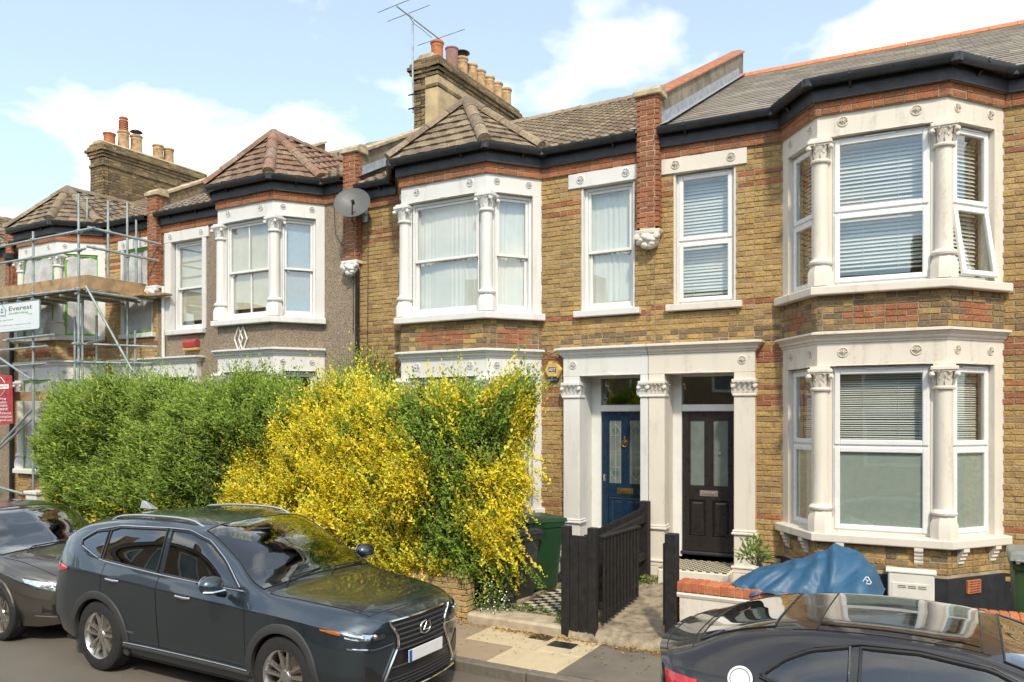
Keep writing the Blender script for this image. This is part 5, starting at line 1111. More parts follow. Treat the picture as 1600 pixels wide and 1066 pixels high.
# alarm boxes
ac = at(862.5, 578, 10.3); al = empty('alarm_box', (ac.x, 10.4, ac.z)); tag(al, 'yellow hexagonal burglar alarm box beside the white door case', 'alarm')
hexp = lambda r, y: [(r*math.cos(R(60*i)), y, r*math.sin(R(60*i))) for i in range(6)]
M['alarm_yellow'] = plain('yellow_plastic', (.62, .40, .11), .4, var=.08); M['alarm_blue'] = plain('blue_plastic', (.03, .06, .16), .4)
m = MB(); a_, b_, c_ = hexp(.145, -.005), hexp(.145, -.06), hexp(.115, -.09); m.add(a_+b_+c_, [[k*6+i, k*6+(i+1) % 6, k*6+6+(i+1) % 6, k*6+6+i] for k in (0, 1) for i in range(6)]+[[12+i for i in range(6)]]); m.build('cover', M['alarm_yellow'], al)
m = MB(); m.extr([(-.075, -.061, -.125), (.075, -.061, -.125), (.06, -.084, -.088), (-.06, -.084, -.088)], (0, -.008, -.006)); m.extr([(-.085, -.01, -.13), (.085, -.01, -.13), (.06, -.02, -.155), (-.06, -.02, -.155)], (0, -.06, 0)); m.build('strobe_lens', M['alarm_blue'], al)
m = MB(); m.extr([(-.06, -.0905, -.03), (.06, -.0905, -.03), (.06, -.0905, .04), (-.06, -.0905, .04)], (0, -.001, 0)); m.build('badge', M['alarm_blue'], al); text('ADT', al, (-.052, -.0925, -.018), .104, .046, M['ink_white'])
p = at(299, 538, 10.35); al2 = empty('alarm_box', (p.x, 10.39, p.z)); tag(al2, 'small faded red alarm box on the pebbledash below the sill', 'alarm')
m = MB(); m.extr([(-.17, -.01, -.07), (-.17, -.11, -.06), (-.17, -.12, .03), (-.17, -.08, .09), (-.17, -.01, .09)], (.36, 0, 0)); m.build('cover', plain('faded_red_plastic', (.42, .06, .06), .5, var=.2), al2); m = MB(); m.cbox(-.19, .21, -.1, -.002, -.12, -.072, .008); m.build('base', M['alarm_yellow'], al2)
# diamond ornament on the pebbledash spandrel
p = at(378, 530, 9.7); orn = empty('wall_ornament', (p.x, 9.69, p.z)); tag(orn, 'white interlaced diamond ornament on the pebbledash under the bay sill', 'ornament')
for o in (-.055, .055): m = MB(); m.pipe([(o+dx, -.015, z) for dx, z in ((-.10, 0), (0, .21), (.10, 0), (0, -.21), (-.10, 0))], .018, 4); m.build('diamond', M['white'], orn)
# television aerial on the tall chimney
mx_, my_ = -9.22, 12.28; ae = empty('television_aerial', (mx_, my_, 8.55)); tag(ae, 'tall television aerial on a mast strapped to the big chimney', 'aerial')
m = MB(); m.tube((0, 0, 0), (0, 0, 1.86), .02, 8); m.build('mast', M['galv'], ae, smooth=40); m = MB(); m.tube((0, -.5, 1.84), (0, 1.0, 1.80), .014, 6); m.build('boom', M['galv'], ae)
for (yy, l) in ((-.48, .95), (-.12, 1.05), (.98, 1.2)): m = MB(); m.tube((-l/2, yy, 1.85), (l/2, yy-.06, 1.87), .009, 5); m.build('element', M['galv'], ae)
for z in (.35, .08): m = MB(); m.pipe([(-.09, -.02, z), (.06, -.02, z), (.22, .1, z+.03)], .014, 6); m.build('bracket', M['black_metal'], ae)
m = MB(); m.pipe([(.01, -.1, 1.86), (.02, -.12, 1.78), (.03, .0, 1.72), (.03, .3, 1.72), (.02, .6, 1.7)], .005, 5); m.build('cable', M['black_metal'], ae)
p = at(150, 320, 10.3); ae2 = empty('television_aerial', (p.x, 10.1, p.z-.5)); tag(ae2, 'small television aerial on a short pole above the sheeted house gutter', 'aerial')
m = MB(); m.tube((0, 0, -.15), (0, 0, .62), .02, 8); m.build('mast', M['galv'], ae2); m = MB(); m.tube((-.22, -.2, .55), (.12, .1, .60), .01, 6); m.build('boom', M['galv'], ae2)
for k in range(5): m = MB(); f = k/4; m.tube((-.22+.34*f-.09, -.2+.3*f+.05, .56), (-.22+.34*f+.09, -.2+.3*f-.05, .62), .005, 5); m.build('element', M['galv'], ae2)
# meter box, air bricks on the cream house plinth (in the house's own frame)
H4 = HOUSES[4]; me_ = MB(); me_.cbox(0, .46, -.13, 0, -.36, .06, .015); mt_ = me_.build('meter_box', plain('white_meter_box', (.74, .72, .66), .5, var=.06), None); mt_.location = H4.matrix_basis@Vector((2.98, -.715, .87)); mt_.rotation_euler = (0, 0, R(3)); tag(mt_, 'white meter box fixed to the black plinth behind the blue cover', 'meter box')
m = MB(); m.extr([(-.02, -.14, .075), (-.02, .0, .095), (-.02, .0, .06), (-.02, -.14, .06)], (.5, 0, 0)); m.build('lid', mt_.data.materials[0], mt_); m = MB(); m.cbox(.04, .42, -.137, -.131, -.31, -.05, .003); m.build('door', mt_.data.materials[0], mt_); m = MB(); [m.box(.1+.1*i, .18+.1*i, -.141, -.138, -.085-.02*j, -.077-.02*j) for i in range(3) for j in range(2)]; m.build('vent_slots', M['render_grey'], mt_)
for (s_, y_, a_, lb) in ((2.76, -.715, 3, 'orange terracotta air brick in the black plinth beside the meter box'), (3.84, -.41, 3+52, 'orange terracotta air brick in the black plinth beyond the meter box')):
    m = MB(); m.cbox(-.11, .11, -.012, .02, -.075, .075, .004); ab = m.build('air_brick', M['terracotta']); ab.location = H4.matrix_basis@Vector((s_, y_, .76)); ab.rotation_euler = (0, 0, R(a_)); tag(ab, lb, 'air brick')
    m = MB(); [m.box(-.092+.024*i, -.078+.024*i, -.0135, -.0125, -.06+.028*j, -.045+.028*j) for i in range(8) for j in range(5)]; m.build('holes', M['black_board'], ab, kind='stuff')
# ------------------------------------------------------------------ bins
def wheelie_bin(loc, rz, body_c, label, lid_c=None, h=1.0):
    b = empty('wheelie_bin', loc, R(rz)); tag(b, label, 'bin', 'wheeled refuse bins'); bm_ = plain('bin_plastic', body_c, .42, var=.1, scale=4, bump=.08); lm = plain('bin_lid_plastic', lid_c or body_c, .42, var=.1)
    m = MB(); rings = []
    for z, w, d0, d1 in ((.06, .43, -.26, .22), (.10, .45, -.28, .26), (.5, .50, -.31, .33), (h-.1, .55, -.34, .38), (h-.095, .58, -.36, .40), (h-.03, .59, -.365, .405), (h-.03, .55, -.34, .385)):
        r_ = []; c = .05
        for (x, y, sx_, sy_) in ((-w/2, d0, 1, 1), (w/2, d0, -1, 1), (w/2, d1, -1, -1), (-w/2, d1, 1, -1)):
            pts = [(x+sx_*c, y), (x+sx_*c*.3, y+sy_*c*.3), (x, y+sy_*c)]
            r_ += [(px_, py_, z) for px_, py_ in (pts if sx_*sy_ < 0 else pts[::-1])]
        rings.append(r_)
    n = len(rings[0]); m.add([v for r_ in rings for v in r_], [[k*n+i, k*n+(i+1) % n, (k+1)*n+(i+1) % n, (k+1)*n+i] for k in range(len(rings)-1) for i in range(n)]+[list(range(n))[::-1]]); m.build('body', bm_, b, smooth=35)
    m = MB(); L0 = [(-.30, -.38), (.30, -.38), (.30, .44), (-.30, .44)]; m.add([(x, y, h-.028+(.02 if y > 0 else 0)) for x, y in L0]+[(x*.97, y*.97, h+.02+(.035 if y > 0 else 0)) for x, y in L0]+[(x*.8, y*.78, h+.045+(.03 if y > 0 else 0)) for x, y in L0], [[k*4+i, k*4+(i+1) % 4, k*4+4+(i+1) % 4, k*4+4+i] for k in (0, 1) for i in range(4)]+[[8, 9, 10, 11], [3, 2, 1, 0]]); m.build('lid', lm, b)
    m = MB(); m.tube((-.26, .46, h+.0), (.26, .46, h+.0), .016, 8); [m.cbox(x-.015, x+.015, .38, .47, h-.03, h+.02, .004) for x in (-.24, 0, .24)]; m.build('handle', lm, b)
    m = MB(); m.tube((-.25, .26, .1), (.25, .26, .1), .012, 8); m.build('axle', M['galv'], b)
    for x in (-.27, .27): m = MB(); m.lathe([(.03, -.028), (.085, -.03), (.1, -.02), (.1, .02), (.085, .03), (.03, .028)], (x, .28, .1), 18, axis=(1, 0, 0)); m.build('wheel', M['rubber'], b, smooth=40)
    return b
wheelie_bin((-5.12, 9.55, .25), 150, (.016, .055, .022), 'green wheeled bin standing behind the yellow hedge near the blue door')
wheelie_bin((-5.16, 8.95, .22), 170, (.04, .04, .042), 'dark grey wheeled bin tucked under the yellow hedge', h=.92)
wheelie_bin((.70, 8.95, .30), 180, (.035, .09, .035), 'green wheeled bin at the picture edge in front of the cream bay', (.22, .24, .22), 1.05)
m = MB(); m.lathe([(.13, 0), (.135, .02), (.16, .40), (.175, .41), (.178, .43), (.165, .43), (.15, .42)], (0, 0, 0), 18); tub = m.build('metal_tub', plain('grey_metal_tub', (.30, .31, .33), .5, var=.2), smooth=40); tub.location = (-4.78, 10.08, .26); tag(tub, 'small grey tub by the door case behind the green bin', 'tub'); m = MB(); m.pipe([(-.17, 0, .38), (-.2, 0, .45), (-.16, 0, .52)], .008, 6); m.build('handle', M['galv'], tub)
# ------------------------------------------------------------------ blue cover slung over something behind the wall
cv = empty('blue_cover', (-1.35, 8.6, .9)); tag(cv, 'blue fabric cover with small white emblem draped behind the garden wall', 'cover'); nx, ny = 90, 46; vs = []
rid = lambda x: float(np.interp(x, [-2.06, -1.93, -1.7, -1.45, -1.25, -1.12, -1.0, -.85, -.74, -.66], [.925, .99, 1.09, 1.16, 1.27, 1.345, 1.32, 1.24, 1.12, .93]))
NZ = lambda x, y, s_: float(vnoise(np.array([[x, y, 0.]]), s_)[0])-.5
for j in range(ny+1):
    for i in range(nx+1):
        x = -2.07+1.42*i/nx; v = j/ny; h = rid(x); e = min(1, min(x+2.07, -.65-x)/.12); yr_ = 8.72; yf = 8.17+.05*(1-e)+.03*math.sin(x*9)
        if v < .15: f = v/.15; y = yf-.055*(1-f)*e; z = .925-(.06+.035*math.sin(x*13+1))*(1-f)*e*(.4+.6*(x > -1.9))
        elif v < .62: f = (v-.15)/.47; y = yf+(yr_-yf)*f; z = .925+(h-.925)*(math.sin(f*math.pi/2)**.9)
        else: f = (v-.62)/.38; y = yr_+.6*f; z = h-(h-.45)*f**1.4
        fold = .028*math.sin(x*23+4*NZ(x*3, y*2, 4)*3+y*6)*(1-abs(v-.35)*1.2)+.05*NZ(x*4+y*3, y*5-x*2, 2)+.045*abs(math.sin((x*1.0-y*1.3)*8+NZ(x*2, y*2, 8)*5))**.6*(.4+NZ(x*2.5+7, y*2.5, 12)+.5)-.02; a_ = math.atan2(z-.92, x+1.12); fold += .035*min(1, math.hypot(x+1.12, z-1.34)*2.2)*(abs(math.sin(a_*5.5+NZ(x*2, z*3, 21)*3))**.55-.6)*(1 if v < .7 else .3); fold *= e*max(0, 1-(h-.925 < .03))
        vs.append((x+1.35, y-8.6-fold*.5, z-.9+fold*(.6 if v > .12 else .1)))
mm_ = MB(); mm_.add(vs, [[j*(nx+1)+i, j*(nx+1)+i+1, (j+1)*(nx+1)+i+1, (j+1)*(nx+1)+i] for j in range(ny) for i in range(nx)]); M['blue_cloth'] = plain('blue_nylon', (.021, .09, .178), .5, var=.12, scale=3, bump=.35, bscale=14, bd=.012); mm_.build('cloth', M['blue_cloth'], cv, smooth=True)
cvv = [Vector(v) for v in vs]; tgt = at(1355, 907, 8.3); best = min(cvv, key=lambda v: (Vector(proj(v.x-1.35, v.y+8.6, v.z+.9)[:2])-Vector((1355, 907))).length if v.y < -.05 else 1e9)
m = MB(); r_ = .035; tri = [(r_*1.1*math.sin(R(120*k)+o), r_*1.1*math.cos(R(120*k)+o)) for k in range(3) for o in (-.25, .25)]; bs = best+Vector((.0, -.03, .008)); m.pipe([bs+Vector((a, .3*b*-1*0, b)) for a, b in tri+tri[:1]], .006, 5); m.pipe([bs+Vector((-.012, -.002, .012)), bs+Vector((.01, -.002, .004)), bs+Vector((-.006, -.002, -.014))], .006, 5); m.build('emblem', M['ink_white'], cv)
# ------------------------------------------------------------------ small plants, flowers, litter
def clump(name, c, r, n, ln, label, cat, cols, flowers=None, seed=1, up=.7):
    e = empty(name, c); tag(e, label, cat); g = np.random.default_rng(seed); d = unit(g.normal(0, 1, (n, 3))); d[:, 2] = np.abs(d[:, 2]); P = d*np.array(r)*(g.uniform(.2, 1, (n, 1))**.6); D = unit(d+g.normal(0, .5, (n, 3))+np.array([0, 0, up*.4])); N = unit(np.array([0, -.4, 1.])+g.normal(0, .4, (n, 3)))
    col = np.array(cols)[g.integers(0, len(cols), n)]*g.uniform(.7, 1.25, (n, 1)); l = ln*g.uniform(.6, 1.2, n); V, C = leaves(P, D, N, l, l*.42, col); build_leaves('foliage', V, C, e)
    m = MB(); rr = random.Random(seed)
    for k in range(14): q = Vector(P[rr.randrange(n)]); m.pipe([(q.x*.15, q.y*.15, -.05), (q.x*.6, q.y*.6, q.z*.55), q], [.005, .003, .0015], 4)
    m.build('stems', M['twig'], e, kind='stuff')
    if flowers:
        m = MB(); 
        for k in range(flowers): q = Vector(P[rr.randrange(n)]); q.y -= .03; m.lathe([(.001, .004), (.009, .003), (.009, 0)], q, 6, axis=(rr.uniform(-.4, .4), -1, .6))
        m.build('flowers', M['ink_white'], e, kind='stuff')
    return e
GR = [(.10, .17, .03), (.16, .24, .05), (.22, .30, .07)]
p = at(1178, 868, 9.55); clump('potted_shrub', (p.x, 9.55, p.z-.06), (.22, .18, .26), 170, .085, 'small leafy light green shrub in front of the cream pilaster', 'shrub', [(.20, .28, .07), (.30, .36, .10), (.14, .22, .05)], seed=4)
p = at(770, 925, 8.45); clump('daisy_clump', (p.x, 8.45, .22), (.26, .2, .42), 520, .045, 'clump of white daisies at the end of the low brick wall', 'flowers', GR, flowers=70, seed=5)
clump('weed', (-4.05, 8.32, .235), (.1, .08, .12), 90, .05, 'weed tuft growing on the path slab by the fence post', 'weed', GR, seed=6)
clump('weed', (-4.25, 9.9, .25), (.12, .1, .35), 120, .055, 'tall weed by the white pilaster base beside the tiled path', 'weed', GR, seed=7)
clump('weed', (-3.56, 9.9, .44), (.16, .1, .12), 110, .05, 'weed tuft at the foot of the middle pilaster inside the gate', 'weed', GR, seed=8)
clump('grass_tuft', (-4.6, 8.6, .24), (.4, .07, .06), 150, .05, 'grass strip along the edge of the chequered path', 'grass', GR, seed=9)
g = np.random.default_rng(3); n = 1500; xx = np.where(g.uniform(0, 1, n) < .7, g.uniform(-5.4, -2.7, n), g.uniform(-9, -2.6, n)); yy = 8.14-np.abs(g.normal(0, .07, n))-.02; zz = np.full(n, .126)+g.uniform(0, .012, n)
sel = g.uniform(0, 1, n) < .25; yy = np.where(sel, g.uniform(7.3, 8.1, n), yy); ok = g.uniform(0, 1, n) < np.where(sel, .4, .3+.7*(np.sin(xx*4)+1)/2); P = np.stack([xx, yy, zz], 1)[ok]; k = len(P); D = unit(np.stack([g.normal(0, 1, k), g.normal(0, 1, k), g.normal(0, .15, k)], 1)); N = unit(np.stack([g.normal(0, .3, k), g.normal(0, .3, k), np.ones(k)], 1)); l = g.uniform(.018, .045, k)
V, C = leaves(P, D, N, l, l*.5, np.array([(.45, .24, .05), (.36, .17, .04), (.55, .36, .08), (.25, .15, .06)])[g.integers(0, 4, k)]); ll = build_leaves('fallen_leaves', V, C, None); tag(ll, 'dry orange leaves fallen along the edge of the paths', 'leaves')
# gate pillar of the sheeted house
p = at(57, 767, 8.2); gp2 = empty('garden_pillar', (p.x, 8.2, .1)); tag(gp2, 'white rendered garden pillar at the end of the dark green hedge', 'pillar'); m = MB(); m.cbox(-.17, .17, -.1, .2, 0, p.z-.16, .008); m.build('shaft', M['white'], gp2); m = MB(); m.cbox(-.2, .2, -.13, .23, p.z-.159, p.z-.1, .01); m.build('cap', M['white'], gp2)
m = MB(); m.cbox(-.5, -.2, -.05, .15, p.z-.26, p.z-.18, .006); m.build('brick', M['terracotta'], gp2)
rw = empty('iron_railing', (p.x+.5, 8.25, .5)); tag(rw, 'short black iron railing with scrolls beside the white pillar', 'railing')
for k in range(4): m = MB(); m.tube((-.2+k*.13, 0, -.38), (-.2+k*.13, 0, .72), .009, 6); m.build('bar', M['black_metal'], rw)
m = MB(); m.tube((-.25, 0, .62), (.3, 0, .62), .01, 6); m.build('rail', M['black_metal'], rw)
for q in (-1, 1): m = MB(); m.pipe([(q*.07+.05*(1-i/16)*math.cos(i*.6), 0, .78+.05*(1-i/16)*math.sin(i*.6)) for i in range(14)], .007, 5); m.build('scroll', M['black_metal'], rw)
# ------------------------------------------------------------------ cars
def pchip(xk, yk, x):
    xk, yk, x = (np.asarray(a, float) for a in (xk, yk, x)); h = np.diff(xk); d = np.diff(yk)/h; m = np.zeros(len(xk)); m[0], m[-1] = d[0], d[-1]
    for i in range(1, len(xk)-1):
        if d[i-1]*d[i] > 0: w1, w2 = 2*h[i]+h[i-1], h[i]+2*h[i-1]; m[i] = (w1+w2)/(w1/d[i-1]+w2/d[i])
    k = np.clip(np.searchsorted(xk, x)-1, 0, len(xk)-2); t = (x-xk[k])/h[k]; t = np.clip(t, 0, 1)
    return (2*t**3-3*t**2+1)*yk[k]+(t**3-2*t**2+t)*h[k]*m[k]+(-2*t**3+3*t**2)*yk[k+1]+(t**3-t**2)*h[k]*m[k+1]
def across(n, v, q):
    "section curve: mostly faceted between feature lines so that the creases read, slightly eased; rounded over the roof"
    a, b = pchip(range(n), v, q), np.interp(q, range(n), v); k = np.clip(np.interp(q, [0, 1.5, 2.0, 3.4, 4.4, 7], [.4, .7, .95, .95, .45, 0]), 0, 1); return a*(1-k)+b*k
class Shape:
    def __init__(s, X, ys, zs, nose, tail): s.X = X; s.ys = ys; s.zs = zs; s.nose = nose; s.tail = tail; s.n = len(ys)
    def sec(s, x): return np.array([pchip(s.X, y, [x])[0] for y in s.ys]), np.array([pchip(s.X, z, [x])[0] for z in s.zs])
    def dense(s, x, n=701):
        if not hasattr(s, 'tab'):
            s.tx = np.linspace(s.X[0], s.X[-1], 700); s.q = np.linspace(0, s.n-1, n); Y = np.array([pchip(s.X, y, s.tx) for y in s.ys]).T; Z = np.array([pchip(s.X, z, s.tx) for z in s.zs]).T
            s.tab = (np.array([across(s.n, r, s.q) for r in Y]), np.array([across(s.n, r, s.q) for r in Z]))
        f = min(max((x-s.tx[0])/(s.tx[1]-s.tx[0]), 0), len(s.tx)-1.001); i = int(f); f -= i
        return s.q, s.tab[0][i]*(1-f)+s.tab[0][i+1]*f, s.tab[1][i]*(1-f)+s.tab[1][i+1]*f
    def side(s, x, z):
        q, y, zz = s.dense(x); k = q <= 5.6; return float(np.interp(z, zz[k], y[k]))
    def top(s, x, y):
        q, yy, zz = s.dense(x); k = q >= 4.6; return float(np.interp(abs(y), yy[k][::-1], zz[k][::-1]))
    def warp(s, x, y, z):
        a, st, le = s.nose; b, st2, le2 = s.tail
        if x > st: x -= a*(abs(y)/.9)**2.2*((x-st)/le)**1.3
        if x < st2: x += b*(abs(y)/.9)**2.4*((st2-x)/le2)**1.2
        return (x, y, z)
def car_paint(name, c, flake=.6):
    t = NT(name); t.base(c); f = t.noise(900, 1); t.set(Metallic=flake, Roughness=.32, Coat_Weight=1.0, Coat_Roughness=.03)
    t.base(t.mix(t.ramp(f, .3, .7), tuple(v*.8 for v in c), tuple(v*1.25 for v in c))); dirt = t.noise(2.5, 4); t.set(Coat_Roughness=t.ramp(dirt, .4, .8, .02, .06)); return t.m
M['car_glass'] = glass('car_glass', (.42, .46, .45), 1.52, 2.4, 0); M['car_screen'] = glass('windscreen_glass', (.68, .73, .71), 1.52, 2.6, 0)
M['privacy'] = glass('privacy_glass', (.06, .065, .065), 1.52, 2.2, 0); M['trim_black'] = plain('black_trim', (.018, .018, .02), .35, var=.1); M['cladding'] = plain('grey_plastic_cladding', (.045, .047, .05), .55, var=.08); M['cabin'] = plain('dark_cabin_fabric', (.03, .03, .032), .8, var=.2)
M['alloy'] = plain('alloy_wheel', (.52, .50, .47), .3, metal=.9, var=.06); M['silver'] = plain('satin_silver', (.68, .68, .68), .25, metal=.9, var=.04); M['lamp_glass'] = glass('lamp_glass', (.85, .88, .9), 1.5, 1.6)
M['red_lamp'] = plain('red_lamp_lens', (.50, .012, .012), .08, var=.1, Coat_Weight=1.0); M['amber'] = plain('amber_lens', (.60, .16, .01), .1); M['plate_white'] = plain('number_plate_white', (.72, .72, .74), .4, var=.02); M['plate_blue'] = plain('number_plate_blue', (.02, .10, .42), .4, var=.02); M['reflector'] = plain('lamp_reflector', (.7, .72, .75), .12, metal=1, var=.2, scale=40)
def make_wheel(parent, loc, r, w, rim, side, spokes=5, twin=True):
    "side=-1 faces -Y"
    wh = empty('wheel', loc, parent=parent); ax = (0, side, 0)
    m = MB(); hw = w/2; m.lathe([(rim*.98, -hw*.8), (rim+.01, -hw*.92), (r*.86, -hw), (r*.955, -hw*.86), (r*.99, -hw*.62), (r, -hw*.3), (r, hw*.3), (r*.99, hw*.62), (r*.955, hw*.86), (r*.86, hw), (rim+.012, hw*.94), (rim*.98, hw*.8)], (0, 0, 0), 48, axis=ax, cap=False); m.build('tyre', M['rubber'], wh, smooth=35)
    m = MB()
    for k in range(60):
        a = 2*math.pi*k/60
        for (o, sk) in ((-hw*.72, .02), (hw*.28, -.02)): c, s_ = math.cos(a), math.sin(a); c2, s2 = math.cos(a+sk), math.sin(a+sk); m.add([(c*r*1.002, o, s_*r*1.002), (c2*r*1.002, o+hw*.42, s2*r*1.002), (math.cos(a+sk+.035)*r*1.002, o+hw*.42, math.sin(a+sk+.035)*r*1.002), (math.cos(a+.035)*r*1.002, o, math.sin(a+.035)*r*1.002)], [(0, 1, 2, 3)])
    m.build('tread', M['rubber'], wh, kind='stuff')
    m = MB(); m.lathe([(rim*.9, -hw*.7), (rim*.92, hw*.55), (rim*.985, hw*.83), (rim*1.02, hw*.92), (rim*1.03, hw*.86), (rim*.98, hw*.72), (rim*.94, hw*.5)], (0, 0, 0), 40, axis=ax, cap=False); rm = m.build('rim', M['alloy'], wh, smooth=35)
    yo = lambda d: side*d
    for k in range(spokes):
        for o in ((-.16, .16) if twin else (0,)):
            a = 2*math.pi*k/spokes+math.pi/2; m = MB(); d0, d1 = hw*.62, hw*.84
            def P(rad, off, d): c, s_ = math.cos(a), math.sin(a); return (c*rad-s_*off, yo(d), s_*rad+c*off)
            w0, w1 = (rim*.065, rim*.085) if twin else (rim*.05, rim*.045); o0, o1 = (o*rim*.55, o*rim*1.45) if twin else (0, 0); r0, r1 = rim*.2, rim*.97
            vs = []
            for rad, oo, ww, dd in ((r0, o0, w0, d0), (rim*.6, (o0+o1)/2, (w0+w1)/2, d0+.012), (r1, o1, w1, d1)): vs += [P(rad, oo-ww, dd-.03), P(rad, oo-ww*.7, dd), P(rad, oo+ww*.7, dd), P(rad, oo+ww, dd-.03)]
            m.add(vs, [[q*4+i, q*4+i+1, q*4+5+i, q*4+4+i] for q in (0, 1) for i in range(3)]); m.build('spoke', M['alloy'], rm, smooth=30)
    m = MB(); m.lathe([(rim*.24, hw*.3), (rim*.26, hw*.55), (rim*.22, hw*.68), (rim*.14, hw*.72), (.0, hw*.73)], (0, 0, 0), 20, axis=ax); m.build('hub', M['alloy'], wh, smooth=40)
    m = MB(); m.lathe([(.02, -hw*.2), (rim*.68, -hw*.2), (rim*.68, -hw*.05), (.02, -hw*.05)], (0, 0, 0), 28, axis=ax); m.build('brake_disc', M['steel_matt'], wh)
    return wh
def build_car(name, loc, label, S, paint, axles, wr, arch_r, win, screen, rear, doors, bonnet, NXS=170, NS=64, tyre_w=.22, rim=.235, spokes=(5, True), cladding=True, far=True):
    car = empty(name, loc); tag(car, label, 'car', 'cars parked along the kerb')
    xs = np.linspace(S.X[0], S.X[-1], NXS); q = np.linspace(0, S.n-1, NS); Y = np.zeros((NXS, S.n)); Zr = np.zeros((NXS, S.n))
    for r in range(S.n): Y[:, r] = pchip(S.X, S.ys[r], xs); Zr[:, r] = pchip(S.X, S.zs[r], xs)
    gy = np.array([across(S.n, Y[i], q) for i in range(NXS)]); gz = np.array([across(S.n, Zr[i], q) for i in range(NXS)]); gx = np.repeat(xs[:, None], NS, 1)
    za = wr
    for i in range(NXS):
        for j in range(NS):
            if q[j] < 3.9:
                for xa in axles:
                    d = math.hypot(gx[i, j]-xa, gz[i, j]-za)
                    if abs(d-arch_r) < .017 and d > 0: k = arch_r/d; gx[i, j] = xa+(gx[i, j]-xa)*k; gz[i, j] = za+(gz[i, j]-za)*k
    vid = {}; V = []
    def vv(i, j, sd):
        if j == NS-1: sd = 1
        k = (i, j, sd)
        if k not in vid: vid[k] = len(V); V.append(S.warp(gx[i, j], sd*gy[i, j], gz[i, j]))
        return vid[k]
    groups = {}
    for i in range(NXS-1):
        for j in range(NS-1):
            cx, cz, cy, cq = gx[i:i+2, j:j+2].mean(), gz[i:i+2, j:j+2].mean(), gy[i:i+2, j:j+2].mean(), q[j]+.5*(q[1]-q[0])
            if cq < 4.2 and any(math.hypot(cx-xa, cz-za) < arch_r for xa in axles): continue
            if cq < 6 and any(w[0] < cx < w[1] and np.interp(cx, w[2], w[3])+.012 < cz < np.interp(cx, w[2], w[4])-.012 for w in win) and cq > 3.4: continue
            if cq > 4.9 and any(w and w[0]+.012 < cx < w[1]-.012 and cy < S_half(S, cx)-w[2] for w in (screen, rear)): continue
            g_ = 'body'
            for k, (d0, d1) in enumerate(doors):
                if d0 < cx < d1 and .5 < cq < 4.15: g_ = 'door%d' % k
            if bonnet and bonnet[0] < cx < bonnet[1] and cq > 5.15: g_ = 'bonnet'
            for sd in (1, -1):
                f = [vv(i, j, sd), vv(i+1, j, sd), vv(i+1, j+1, sd), vv(i, j+1, sd)]
                groups.setdefault(g_ + ('_l' if sd > 0 else '_r') if g_.startswith('door') else g_, []).append(f if sd < 0 else f[::-1])
    for e, i in (('front', NXS-1), ('back', 0)):       # end caps as a grid between the two sides
        for j in range(NS-1):
            nq = 12; prev = None
            rows = []
            for jj in (j, j+1):
                row = []
                for k in range(nq+1):
                    t = -1+2*k/nq
                    if k in (0, nq): row.append(vv(i, jj, -1 if k == 0 else 1))
                    else: V.append(S.warp(xs[i], t*gy[i, jj], gz[i, jj])); row.append(len(V)-1)
                rows.append(row)
            for k in range(nq): f = [rows[0][k], rows[0][k+1], rows[1][k+1], rows[1][k]]; groups['body'].append(f if e == 'front' else f[::-1])
    for g_, fs in groups.items():
        used = sorted({i for f in fs for i in f}); mp_ = {u: k for k, u in enumerate(used)}; m = MB(); m.add([V[u] for u in used], [[mp_[i] for i in f] for f in fs]); nm = 'door' if g_.startswith('door') else g_
        o = m.build(nm, paint, car, smooth=38)
        if g_ == 'body':
            b = bmesh.new(); b.from_mesh(o.data); bmesh.ops.remove_doubles(b, verts=b.verts, dist=.0004); b.to_mesh(o.data); b.free()
    # glass
    def side_pt(x, z, sd, off=.003): return S.warp(x, sd*(S.side(x, z)+off), z)
    for w in win:
        for sd in (1, -1):
            n_, k_ = 26, 10; vs = []
            for a in range(n_+1):
                x = w[0]-.01+(w[1]-w[0]+.02)*a/n_; z0, z1 = np.interp(x, w[2], w[3]), np.interp(x, w[2], w[4])
                for b in range(k_+1): vs.append(side_pt(x, z0+(z1-z0)*b/k_, sd))
            m = MB(); m.add(vs, [[a*(k_+1)+b, (a+1)*(k_+1)+b, (a+1)*(k_+1)+b+1, a*(k_+1)+b+1] if sd < 0 else [a*(k_+1)+b, a*(k_+1)+b+1, (a+1)*(k_+1)+b+1, (a+1)*(k_+1)+b] for a in range(n_) for b in range(k_)]); m.build('side_window', M['car_glass'], car, smooth=True)
            m = MB(); lo = [w[0]+(w[1]-w[0])*a/24 for a in range(25)]; loop = [side_pt(x, np.interp(x, w[2], w[3]), sd, .006) for x in lo]+[side_pt(x, np.interp(x, w[2], w[4]), sd, .006) for x in lo[::-1]]; m.pipe(loop+loop[:1], .014, 6); m.build('window_seal', M['trim_black'], car)
    def top_pt(x, y, off=.004): return S.warp(x, y, S.top(x, y)+off)
    for nm, w in (('windscreen', screen), ('rear_window', rear)):
        if not w: continue
        n_, k_ = 18, 24; vs = []
        for a in range(n_+1):
            x = w[0]-.005+(w[1]-w[0]+.01)*a/n_; h = S_half(S, x)-w[2]+.01
            for b in range(k_+1): vs.append(top_pt(x, h*(-1+2*b/k_)))
        m = MB(); m.add(vs, [[a*(k_+1)+b, (a+1)*(k_+1)+b, (a+1)*(k_+1)+b+1, a*(k_+1)+b+1] for a in range(n_) for b in range(k_)]); m.build(nm, M['car_screen'] if nm == 'windscreen' else M['privacy'], car, smooth=True)
        m = MB(); e = [vs[b] for b in range(k_+1)]+[vs[a*(k_+1)+k_] for a in range(n_+1)]+[vs[n_*(k_+1)+b] for b in range(k_, -1, -1)]+[vs[a*(k_+1)] for a in range(n_, -1, -1)]; m.pipe(e, .006, 6); m.build('screen_seal', M['trim_black'], car)
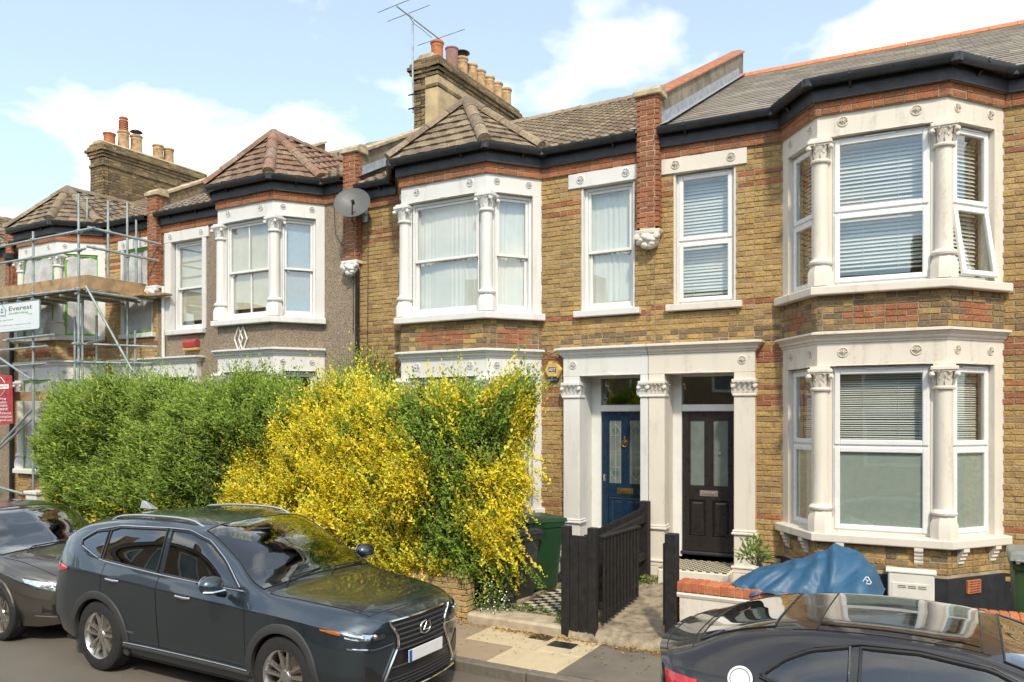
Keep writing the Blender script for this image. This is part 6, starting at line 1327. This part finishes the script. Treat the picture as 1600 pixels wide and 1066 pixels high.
    # seams round the doors and bonnet
    def ribbon(pts, nm='panel_gap'):
        m = MB(); m.pipe(pts, .0035, 4); m.build(nm, M['trim_black'], car)
    for d0, d1 in doors:
        for sd in (-1, 1):
            for x in (d0, d1):
                pts = []
                for z in np.linspace(.36, float(pchip(S.X, S.zs[4], [x])[0]), 14):
                    if not any(math.hypot(x-xa, z-za) < arch_r+.05 for xa in axles): pts.append(side_pt(x, float(z), sd, .0))
                if len(pts) > 2: ribbon(pts)
    if bonnet:
        for sd in (-1, 1):
            xx_ = np.linspace(bonnet[0], bonnet[1], 16); pts = []
            for x in xx_: qq, yy, zz = S.dense(float(x)); k = int(np.argmin(abs(qq-5.15))); pts.append(S.warp(float(x), sd*yy[k], zz[k]+.001))
            ribbon(pts)
        h = S_half(S, bonnet[1]); ribbon([top_pt(bonnet[1], h*t, .0) for t in np.linspace(-1, 1, 15)])
    # wheels, arches, liners, cabin floor
    hwid = max(S.ys[2])
    for xa in axles:
        for sd in ((-1, 1) if far else (-1,)):
            make_wheel(car, (xa, sd*(hwid-tyre_w/2-.012), wr), wr, tyre_w, rim, sd, *spokes)
            m = MB(); n_ = 28; vs = []
            for k in range(n_+1):
                a = -.32+(math.pi+.64)*k/n_
                for rr_, off in ((arch_r-.014, -.03), (arch_r-.012, .012), (arch_r+.02, .022), (arch_r+.062, .016), (arch_r+.068, .0)):
                    x, z = xa+rr_*math.cos(a), za+rr_*math.sin(a); z = max(z, .2); vs.append(S.warp(x, sd*(S.side(min(max(x, S.X[0]), S.X[-1]), max(z, .28))+off), z))
            m.add(vs, [[k*5+i, k*5+i+1, k*5+6+i, k*5+5+i] for k in range(n_) for i in range(4)]); m.build('wheel_arch', M['cladding'] if cladding else paint, car, smooth=40)
            m = MB(); vs = []
            for k in range(n_+1):
                a = -.2+(math.pi+.4)*k/n_
                for y_ in (hwid-.03, hwid-.34): vs.append((xa+arch_r*math.cos(a), sd*y_, max(.15, za+arch_r*math.sin(a))))
            m.add(vs, [[k*2, k*2+1, k*2+3, k*2+2] for k in range(n_)]); m.add([(xa-arch_r, sd*(hwid-.34), .15), (xa+arch_r, sd*(hwid-.34), .15), (xa+arch_r, sd*(hwid-.34), za+arch_r), (xa-arch_r, sd*(hwid-.34), za+arch_r)], [(0, 1, 2, 3)]); m.build('arch_liner', M['trim_black'], car)
    m = MB(); m.box(S.X[0]+.3, axles[0]-arch_r, -.78, .78, .22, .26); m.box(axles[0]-arch_r, axles[1]+arch_r, -.55, .55, .2, .262); m.box(axles[0]+arch_r, axles[1]-arch_r, -.8, .8, .2, .259); m.box(axles[1]+arch_r, S.X[-1]-.15, -.6, .6, .2, .26); m.build('floor_pan', M['trim_black'], car)
    return car, side_pt, top_pt, ribbon
def S_half(S, x): q, y, z = S.dense(x); return float(y[500])
def cabin(car, dash_x, seats, zc, wheel_y=-.36):
    for (x, y) in seats:
        s_ = empty('seat', (x, y, zc), parent=car); m = MB(); m.cbox(-.25, .25, -.24, .24, -.12, .06, .05); m.build('cushion', M['cabin'], s_)
        m = MB(); m.extr([(-.25, -.23, .0), (-.14, -.23, .05), (-.28, -.2, .62), (-.38, -.2, .6)], (0, .45, 0)); m.build('backrest', M['cabin'], s_); m = MB(); m.cbox(-.40, -.30, -.13, .13, .64, .82, .04); m.build('headrest', M['cabin'], s_)
    m = MB(); m.extr([(dash_x+.35, -.68, zc+.42), (dash_x-.05, -.68, zc+.46), (dash_x-.18, -.68, zc+.36), (dash_x-.1, -.68, zc), (dash_x+.35, -.68, zc)], (0, 1.36, 0)); m.build('dashboard', M['cabin'], car)
    m = MB(); c = Vector((dash_x-.28, wheel_y, zc+.38)); a_ = Vector((-.9, 0, .45)).normalized(); u = Vector((0, 1, 0)); v = a_.cross(u); m.pipe([c+(u*math.cos(t)+v*math.sin(t))*.18 for t in [2*math.pi*k/20 for k in range(21)]], .014, 6); m.tube(c, c-a_*.2, .03, 8); m.tube(c-u*.17, c+u*.17, .016, 6); m.build('steering_wheel', M['trim_black'], car)
# ---- dark grey crossover
X = [-2.36, -2.2, -1.9, -1.6, -1.33, -1.0, -.5, 0, .5, .85, 1.05, 1.33, 1.7, 2.0, 2.14, 2.20]
ys_ = [[.70, .80, .83, .84, .84, .84, .83, .83, .83, .84, .84, .84, .83, .80, .72, .64], [.80, .87, .90, .905, .905, .885, .86, .855, .86, .88, .895, .905, .895, .86, .79, .70], [.80, .87, .905, .91, .91, .90, .885, .885, .89, .90, .905, .91, .895, .855, .78, .70],
       [.76, .83, .875, .89, .895, .895, .895, .9, .9, .9, .9, .89, .87, .82, .74, .66], [.72, .785, .82, .835, .84, .845, .85, .85, .845, .835, .82, .79, .76, .71, .64, .58], [.66, .69, .67, .665, .67, .675, .68, .685, .72, .78, .76, .71, .67, .62, .56, .50], [.40, .42, .42, .42, .42, .42, .42, .42, .43, .45, .45, .43, .41, .38, .34, .30], [0]*16]
zs_ = [[.42, .34, .28, .26, .25, .25, .24, .24, .24, .24, .24, .24, .24, .23, .23, .24], [.55, .52, .5, .5, .5, .48, .45, .44, .44, .46, .48, .5, .5, .48, .46, .46], [.78, .78, .8, .8, .8, .78, .74, .72, .72, .72, .72, .74, .72, .69, .66, .64],
       [1.0, 1.02, 1.03, 1.025, 1.015, .99, .965, .945, .925, .915, .91, .895, .865, .83, .79, .76], [1.12, 1.16, 1.18, 1.155, 1.13, 1.11, 1.08, 1.06, 1.035, 1.015, .995, .97, .935, .90, .865, .83], [1.22, 1.33, 1.45, 1.505, 1.54, 1.565, 1.575, 1.53, 1.31, 1.10, 1.035, 1.01, .98, .945, .90, .865], [1.25, 1.37, 1.51, 1.565, 1.60, 1.62, 1.625, 1.59, 1.38, 1.13, 1.055, 1.035, 1.01, .97, .92, .88], [1.26, 1.38, 1.52, 1.575, 1.61, 1.63, 1.64, 1.605, 1.41, 1.155, 1.065, 1.045, 1.02, .98, .925, .885]]
SN = Shape(X, ys_, zs_, (.20, 1.5, .77), (.14, -1.7, .66)); PAINT1 = car_paint('slate_grey_metallic', (.064, .086, .107), .85)
w1 = [(-.36, .70, [-.36, -.1, .2, .45, .7], [1.105, 1.095, 1.083, 1.073, 1.065], [1.52, 1.515, 1.44, 1.285, 1.085]), (-1.34, -.44, [-1.34, -1.2, -.44], [1.16, 1.15, 1.11], [1.45, 1.49, 1.522]), (-1.80, -1.38, [-1.8, -1.6, -1.38], [1.28, 1.19, 1.165], [1.32, 1.42, 1.45])]
car1, sp, tp, rib = build_car('crossover_car', (-6.50, 5.88, 0), 'dark slate grey crossover car parked in front of the yellow hedge', SN, PAINT1, (-1.33, 1.33), .37, .405, w1, (.06, .93, .055), (-2.22, -1.9, .10), [(-.40, .86), (-1.28, -.40)], (1.02, 2.09))
cabin(car1, .62, [(.05, -.37), (.05, .37), (-.85, -.37), (-.85, .37)], .62)
for sd in (-1, 1):
    m = MB(); m.pipe([sp(x, np.interp(x, [-1.85, -1.34, -.4, .75], [1.29, 1.15, 1.098, 1.058]), sd, .012) for x in np.linspace(-1.82, .78, 30)], .008, 6); m.pipe([sp(x, np.interp(x, [-1.82, -1.6, -1.2, -.4, -.1, .2, .45, .72], [1.325, 1.44, 1.51, 1.542, 1.537, 1.46, 1.305, 1.085]), sd, .010) for x in np.linspace(-1.82, .72, 34)], .007, 6); m.build('window_trim', M['chrome'], car1)
    m = MB(); m.pipe([(x, sd*(.60-.02*abs(x+.7)), float(pchip(X, zs_[5], [x])[0])+np.interp(x, [-1.6, -1.42, -.2, .02], [.0, .052, .052, .0])) for x in np.linspace(-1.6, .05, 22)], .014, 8); m.build('roof_rail', M['silver'], car1, smooth=50)
    for (x, z) in ((-1.08, .985), (.02, .935)):
        m = MB(); m.pipe([sp(x-.1, z, sd, .0), sp(x-.06, z+.005, sd, .035), sp(x+.05, z-.002, sd, .035), sp(x+.1, z-.008, sd, .0)], .013, 8); h_ = m.build('door_handle', M['chrome'], car1, smooth=50); m = MB(); m.pipe([sp(x-.07, z, sd, .001), sp(x+.07, z-.004, sd, .001)], .024, 8); m.build('handle_recess', M['trim_black'], h_)
    # mirror
    mr = empty('door_mirror', (.60, sd*.89, 1.06), parent=car1); m = MB(); m.pipe([(0, 0, -.04), (.0, sd*.09, -.01)], .03, 8); m.build('stalk', M['trim_black'], mr); m = MB(); m.sphere((.02, sd*.17, .075), (.085, .125, .085), 18, 10); m.build('shell', PAINT1, mr, smooth=True); m = MB(); m.lathe([(.0, .0), (.07, .0), (.072, .006)], (-.062, sd*.17, .075), 16, axis=(-1, 0, 0)); m.build('mirror_glass', M['chrome'], mr); m = MB(); m.pipe([(.105, sd*.09, .03), (.1, sd*.22, .03), (.05, sd*.285, .035)], .012, 6); m.build('indicator', M['chrome'], mr)
    # sill cladding
    m = MB(); m.pipe([sp(x, .33, sd, .005) for x in np.linspace(-.92, .92, 20)], .035, 8); m.build('sill_trim', M['cladding'], car1, smooth=50)
    m = MB(); m.pipe([sp(x, .365, sd, .036) for x in np.linspace(-.9, .9, 20)], .0045, 6); m.build('sill_strip', M['silver'], car1)
    # side crease blade
    # head lamp wraps round the corner
    lo = lambda y: np.interp(y, [.38, .55, .72, .80], [.735, .70, .70, .765]); hi = lambda y: np.interp(y, [.38, .55, .72, .80], [.745, .765, .815, .825])
    def fp(x, y, z, off=.012): n = Vector((.75, sd*.6, .15)).normalized(); return Vector(S_nose(x, sd*y, z))+n*off
    def S_nose(x, y, z): return SN.warp(x, y, z)
    def fasc(y, z, off=.0):
        "point on the front corner at half width |y| and height z"
        a = abs(y); xb = 2.20
        for x in np.linspace(2.20, 1.3, 60):
            if SN.side(float(x), min(z, SN.top(float(x), .3))) >= a: xb = float(x); break
        p = Vector(SN.warp(xb, sd*a, z)); n = Vector((.8, sd*(.15+.85*(2.20-xb)/.6), .1)).normalized(); return p+n*off
    def patch(name, yk, zl, zu, off, mat, n=18, k=5, parent=None):
        vs = []
        for a in range(n+1):
            y = yk[0]+(yk[-1]-yk[0])*a/n
            for b in range(k+1): z = np.interp(y, yk, zl)+(np.interp(y, yk, zu)-np.interp(y, yk, zl))*b/k; vs.append(fasc(y, z, off))
        m = MB(); m.add(vs, [[a*(k+1)+b, (a+1)*(k+1)+b, (a+1)*(k+1)+b+1, a*(k+1)+b+1] for a in range(n) for b in range(k)]); return m.build(name, mat, parent or car1, smooth=True)
    hl = patch('headlight', [.40, .52, .66, .80, .855], [.755, .722, .718, .755, .81], [.768, .79, .812, .838, .84], .004, M['trim_black'])
    patch('reflector', [.50, .60, .74, .80], [.738, .732, .755, .78], [.770, .785, .81, .818], .010, M['reflector'], parent=hl); patch('turn_lens', [.815, .84, .862], [.80, .815, .835], [.832, .842, .848], .012, M['amber'], parent=hl, n=6); patch('cover_lens', [.40, .52, .66, .80, .86], [.755, .722, .718, .755, .81], [.768, .79, .812, .838, .84], .018, M['lamp_glass'], parent=hl)
    for yy in (.60, .70): m = MB(); m.sphere(fasc(yy, .77, .004), .024, 12, 8); m.build('projector', M['chrome'], hl, smooth=True)
    patch('running_light', [.40, .60, .80], [.665, .650, .685], [.68, .665, .70], .012, M['reflector'])
    patch('fog_recess', [.52, .62, .74], [.34, .33, .36], [.40, .50, .56], .004, M['trim_black'])
    # rear lamp
    m = MB(); vs = [sp(x, z, sd, .008) for x in np.linspace(-2.3, -1.93, 8) for z in np.linspace(np.interp(x, [-2.3, -1.93], [.95, 1.015]), np.interp(x, [-2.3, -1.93], [1.08, 1.035]), 5)]; m.add(vs, [[a*5+b, (a+1)*5+b, (a+1)*5+b+1, a*5+b+1] for a in range(7) for b in range(4)]); m.build('rear_light', M['red_lamp'], car1, smooth=True)
# spindle grille on the nose
GZ = [.25, .31, .49, .64, .74, .84, .88]; GW = [.50, .54, .44, .35, .36, .44, .45]; gw = lambda z: float(np.interp(z, GZ, GW))
def fx(y, z, off=.0):
    h = float(pchip(range(8), [a[-1] for a in ys_], [np.interp(z, [a[-1] for a in zs_], range(8))])[0]); return Vector(SN.warp(2.20+off-.02*((z-.5)/.3)**2*0, y, z))
n_, k_ = 24, 20; vs = []
for b in range(k_+1):
    z = .26+(.865-.26)*b/k_
    for a in range(n_+1): vs.append(fx(gw(z)*(-1+2*a/n_), z, .006))
m = MB(); m.add(vs, [[b*(n_+1)+a, b*(n_+1)+a+1, (b+1)*(n_+1)+a+1, (b+1)*(n_+1)+a] for b in range(k_) for a in range(n_)]); gr = m.build('grille', M['trim_black'], car1, smooth=True)
for z in (.46, .60, .645, .69, .735, .78, .825): m = MB(); h = gw(z)-.02; m.pipe([fx(h*t, z, .016) for t in np.linspace(-1, 1, 13)], .009, 6); m.build('grille_bar', M['cladding'], gr)
for z in (.275, .305, .335, .365): m = MB(); h = gw(z)-.02; m.pipe([fx(h*t, z, .012) for t in np.linspace(-1, 1, 13)], .006, 4); m.build('mesh_bar', M['cladding'], gr)
for sd in (-1, 1): m = MB(); m.pipe([fx(sd*gw(z), z, .014) for z in np.linspace(.28, .875, 16)], .013, 6); m.build('grille_surround', M['chrome'], gr, smooth=50)
m = MB(); m.pipe([fx(.44*t, .872, .014) for t in np.linspace(-1, 1, 13)], .012, 6); m.pipe([fx(.56*t, .235, .02) for t in np.linspace(-1, 1, 13)], .012, 6); m.build('grille_surround', M['chrome'], gr, smooth=50)
pl = empty('number_plate', fx(0, .525, .03), parent=car1); m = MB(); m.cbox(0, .01, -.26, .26, -.055, .055, .003); m.build('plate', M['plate_white'], pl); m = MB(); m.cbox(.0101, .0115, -.258, -.215, -.053, .053, .0005); m.build('plate_band', M['plate_blue'], pl)
bd = empty('badge', fx(0, .735, .03), parent=car1); m = MB(); m.pipe([(0, .078*math.cos(t), .058*math.sin(t)) for t in [2*math.pi*k/24 for k in range(25)]], .008, 6); m.pipe([(0, -.02, .04), (0, .015, -.022), (0, -.055, -.03)] if False else [(0, .012, .04), (0, -.03, -.02), (0, .05, -.024)], .008, 6); m.build('emblem', M['chrome'], bd, smooth=50)
m = MB(); m.extr([(-1.86, -.0, 1.60), (-1.62, 0, 1.60), (-1.80, 0, 1.68), (-1.86, 0, 1.685)], (0, .001, 0)); m.v = [(x, (-.035 if i < 4 else .035)*(1 if z < 1.62 else .3), z-.01) for i, (x, y, z) in enumerate(m.v)]; m.build('shark_fin', M['silver'], car1)
for y0 in (-.5, .12): m = MB(); m.pipe([tp(.99, y0, .012), tp(.93, y0+.1, .03), tp(.90, y0+.55, .016)], .008, 6); m.build('wiper', M['trim_black'], car1)
lettering('HYBRID', car1, sp(-.90, .47, -1, .008), .15, .022, M['chrome'])
# ---- grey hatchback behind it, cut by the picture edge
X2 = [-2.15, -2.0, -1.7, -1.3, -.9, -.4, .1, .5, .8, 1.1, 1.35, 1.65, 1.95, 2.1]
ys2 = [[.6, .72, .78, .80, .80, .79, .79, .79, .79, .79, .80, .78, .70, .58], [.72, .82, .87, .885, .88, .86, .86, .86, .865, .875, .885, .86, .77, .64], [.72, .83, .88, .895, .89, .885, .885, .885, .885, .89, .895, .86, .76, .63], [.68, .78, .85, .87, .875, .88, .88, .88, .88, .87, .86, .82, .71, .58], [.62, .72, .80, .83, .84, .85, .85, .85, .84, .82, .80, .74, .63, .52], [.55, .62, .63, .64, .65, .66, .66, .68, .74, .77, .70, .64, .55, .46], [.36, .4, .4, .4, .4, .4, .4, .42, .43, .44, .42, .39, .34, .30], [0]*14]
zs2 = [[.4, .3, .24, .22, .21, .2, .2, .2, .2, .2, .2, .2, .2, .22], [.52, .48, .44, .44, .42, .4, .4, .4, .42, .44, .46, .44, .38, .36], [.72, .7, .7, .7, .68, .66, .66, .66, .66, .68, .68, .62, .54, .5], [.92, .93, .92, .91, .9, .89, .88, .87, .86, .84, .81, .75, .66, .6], [1.0, 1.02, 1.02, 1.01, 1.0, .99, .98, .97, .96, .92, .88, .82, .73, .66], [1.1, 1.22, 1.33, 1.38, 1.41, 1.42, 1.38, 1.2, 1.04, .955, .915, .855, .76, .69], [1.12, 1.26, 1.38, 1.43, 1.455, 1.465, 1.43, 1.26, 1.1, .985, .945, .885, .79, .71], [1.13, 1.27, 1.39, 1.44, 1.465, 1.475, 1.445, 1.29, 1.13, 1.0, .955, .895, .80, .72]]
S2 = Shape(X2, ys2, zs2, (.30, 1.3, .8), (.14, -1.6, .55)); PAINT2 = car_paint('brown_grey_metallic', (.13, .12, .105), .8)
w2 = [(-.25, .62, [-.25, 0, .25, .62], [1.03, 1.02, 1.01, 1.0], [1.37, 1.36, 1.27, 1.03]), (-1.15, -.32, [-1.15, -.9, -.32], [1.06, 1.045, 1.03], [1.30, 1.34, 1.37])]
car2, sp2, tp2, rib2 = build_car('hatchback_car', (-11.2, 5.95, 0), 'brown-grey hatchback parked behind the slate grey crossover, cut by the picture edge', S2, PAINT2, (-1.32, 1.30), .32, .35, w2, (.10, 1.05, .06), None, [(-.28, .95), (-1.15, -.28)], (1.14, 1.98), NXS=130, rim=.215, tyre_w=.2, spokes=(10, False), cladding=False)
cabin(car2, .6, [(.0, -.36), (.0, .36), (-.85, -.36), (-.85, .36)], .5)
for sd in (-1, 1):
    def patch2(name, yk, zl, zu, off, mat, parent=None, n=16, k=5):
        vs = []
        for a in range(n+1):
            y = yk[0]+(yk[-1]-yk[0])*a/n
            for b in range(k+1):
                z = np.interp(y, yk, zl)+(np.interp(y, yk, zu)-np.interp(y, yk, zl))*b/k; xb = 2.1
                for x in np.linspace(2.1, 1.1, 60):
                    if S2.side(float(x), min(z, S2.top(float(x), .3))) >= y: xb = float(x); break
                p = Vector(S2.warp(xb, sd*y, z)); vs.append(p+Vector((.75, sd*(.2+.8*(2.1-xb)/.6), .2)).normalized()*off)
        m = MB(); m.add(vs, [[a*(k+1)+b, (a+1)*(k+1)+b, (a+1)*(k+1)+b+1, a*(k+1)+b+1] for a in range(n) for b in range(k)]); return m.build(name, mat, parent or car2, smooth=True)
    h2 = patch2('headlight', [.44, .58, .72, .83], [.60, .60, .635, .73], [.66, .71, .755, .79], .004, M['trim_black']); patch2('reflector', [.52, .60, .70, .78], [.63, .632, .662, .71], [.675, .695, .728, .755], .009, M['reflector'], h2); patch2('cover_lens', [.44, .58, .72, .83], [.60, .60, .635, .73], [.66, .71, .755, .79], .016, M['lamp_glass'], h2); patch2('bezel', [.50, .58, .68], [.63, .635, .655], [.655, .665, .685], .012, M['trim_black'], h2); patch2('amber_lens', [.45, .50, .54], [.612, .615, .62], [.64, .65, .655], .010, M['amber'], h2, n=5)
    patch2('fog_recess', [.45, .56, .70], [.34, .33, .36], [.40, .45, .47], .004, M['trim_black']); m = MB(); m.lathe([(.0, .02), (.03, .018), (.035, 0)], Vector(patch2('fog_ring', [.56, .58], [.37, .37], [.41, .41], .008, M['chrome'], n=2, k=2).data.vertices[4].co), 12, axis=(1, sd*.4, 0)); m.build('fog_lamp', M['chrome'], car2)
    patch2('chrome_strip', [.45, .6, .74], [.315, .305, .33], [.325, .315, .34], .008, M['chrome'])
    mr = empty('door_mirror', (.66, sd*.87, .98), parent=car2); m = MB(); m.sphere((.0, sd*.13, .06), (.08, .11, .07), 16, 8); m.build('shell', PAINT2, mr, smooth=True); m = MB(); m.tube((.02, 0, 0), (.0, sd*.08, .03), .025, 8); m.build('stalk', M['trim_black'], mr)
m = MB(); m.add([S2.warp(2.1+.006, .42*a, z) for z in (.36, .44, .52, .60) for a in np.linspace(-1, 1, 11)], [[r*11+i, r*11+i+1, r*11+12+i, r*11+11+i] for r in range(3) for i in range(10)]); g2 = m.build('grille', M['trim_black'], car2)
for z in (.40, .45, .50, .55): m = MB(); m.pipe([S2.warp(2.115, .4*t, z) for t in np.linspace(-1, 1, 9)], .008, 5); m.build('grille_bar', M['chrome'], g2)
for y0 in (-.45, .1): m = MB(); m.pipe([tp2(1.12, y0, .012), tp2(1.06, y0+.1, .03), tp2(1.02, y0+.55, .016)], .008, 6); m.build('wiper', M['trim_black'], car2)
# ---- black coupe at the near kerb
X3 = [-1.84, -1.75, -1.56, -1.31, -1.02, -.74, -.4, 0, .4, .75, 1.1, 1.5, 1.9, 2.15, 2.3]
ys3 = [[.66, .76, .80, .82, .82, .81, .81, .81, .81, .81, .81, .82, .80, .72, .60], [.78, .86, .90, .905, .90, .88, .87, .87, .87, .88, .89, .905, .88, .80, .68], [.80, .875, .91, .915, .905, .895, .89, .89, .89, .895, .90, .91, .88, .80, .68], [.77, .84, .885, .90, .90, .895, .89, .89, .89, .885, .88, .87, .82, .73, .62], [.72, .78, .82, .835, .85, .86, .865, .865, .865, .86, .85, .82, .75, .66, .56], [.66, .69, .66, .61, .60, .61, .62, .63, .66, .73, .78, .70, .64, .56, .48], [.40, .42, .41, .39, .385, .385, .39, .39, .41, .44, .45, .42, .38, .34, .30], [0]*15]
zs3 = [[.42, .32, .25, .22, .21, .2, .2, .2, .2, .2, .2, .2, .2, .2, .22], [.55, .5, .46, .45, .44, .42, .42, .42, .42, .42, .43, .44, .42, .38, .36], [.76, .74, .73, .72, .7, .69, .68, .67, .67, .67, .67, .67, .62, .56, .5], [.98, .98, .975, .96, .93, .905, .89, .88, .87, .865, .85, .82, .75, .66, .58], [1.06, 1.07, 1.075, 1.065, 1.03, 1.0, .975, .965, .955, .945, .92, .88, .8, .71, .63], [1.10, 1.125, 1.175, 1.255, 1.32, 1.355, 1.365, 1.35, 1.25, 1.09, .965, .91, .83, .74, .66], [1.115, 1.14, 1.195, 1.285, 1.355, 1.39, 1.40, 1.385, 1.30, 1.13, .995, .935, .86, .77, .68], [1.12, 1.145, 1.20, 1.29, 1.36, 1.395, 1.405, 1.395, 1.32, 1.16, 1.01, .945, .87, .78, .69]]
S3_ = Shape(X3, ys3, zs3, (.26, 1.5, .8), (.26, -1.25, .6)); PAINT3 = car_paint('black_metallic', (.014, .012, .012), .35)
w3 = [(-.50, .66, [-.5, -.2, .15, .4, .66], [1.02, 1.005, .995, .985, .98], [1.315, 1.325, 1.29, 1.19, 1.0]), (-1.03, -.56, [-1.03, -.92, -.78, -.56], [1.10, 1.075, 1.05, 1.028], [1.115, 1.20, 1.265, 1.312])]
car3, sp3, tp3, rib3 = build_car('coupe_car', (.0, 5.66, 0), 'black coupe parked in front of the white garden wall, mostly below the picture', S3_, PAINT3, (-1.08, 1.44), .335, .365, w3, (.22, 1.12, .06), (-1.50, -1.02, .085), [(-.55, .92)], (1.18, 2.2), rim=.235, spokes=(5, True), cladding=False)
cabin(car3, .66, [(.0, -.37), (.0, .37), (-.8, -.33), (-.8, .33)], .45)
for sd in (-1, 1):
    m = MB(); vs = [sp3(x, z, sd, .008) for x in np.linspace(-1.82, -1.5, 9) for z in np.linspace(np.interp(x, [-1.82, -1.5], [.78, .95]), np.interp(x, [-1.82, -1.5], [1.045, 1.035]), 6)]; m.add(vs, [[a*6+b, (a+1)*6+b, (a+1)*6+b+1, a*6+b+1] for a in range(8) for b in range(5)]); m.build('rear_light', M['red_lamp'], car3, smooth=True)
    m = MB(); m.pipe([sp3(x, np.interp(x, [-1.05, -.92, -.5, .7], [1.098, 1.065, 1.012, .972]), sd, .012) for x in np.linspace(-1.05, .7, 24)], .007, 6); m.pipe([sp3(x, np.interp(x, [-1.05, -.92, -.78, -.5, -.2, .15, .42, .7], [1.11, 1.215, 1.282, 1.334, 1.342, 1.305, 1.20, .985]), sd, .010) for x in np.linspace(-1.05, .7, 30)], .007, 6); m.build('window_trim', M['trim_black'], car3)
    mr = empty('door_mirror', (.62, sd*.87, .97), parent=car3); m = MB(); m.sphere((.0, sd*.13, .06), (.08, .11, .07), 16, 8); m.build('shell', PAINT3, mr, smooth=True); m = MB(); m.tube((.02, 0, 0), (.0, sd*.08, .03), .025, 8); m.build('stalk', M['trim_black'], mr)
    rib3([S3_.warp(x, sd*.57, S3_.top(x, .57)+.001) for x in np.linspace(-.9, .15, 14)])
n_, k_ = 12, 16; vs = [tp3(-.75+.85*a/n_, .5*(-1+2*b/k_), .004) for a in range(n_+1) for b in range(k_+1)]; m = MB(); m.add(vs, [[a*(k_+1)+b, (a+1)*(k_+1)+b, (a+1)*(k_+1)+b+1, a*(k_+1)+b+1] for a in range(n_) for b in range(k_)]); m.build('glass_roof', plain('black_glass_roof', (.008, .008, .009), .04, Coat_Weight=1.0), car3, smooth=True)
for x in (-.76, .11): rib3([tp3(x, .56*t, .003) for t in np.linspace(-1, 1, 15)])
rib3([tp3(-1.56, .66*t, .0015) for t in np.linspace(-1, 1, 15)]); rib3([tp3(-1.78, .62*t, .0015) for t in np.linspace(-1, 1, 15)])
c = Vector(sp3(-1.16, 1.075, -1, .016)); m = MB(); m.lathe([(.0, .004), (.075, .003), (.078, 0)], c, 24, axis=(-.1, -1, .5)); fl = m.build('round_sticker', M['plate_white'], car3); m = MB(); m.lathe([(.058, .0045), (.060, .006), (.062, .0045)], c, 24, axis=(-.1, -1, .5), cap=False); m.build('sticker_ring', M['ink_black'], fl)

# ------------------------------------------------------------------ the terrace across the road (seen in the glass and car paint)
op = empty('opposite_terrace', (0, -6.5, 0)); tag(op, 'brick terrace across the road, mirrored in the windows and car paint', 'terrace')
t = NT('opposite_brick'); t.base(t.mix(t.ramp(t.noise(3, 5), .3, .7), (.24, .16, .09), (.36, .25, .13))); t.set(Roughness=.9); M['far_brick'] = t.m
m = MB(); m.box(-45, 35, -.3, 0, 0, 5.5); m.build('wall', M['far_brick'], op)
m = MB(); m.extr([(-45, .2, 5.5), (-45, -4.3, 7.7), (-45, -8.8, 5.5)], (80, 0, 0)); m.build('roof', M['tile'], op)
for k in range(16):
    x = -44+k*5
    for (xx, w, z0, z1) in ((1.0, .9, 3.6, 5.1), (3.2, 1.5, 3.6, 5.1), (3.2, 1.5, 1.2, 2.8)):
        m = MB(); frame_rect(m, x+xx-.08, x+xx+w+.08, z0-.08, z1+.1, .1, .002, .06); f_ = m.build('window', M['white'], op); m = MB(); m.box(x+xx, x+xx+w, .003, .01, z0, z1); m.build('pane', M['obscure'], f_)
    m = MB(); m.cbox(x+1.0, x+1.85, .002, .04, .5, 2.6, .01); m.build('door', M['door_black'], op); m = MB(); m.cbox(x-.3, x+.3, -5, -3.4, 6.5, 8.8, .02); m.build('chimney', M['far_brick'], op)
m = MB(); m.box(-60, 40, -6.5, -3.6, .0, .12); tag(m.build('pavement', M['tarmac_path']), kind='structure')
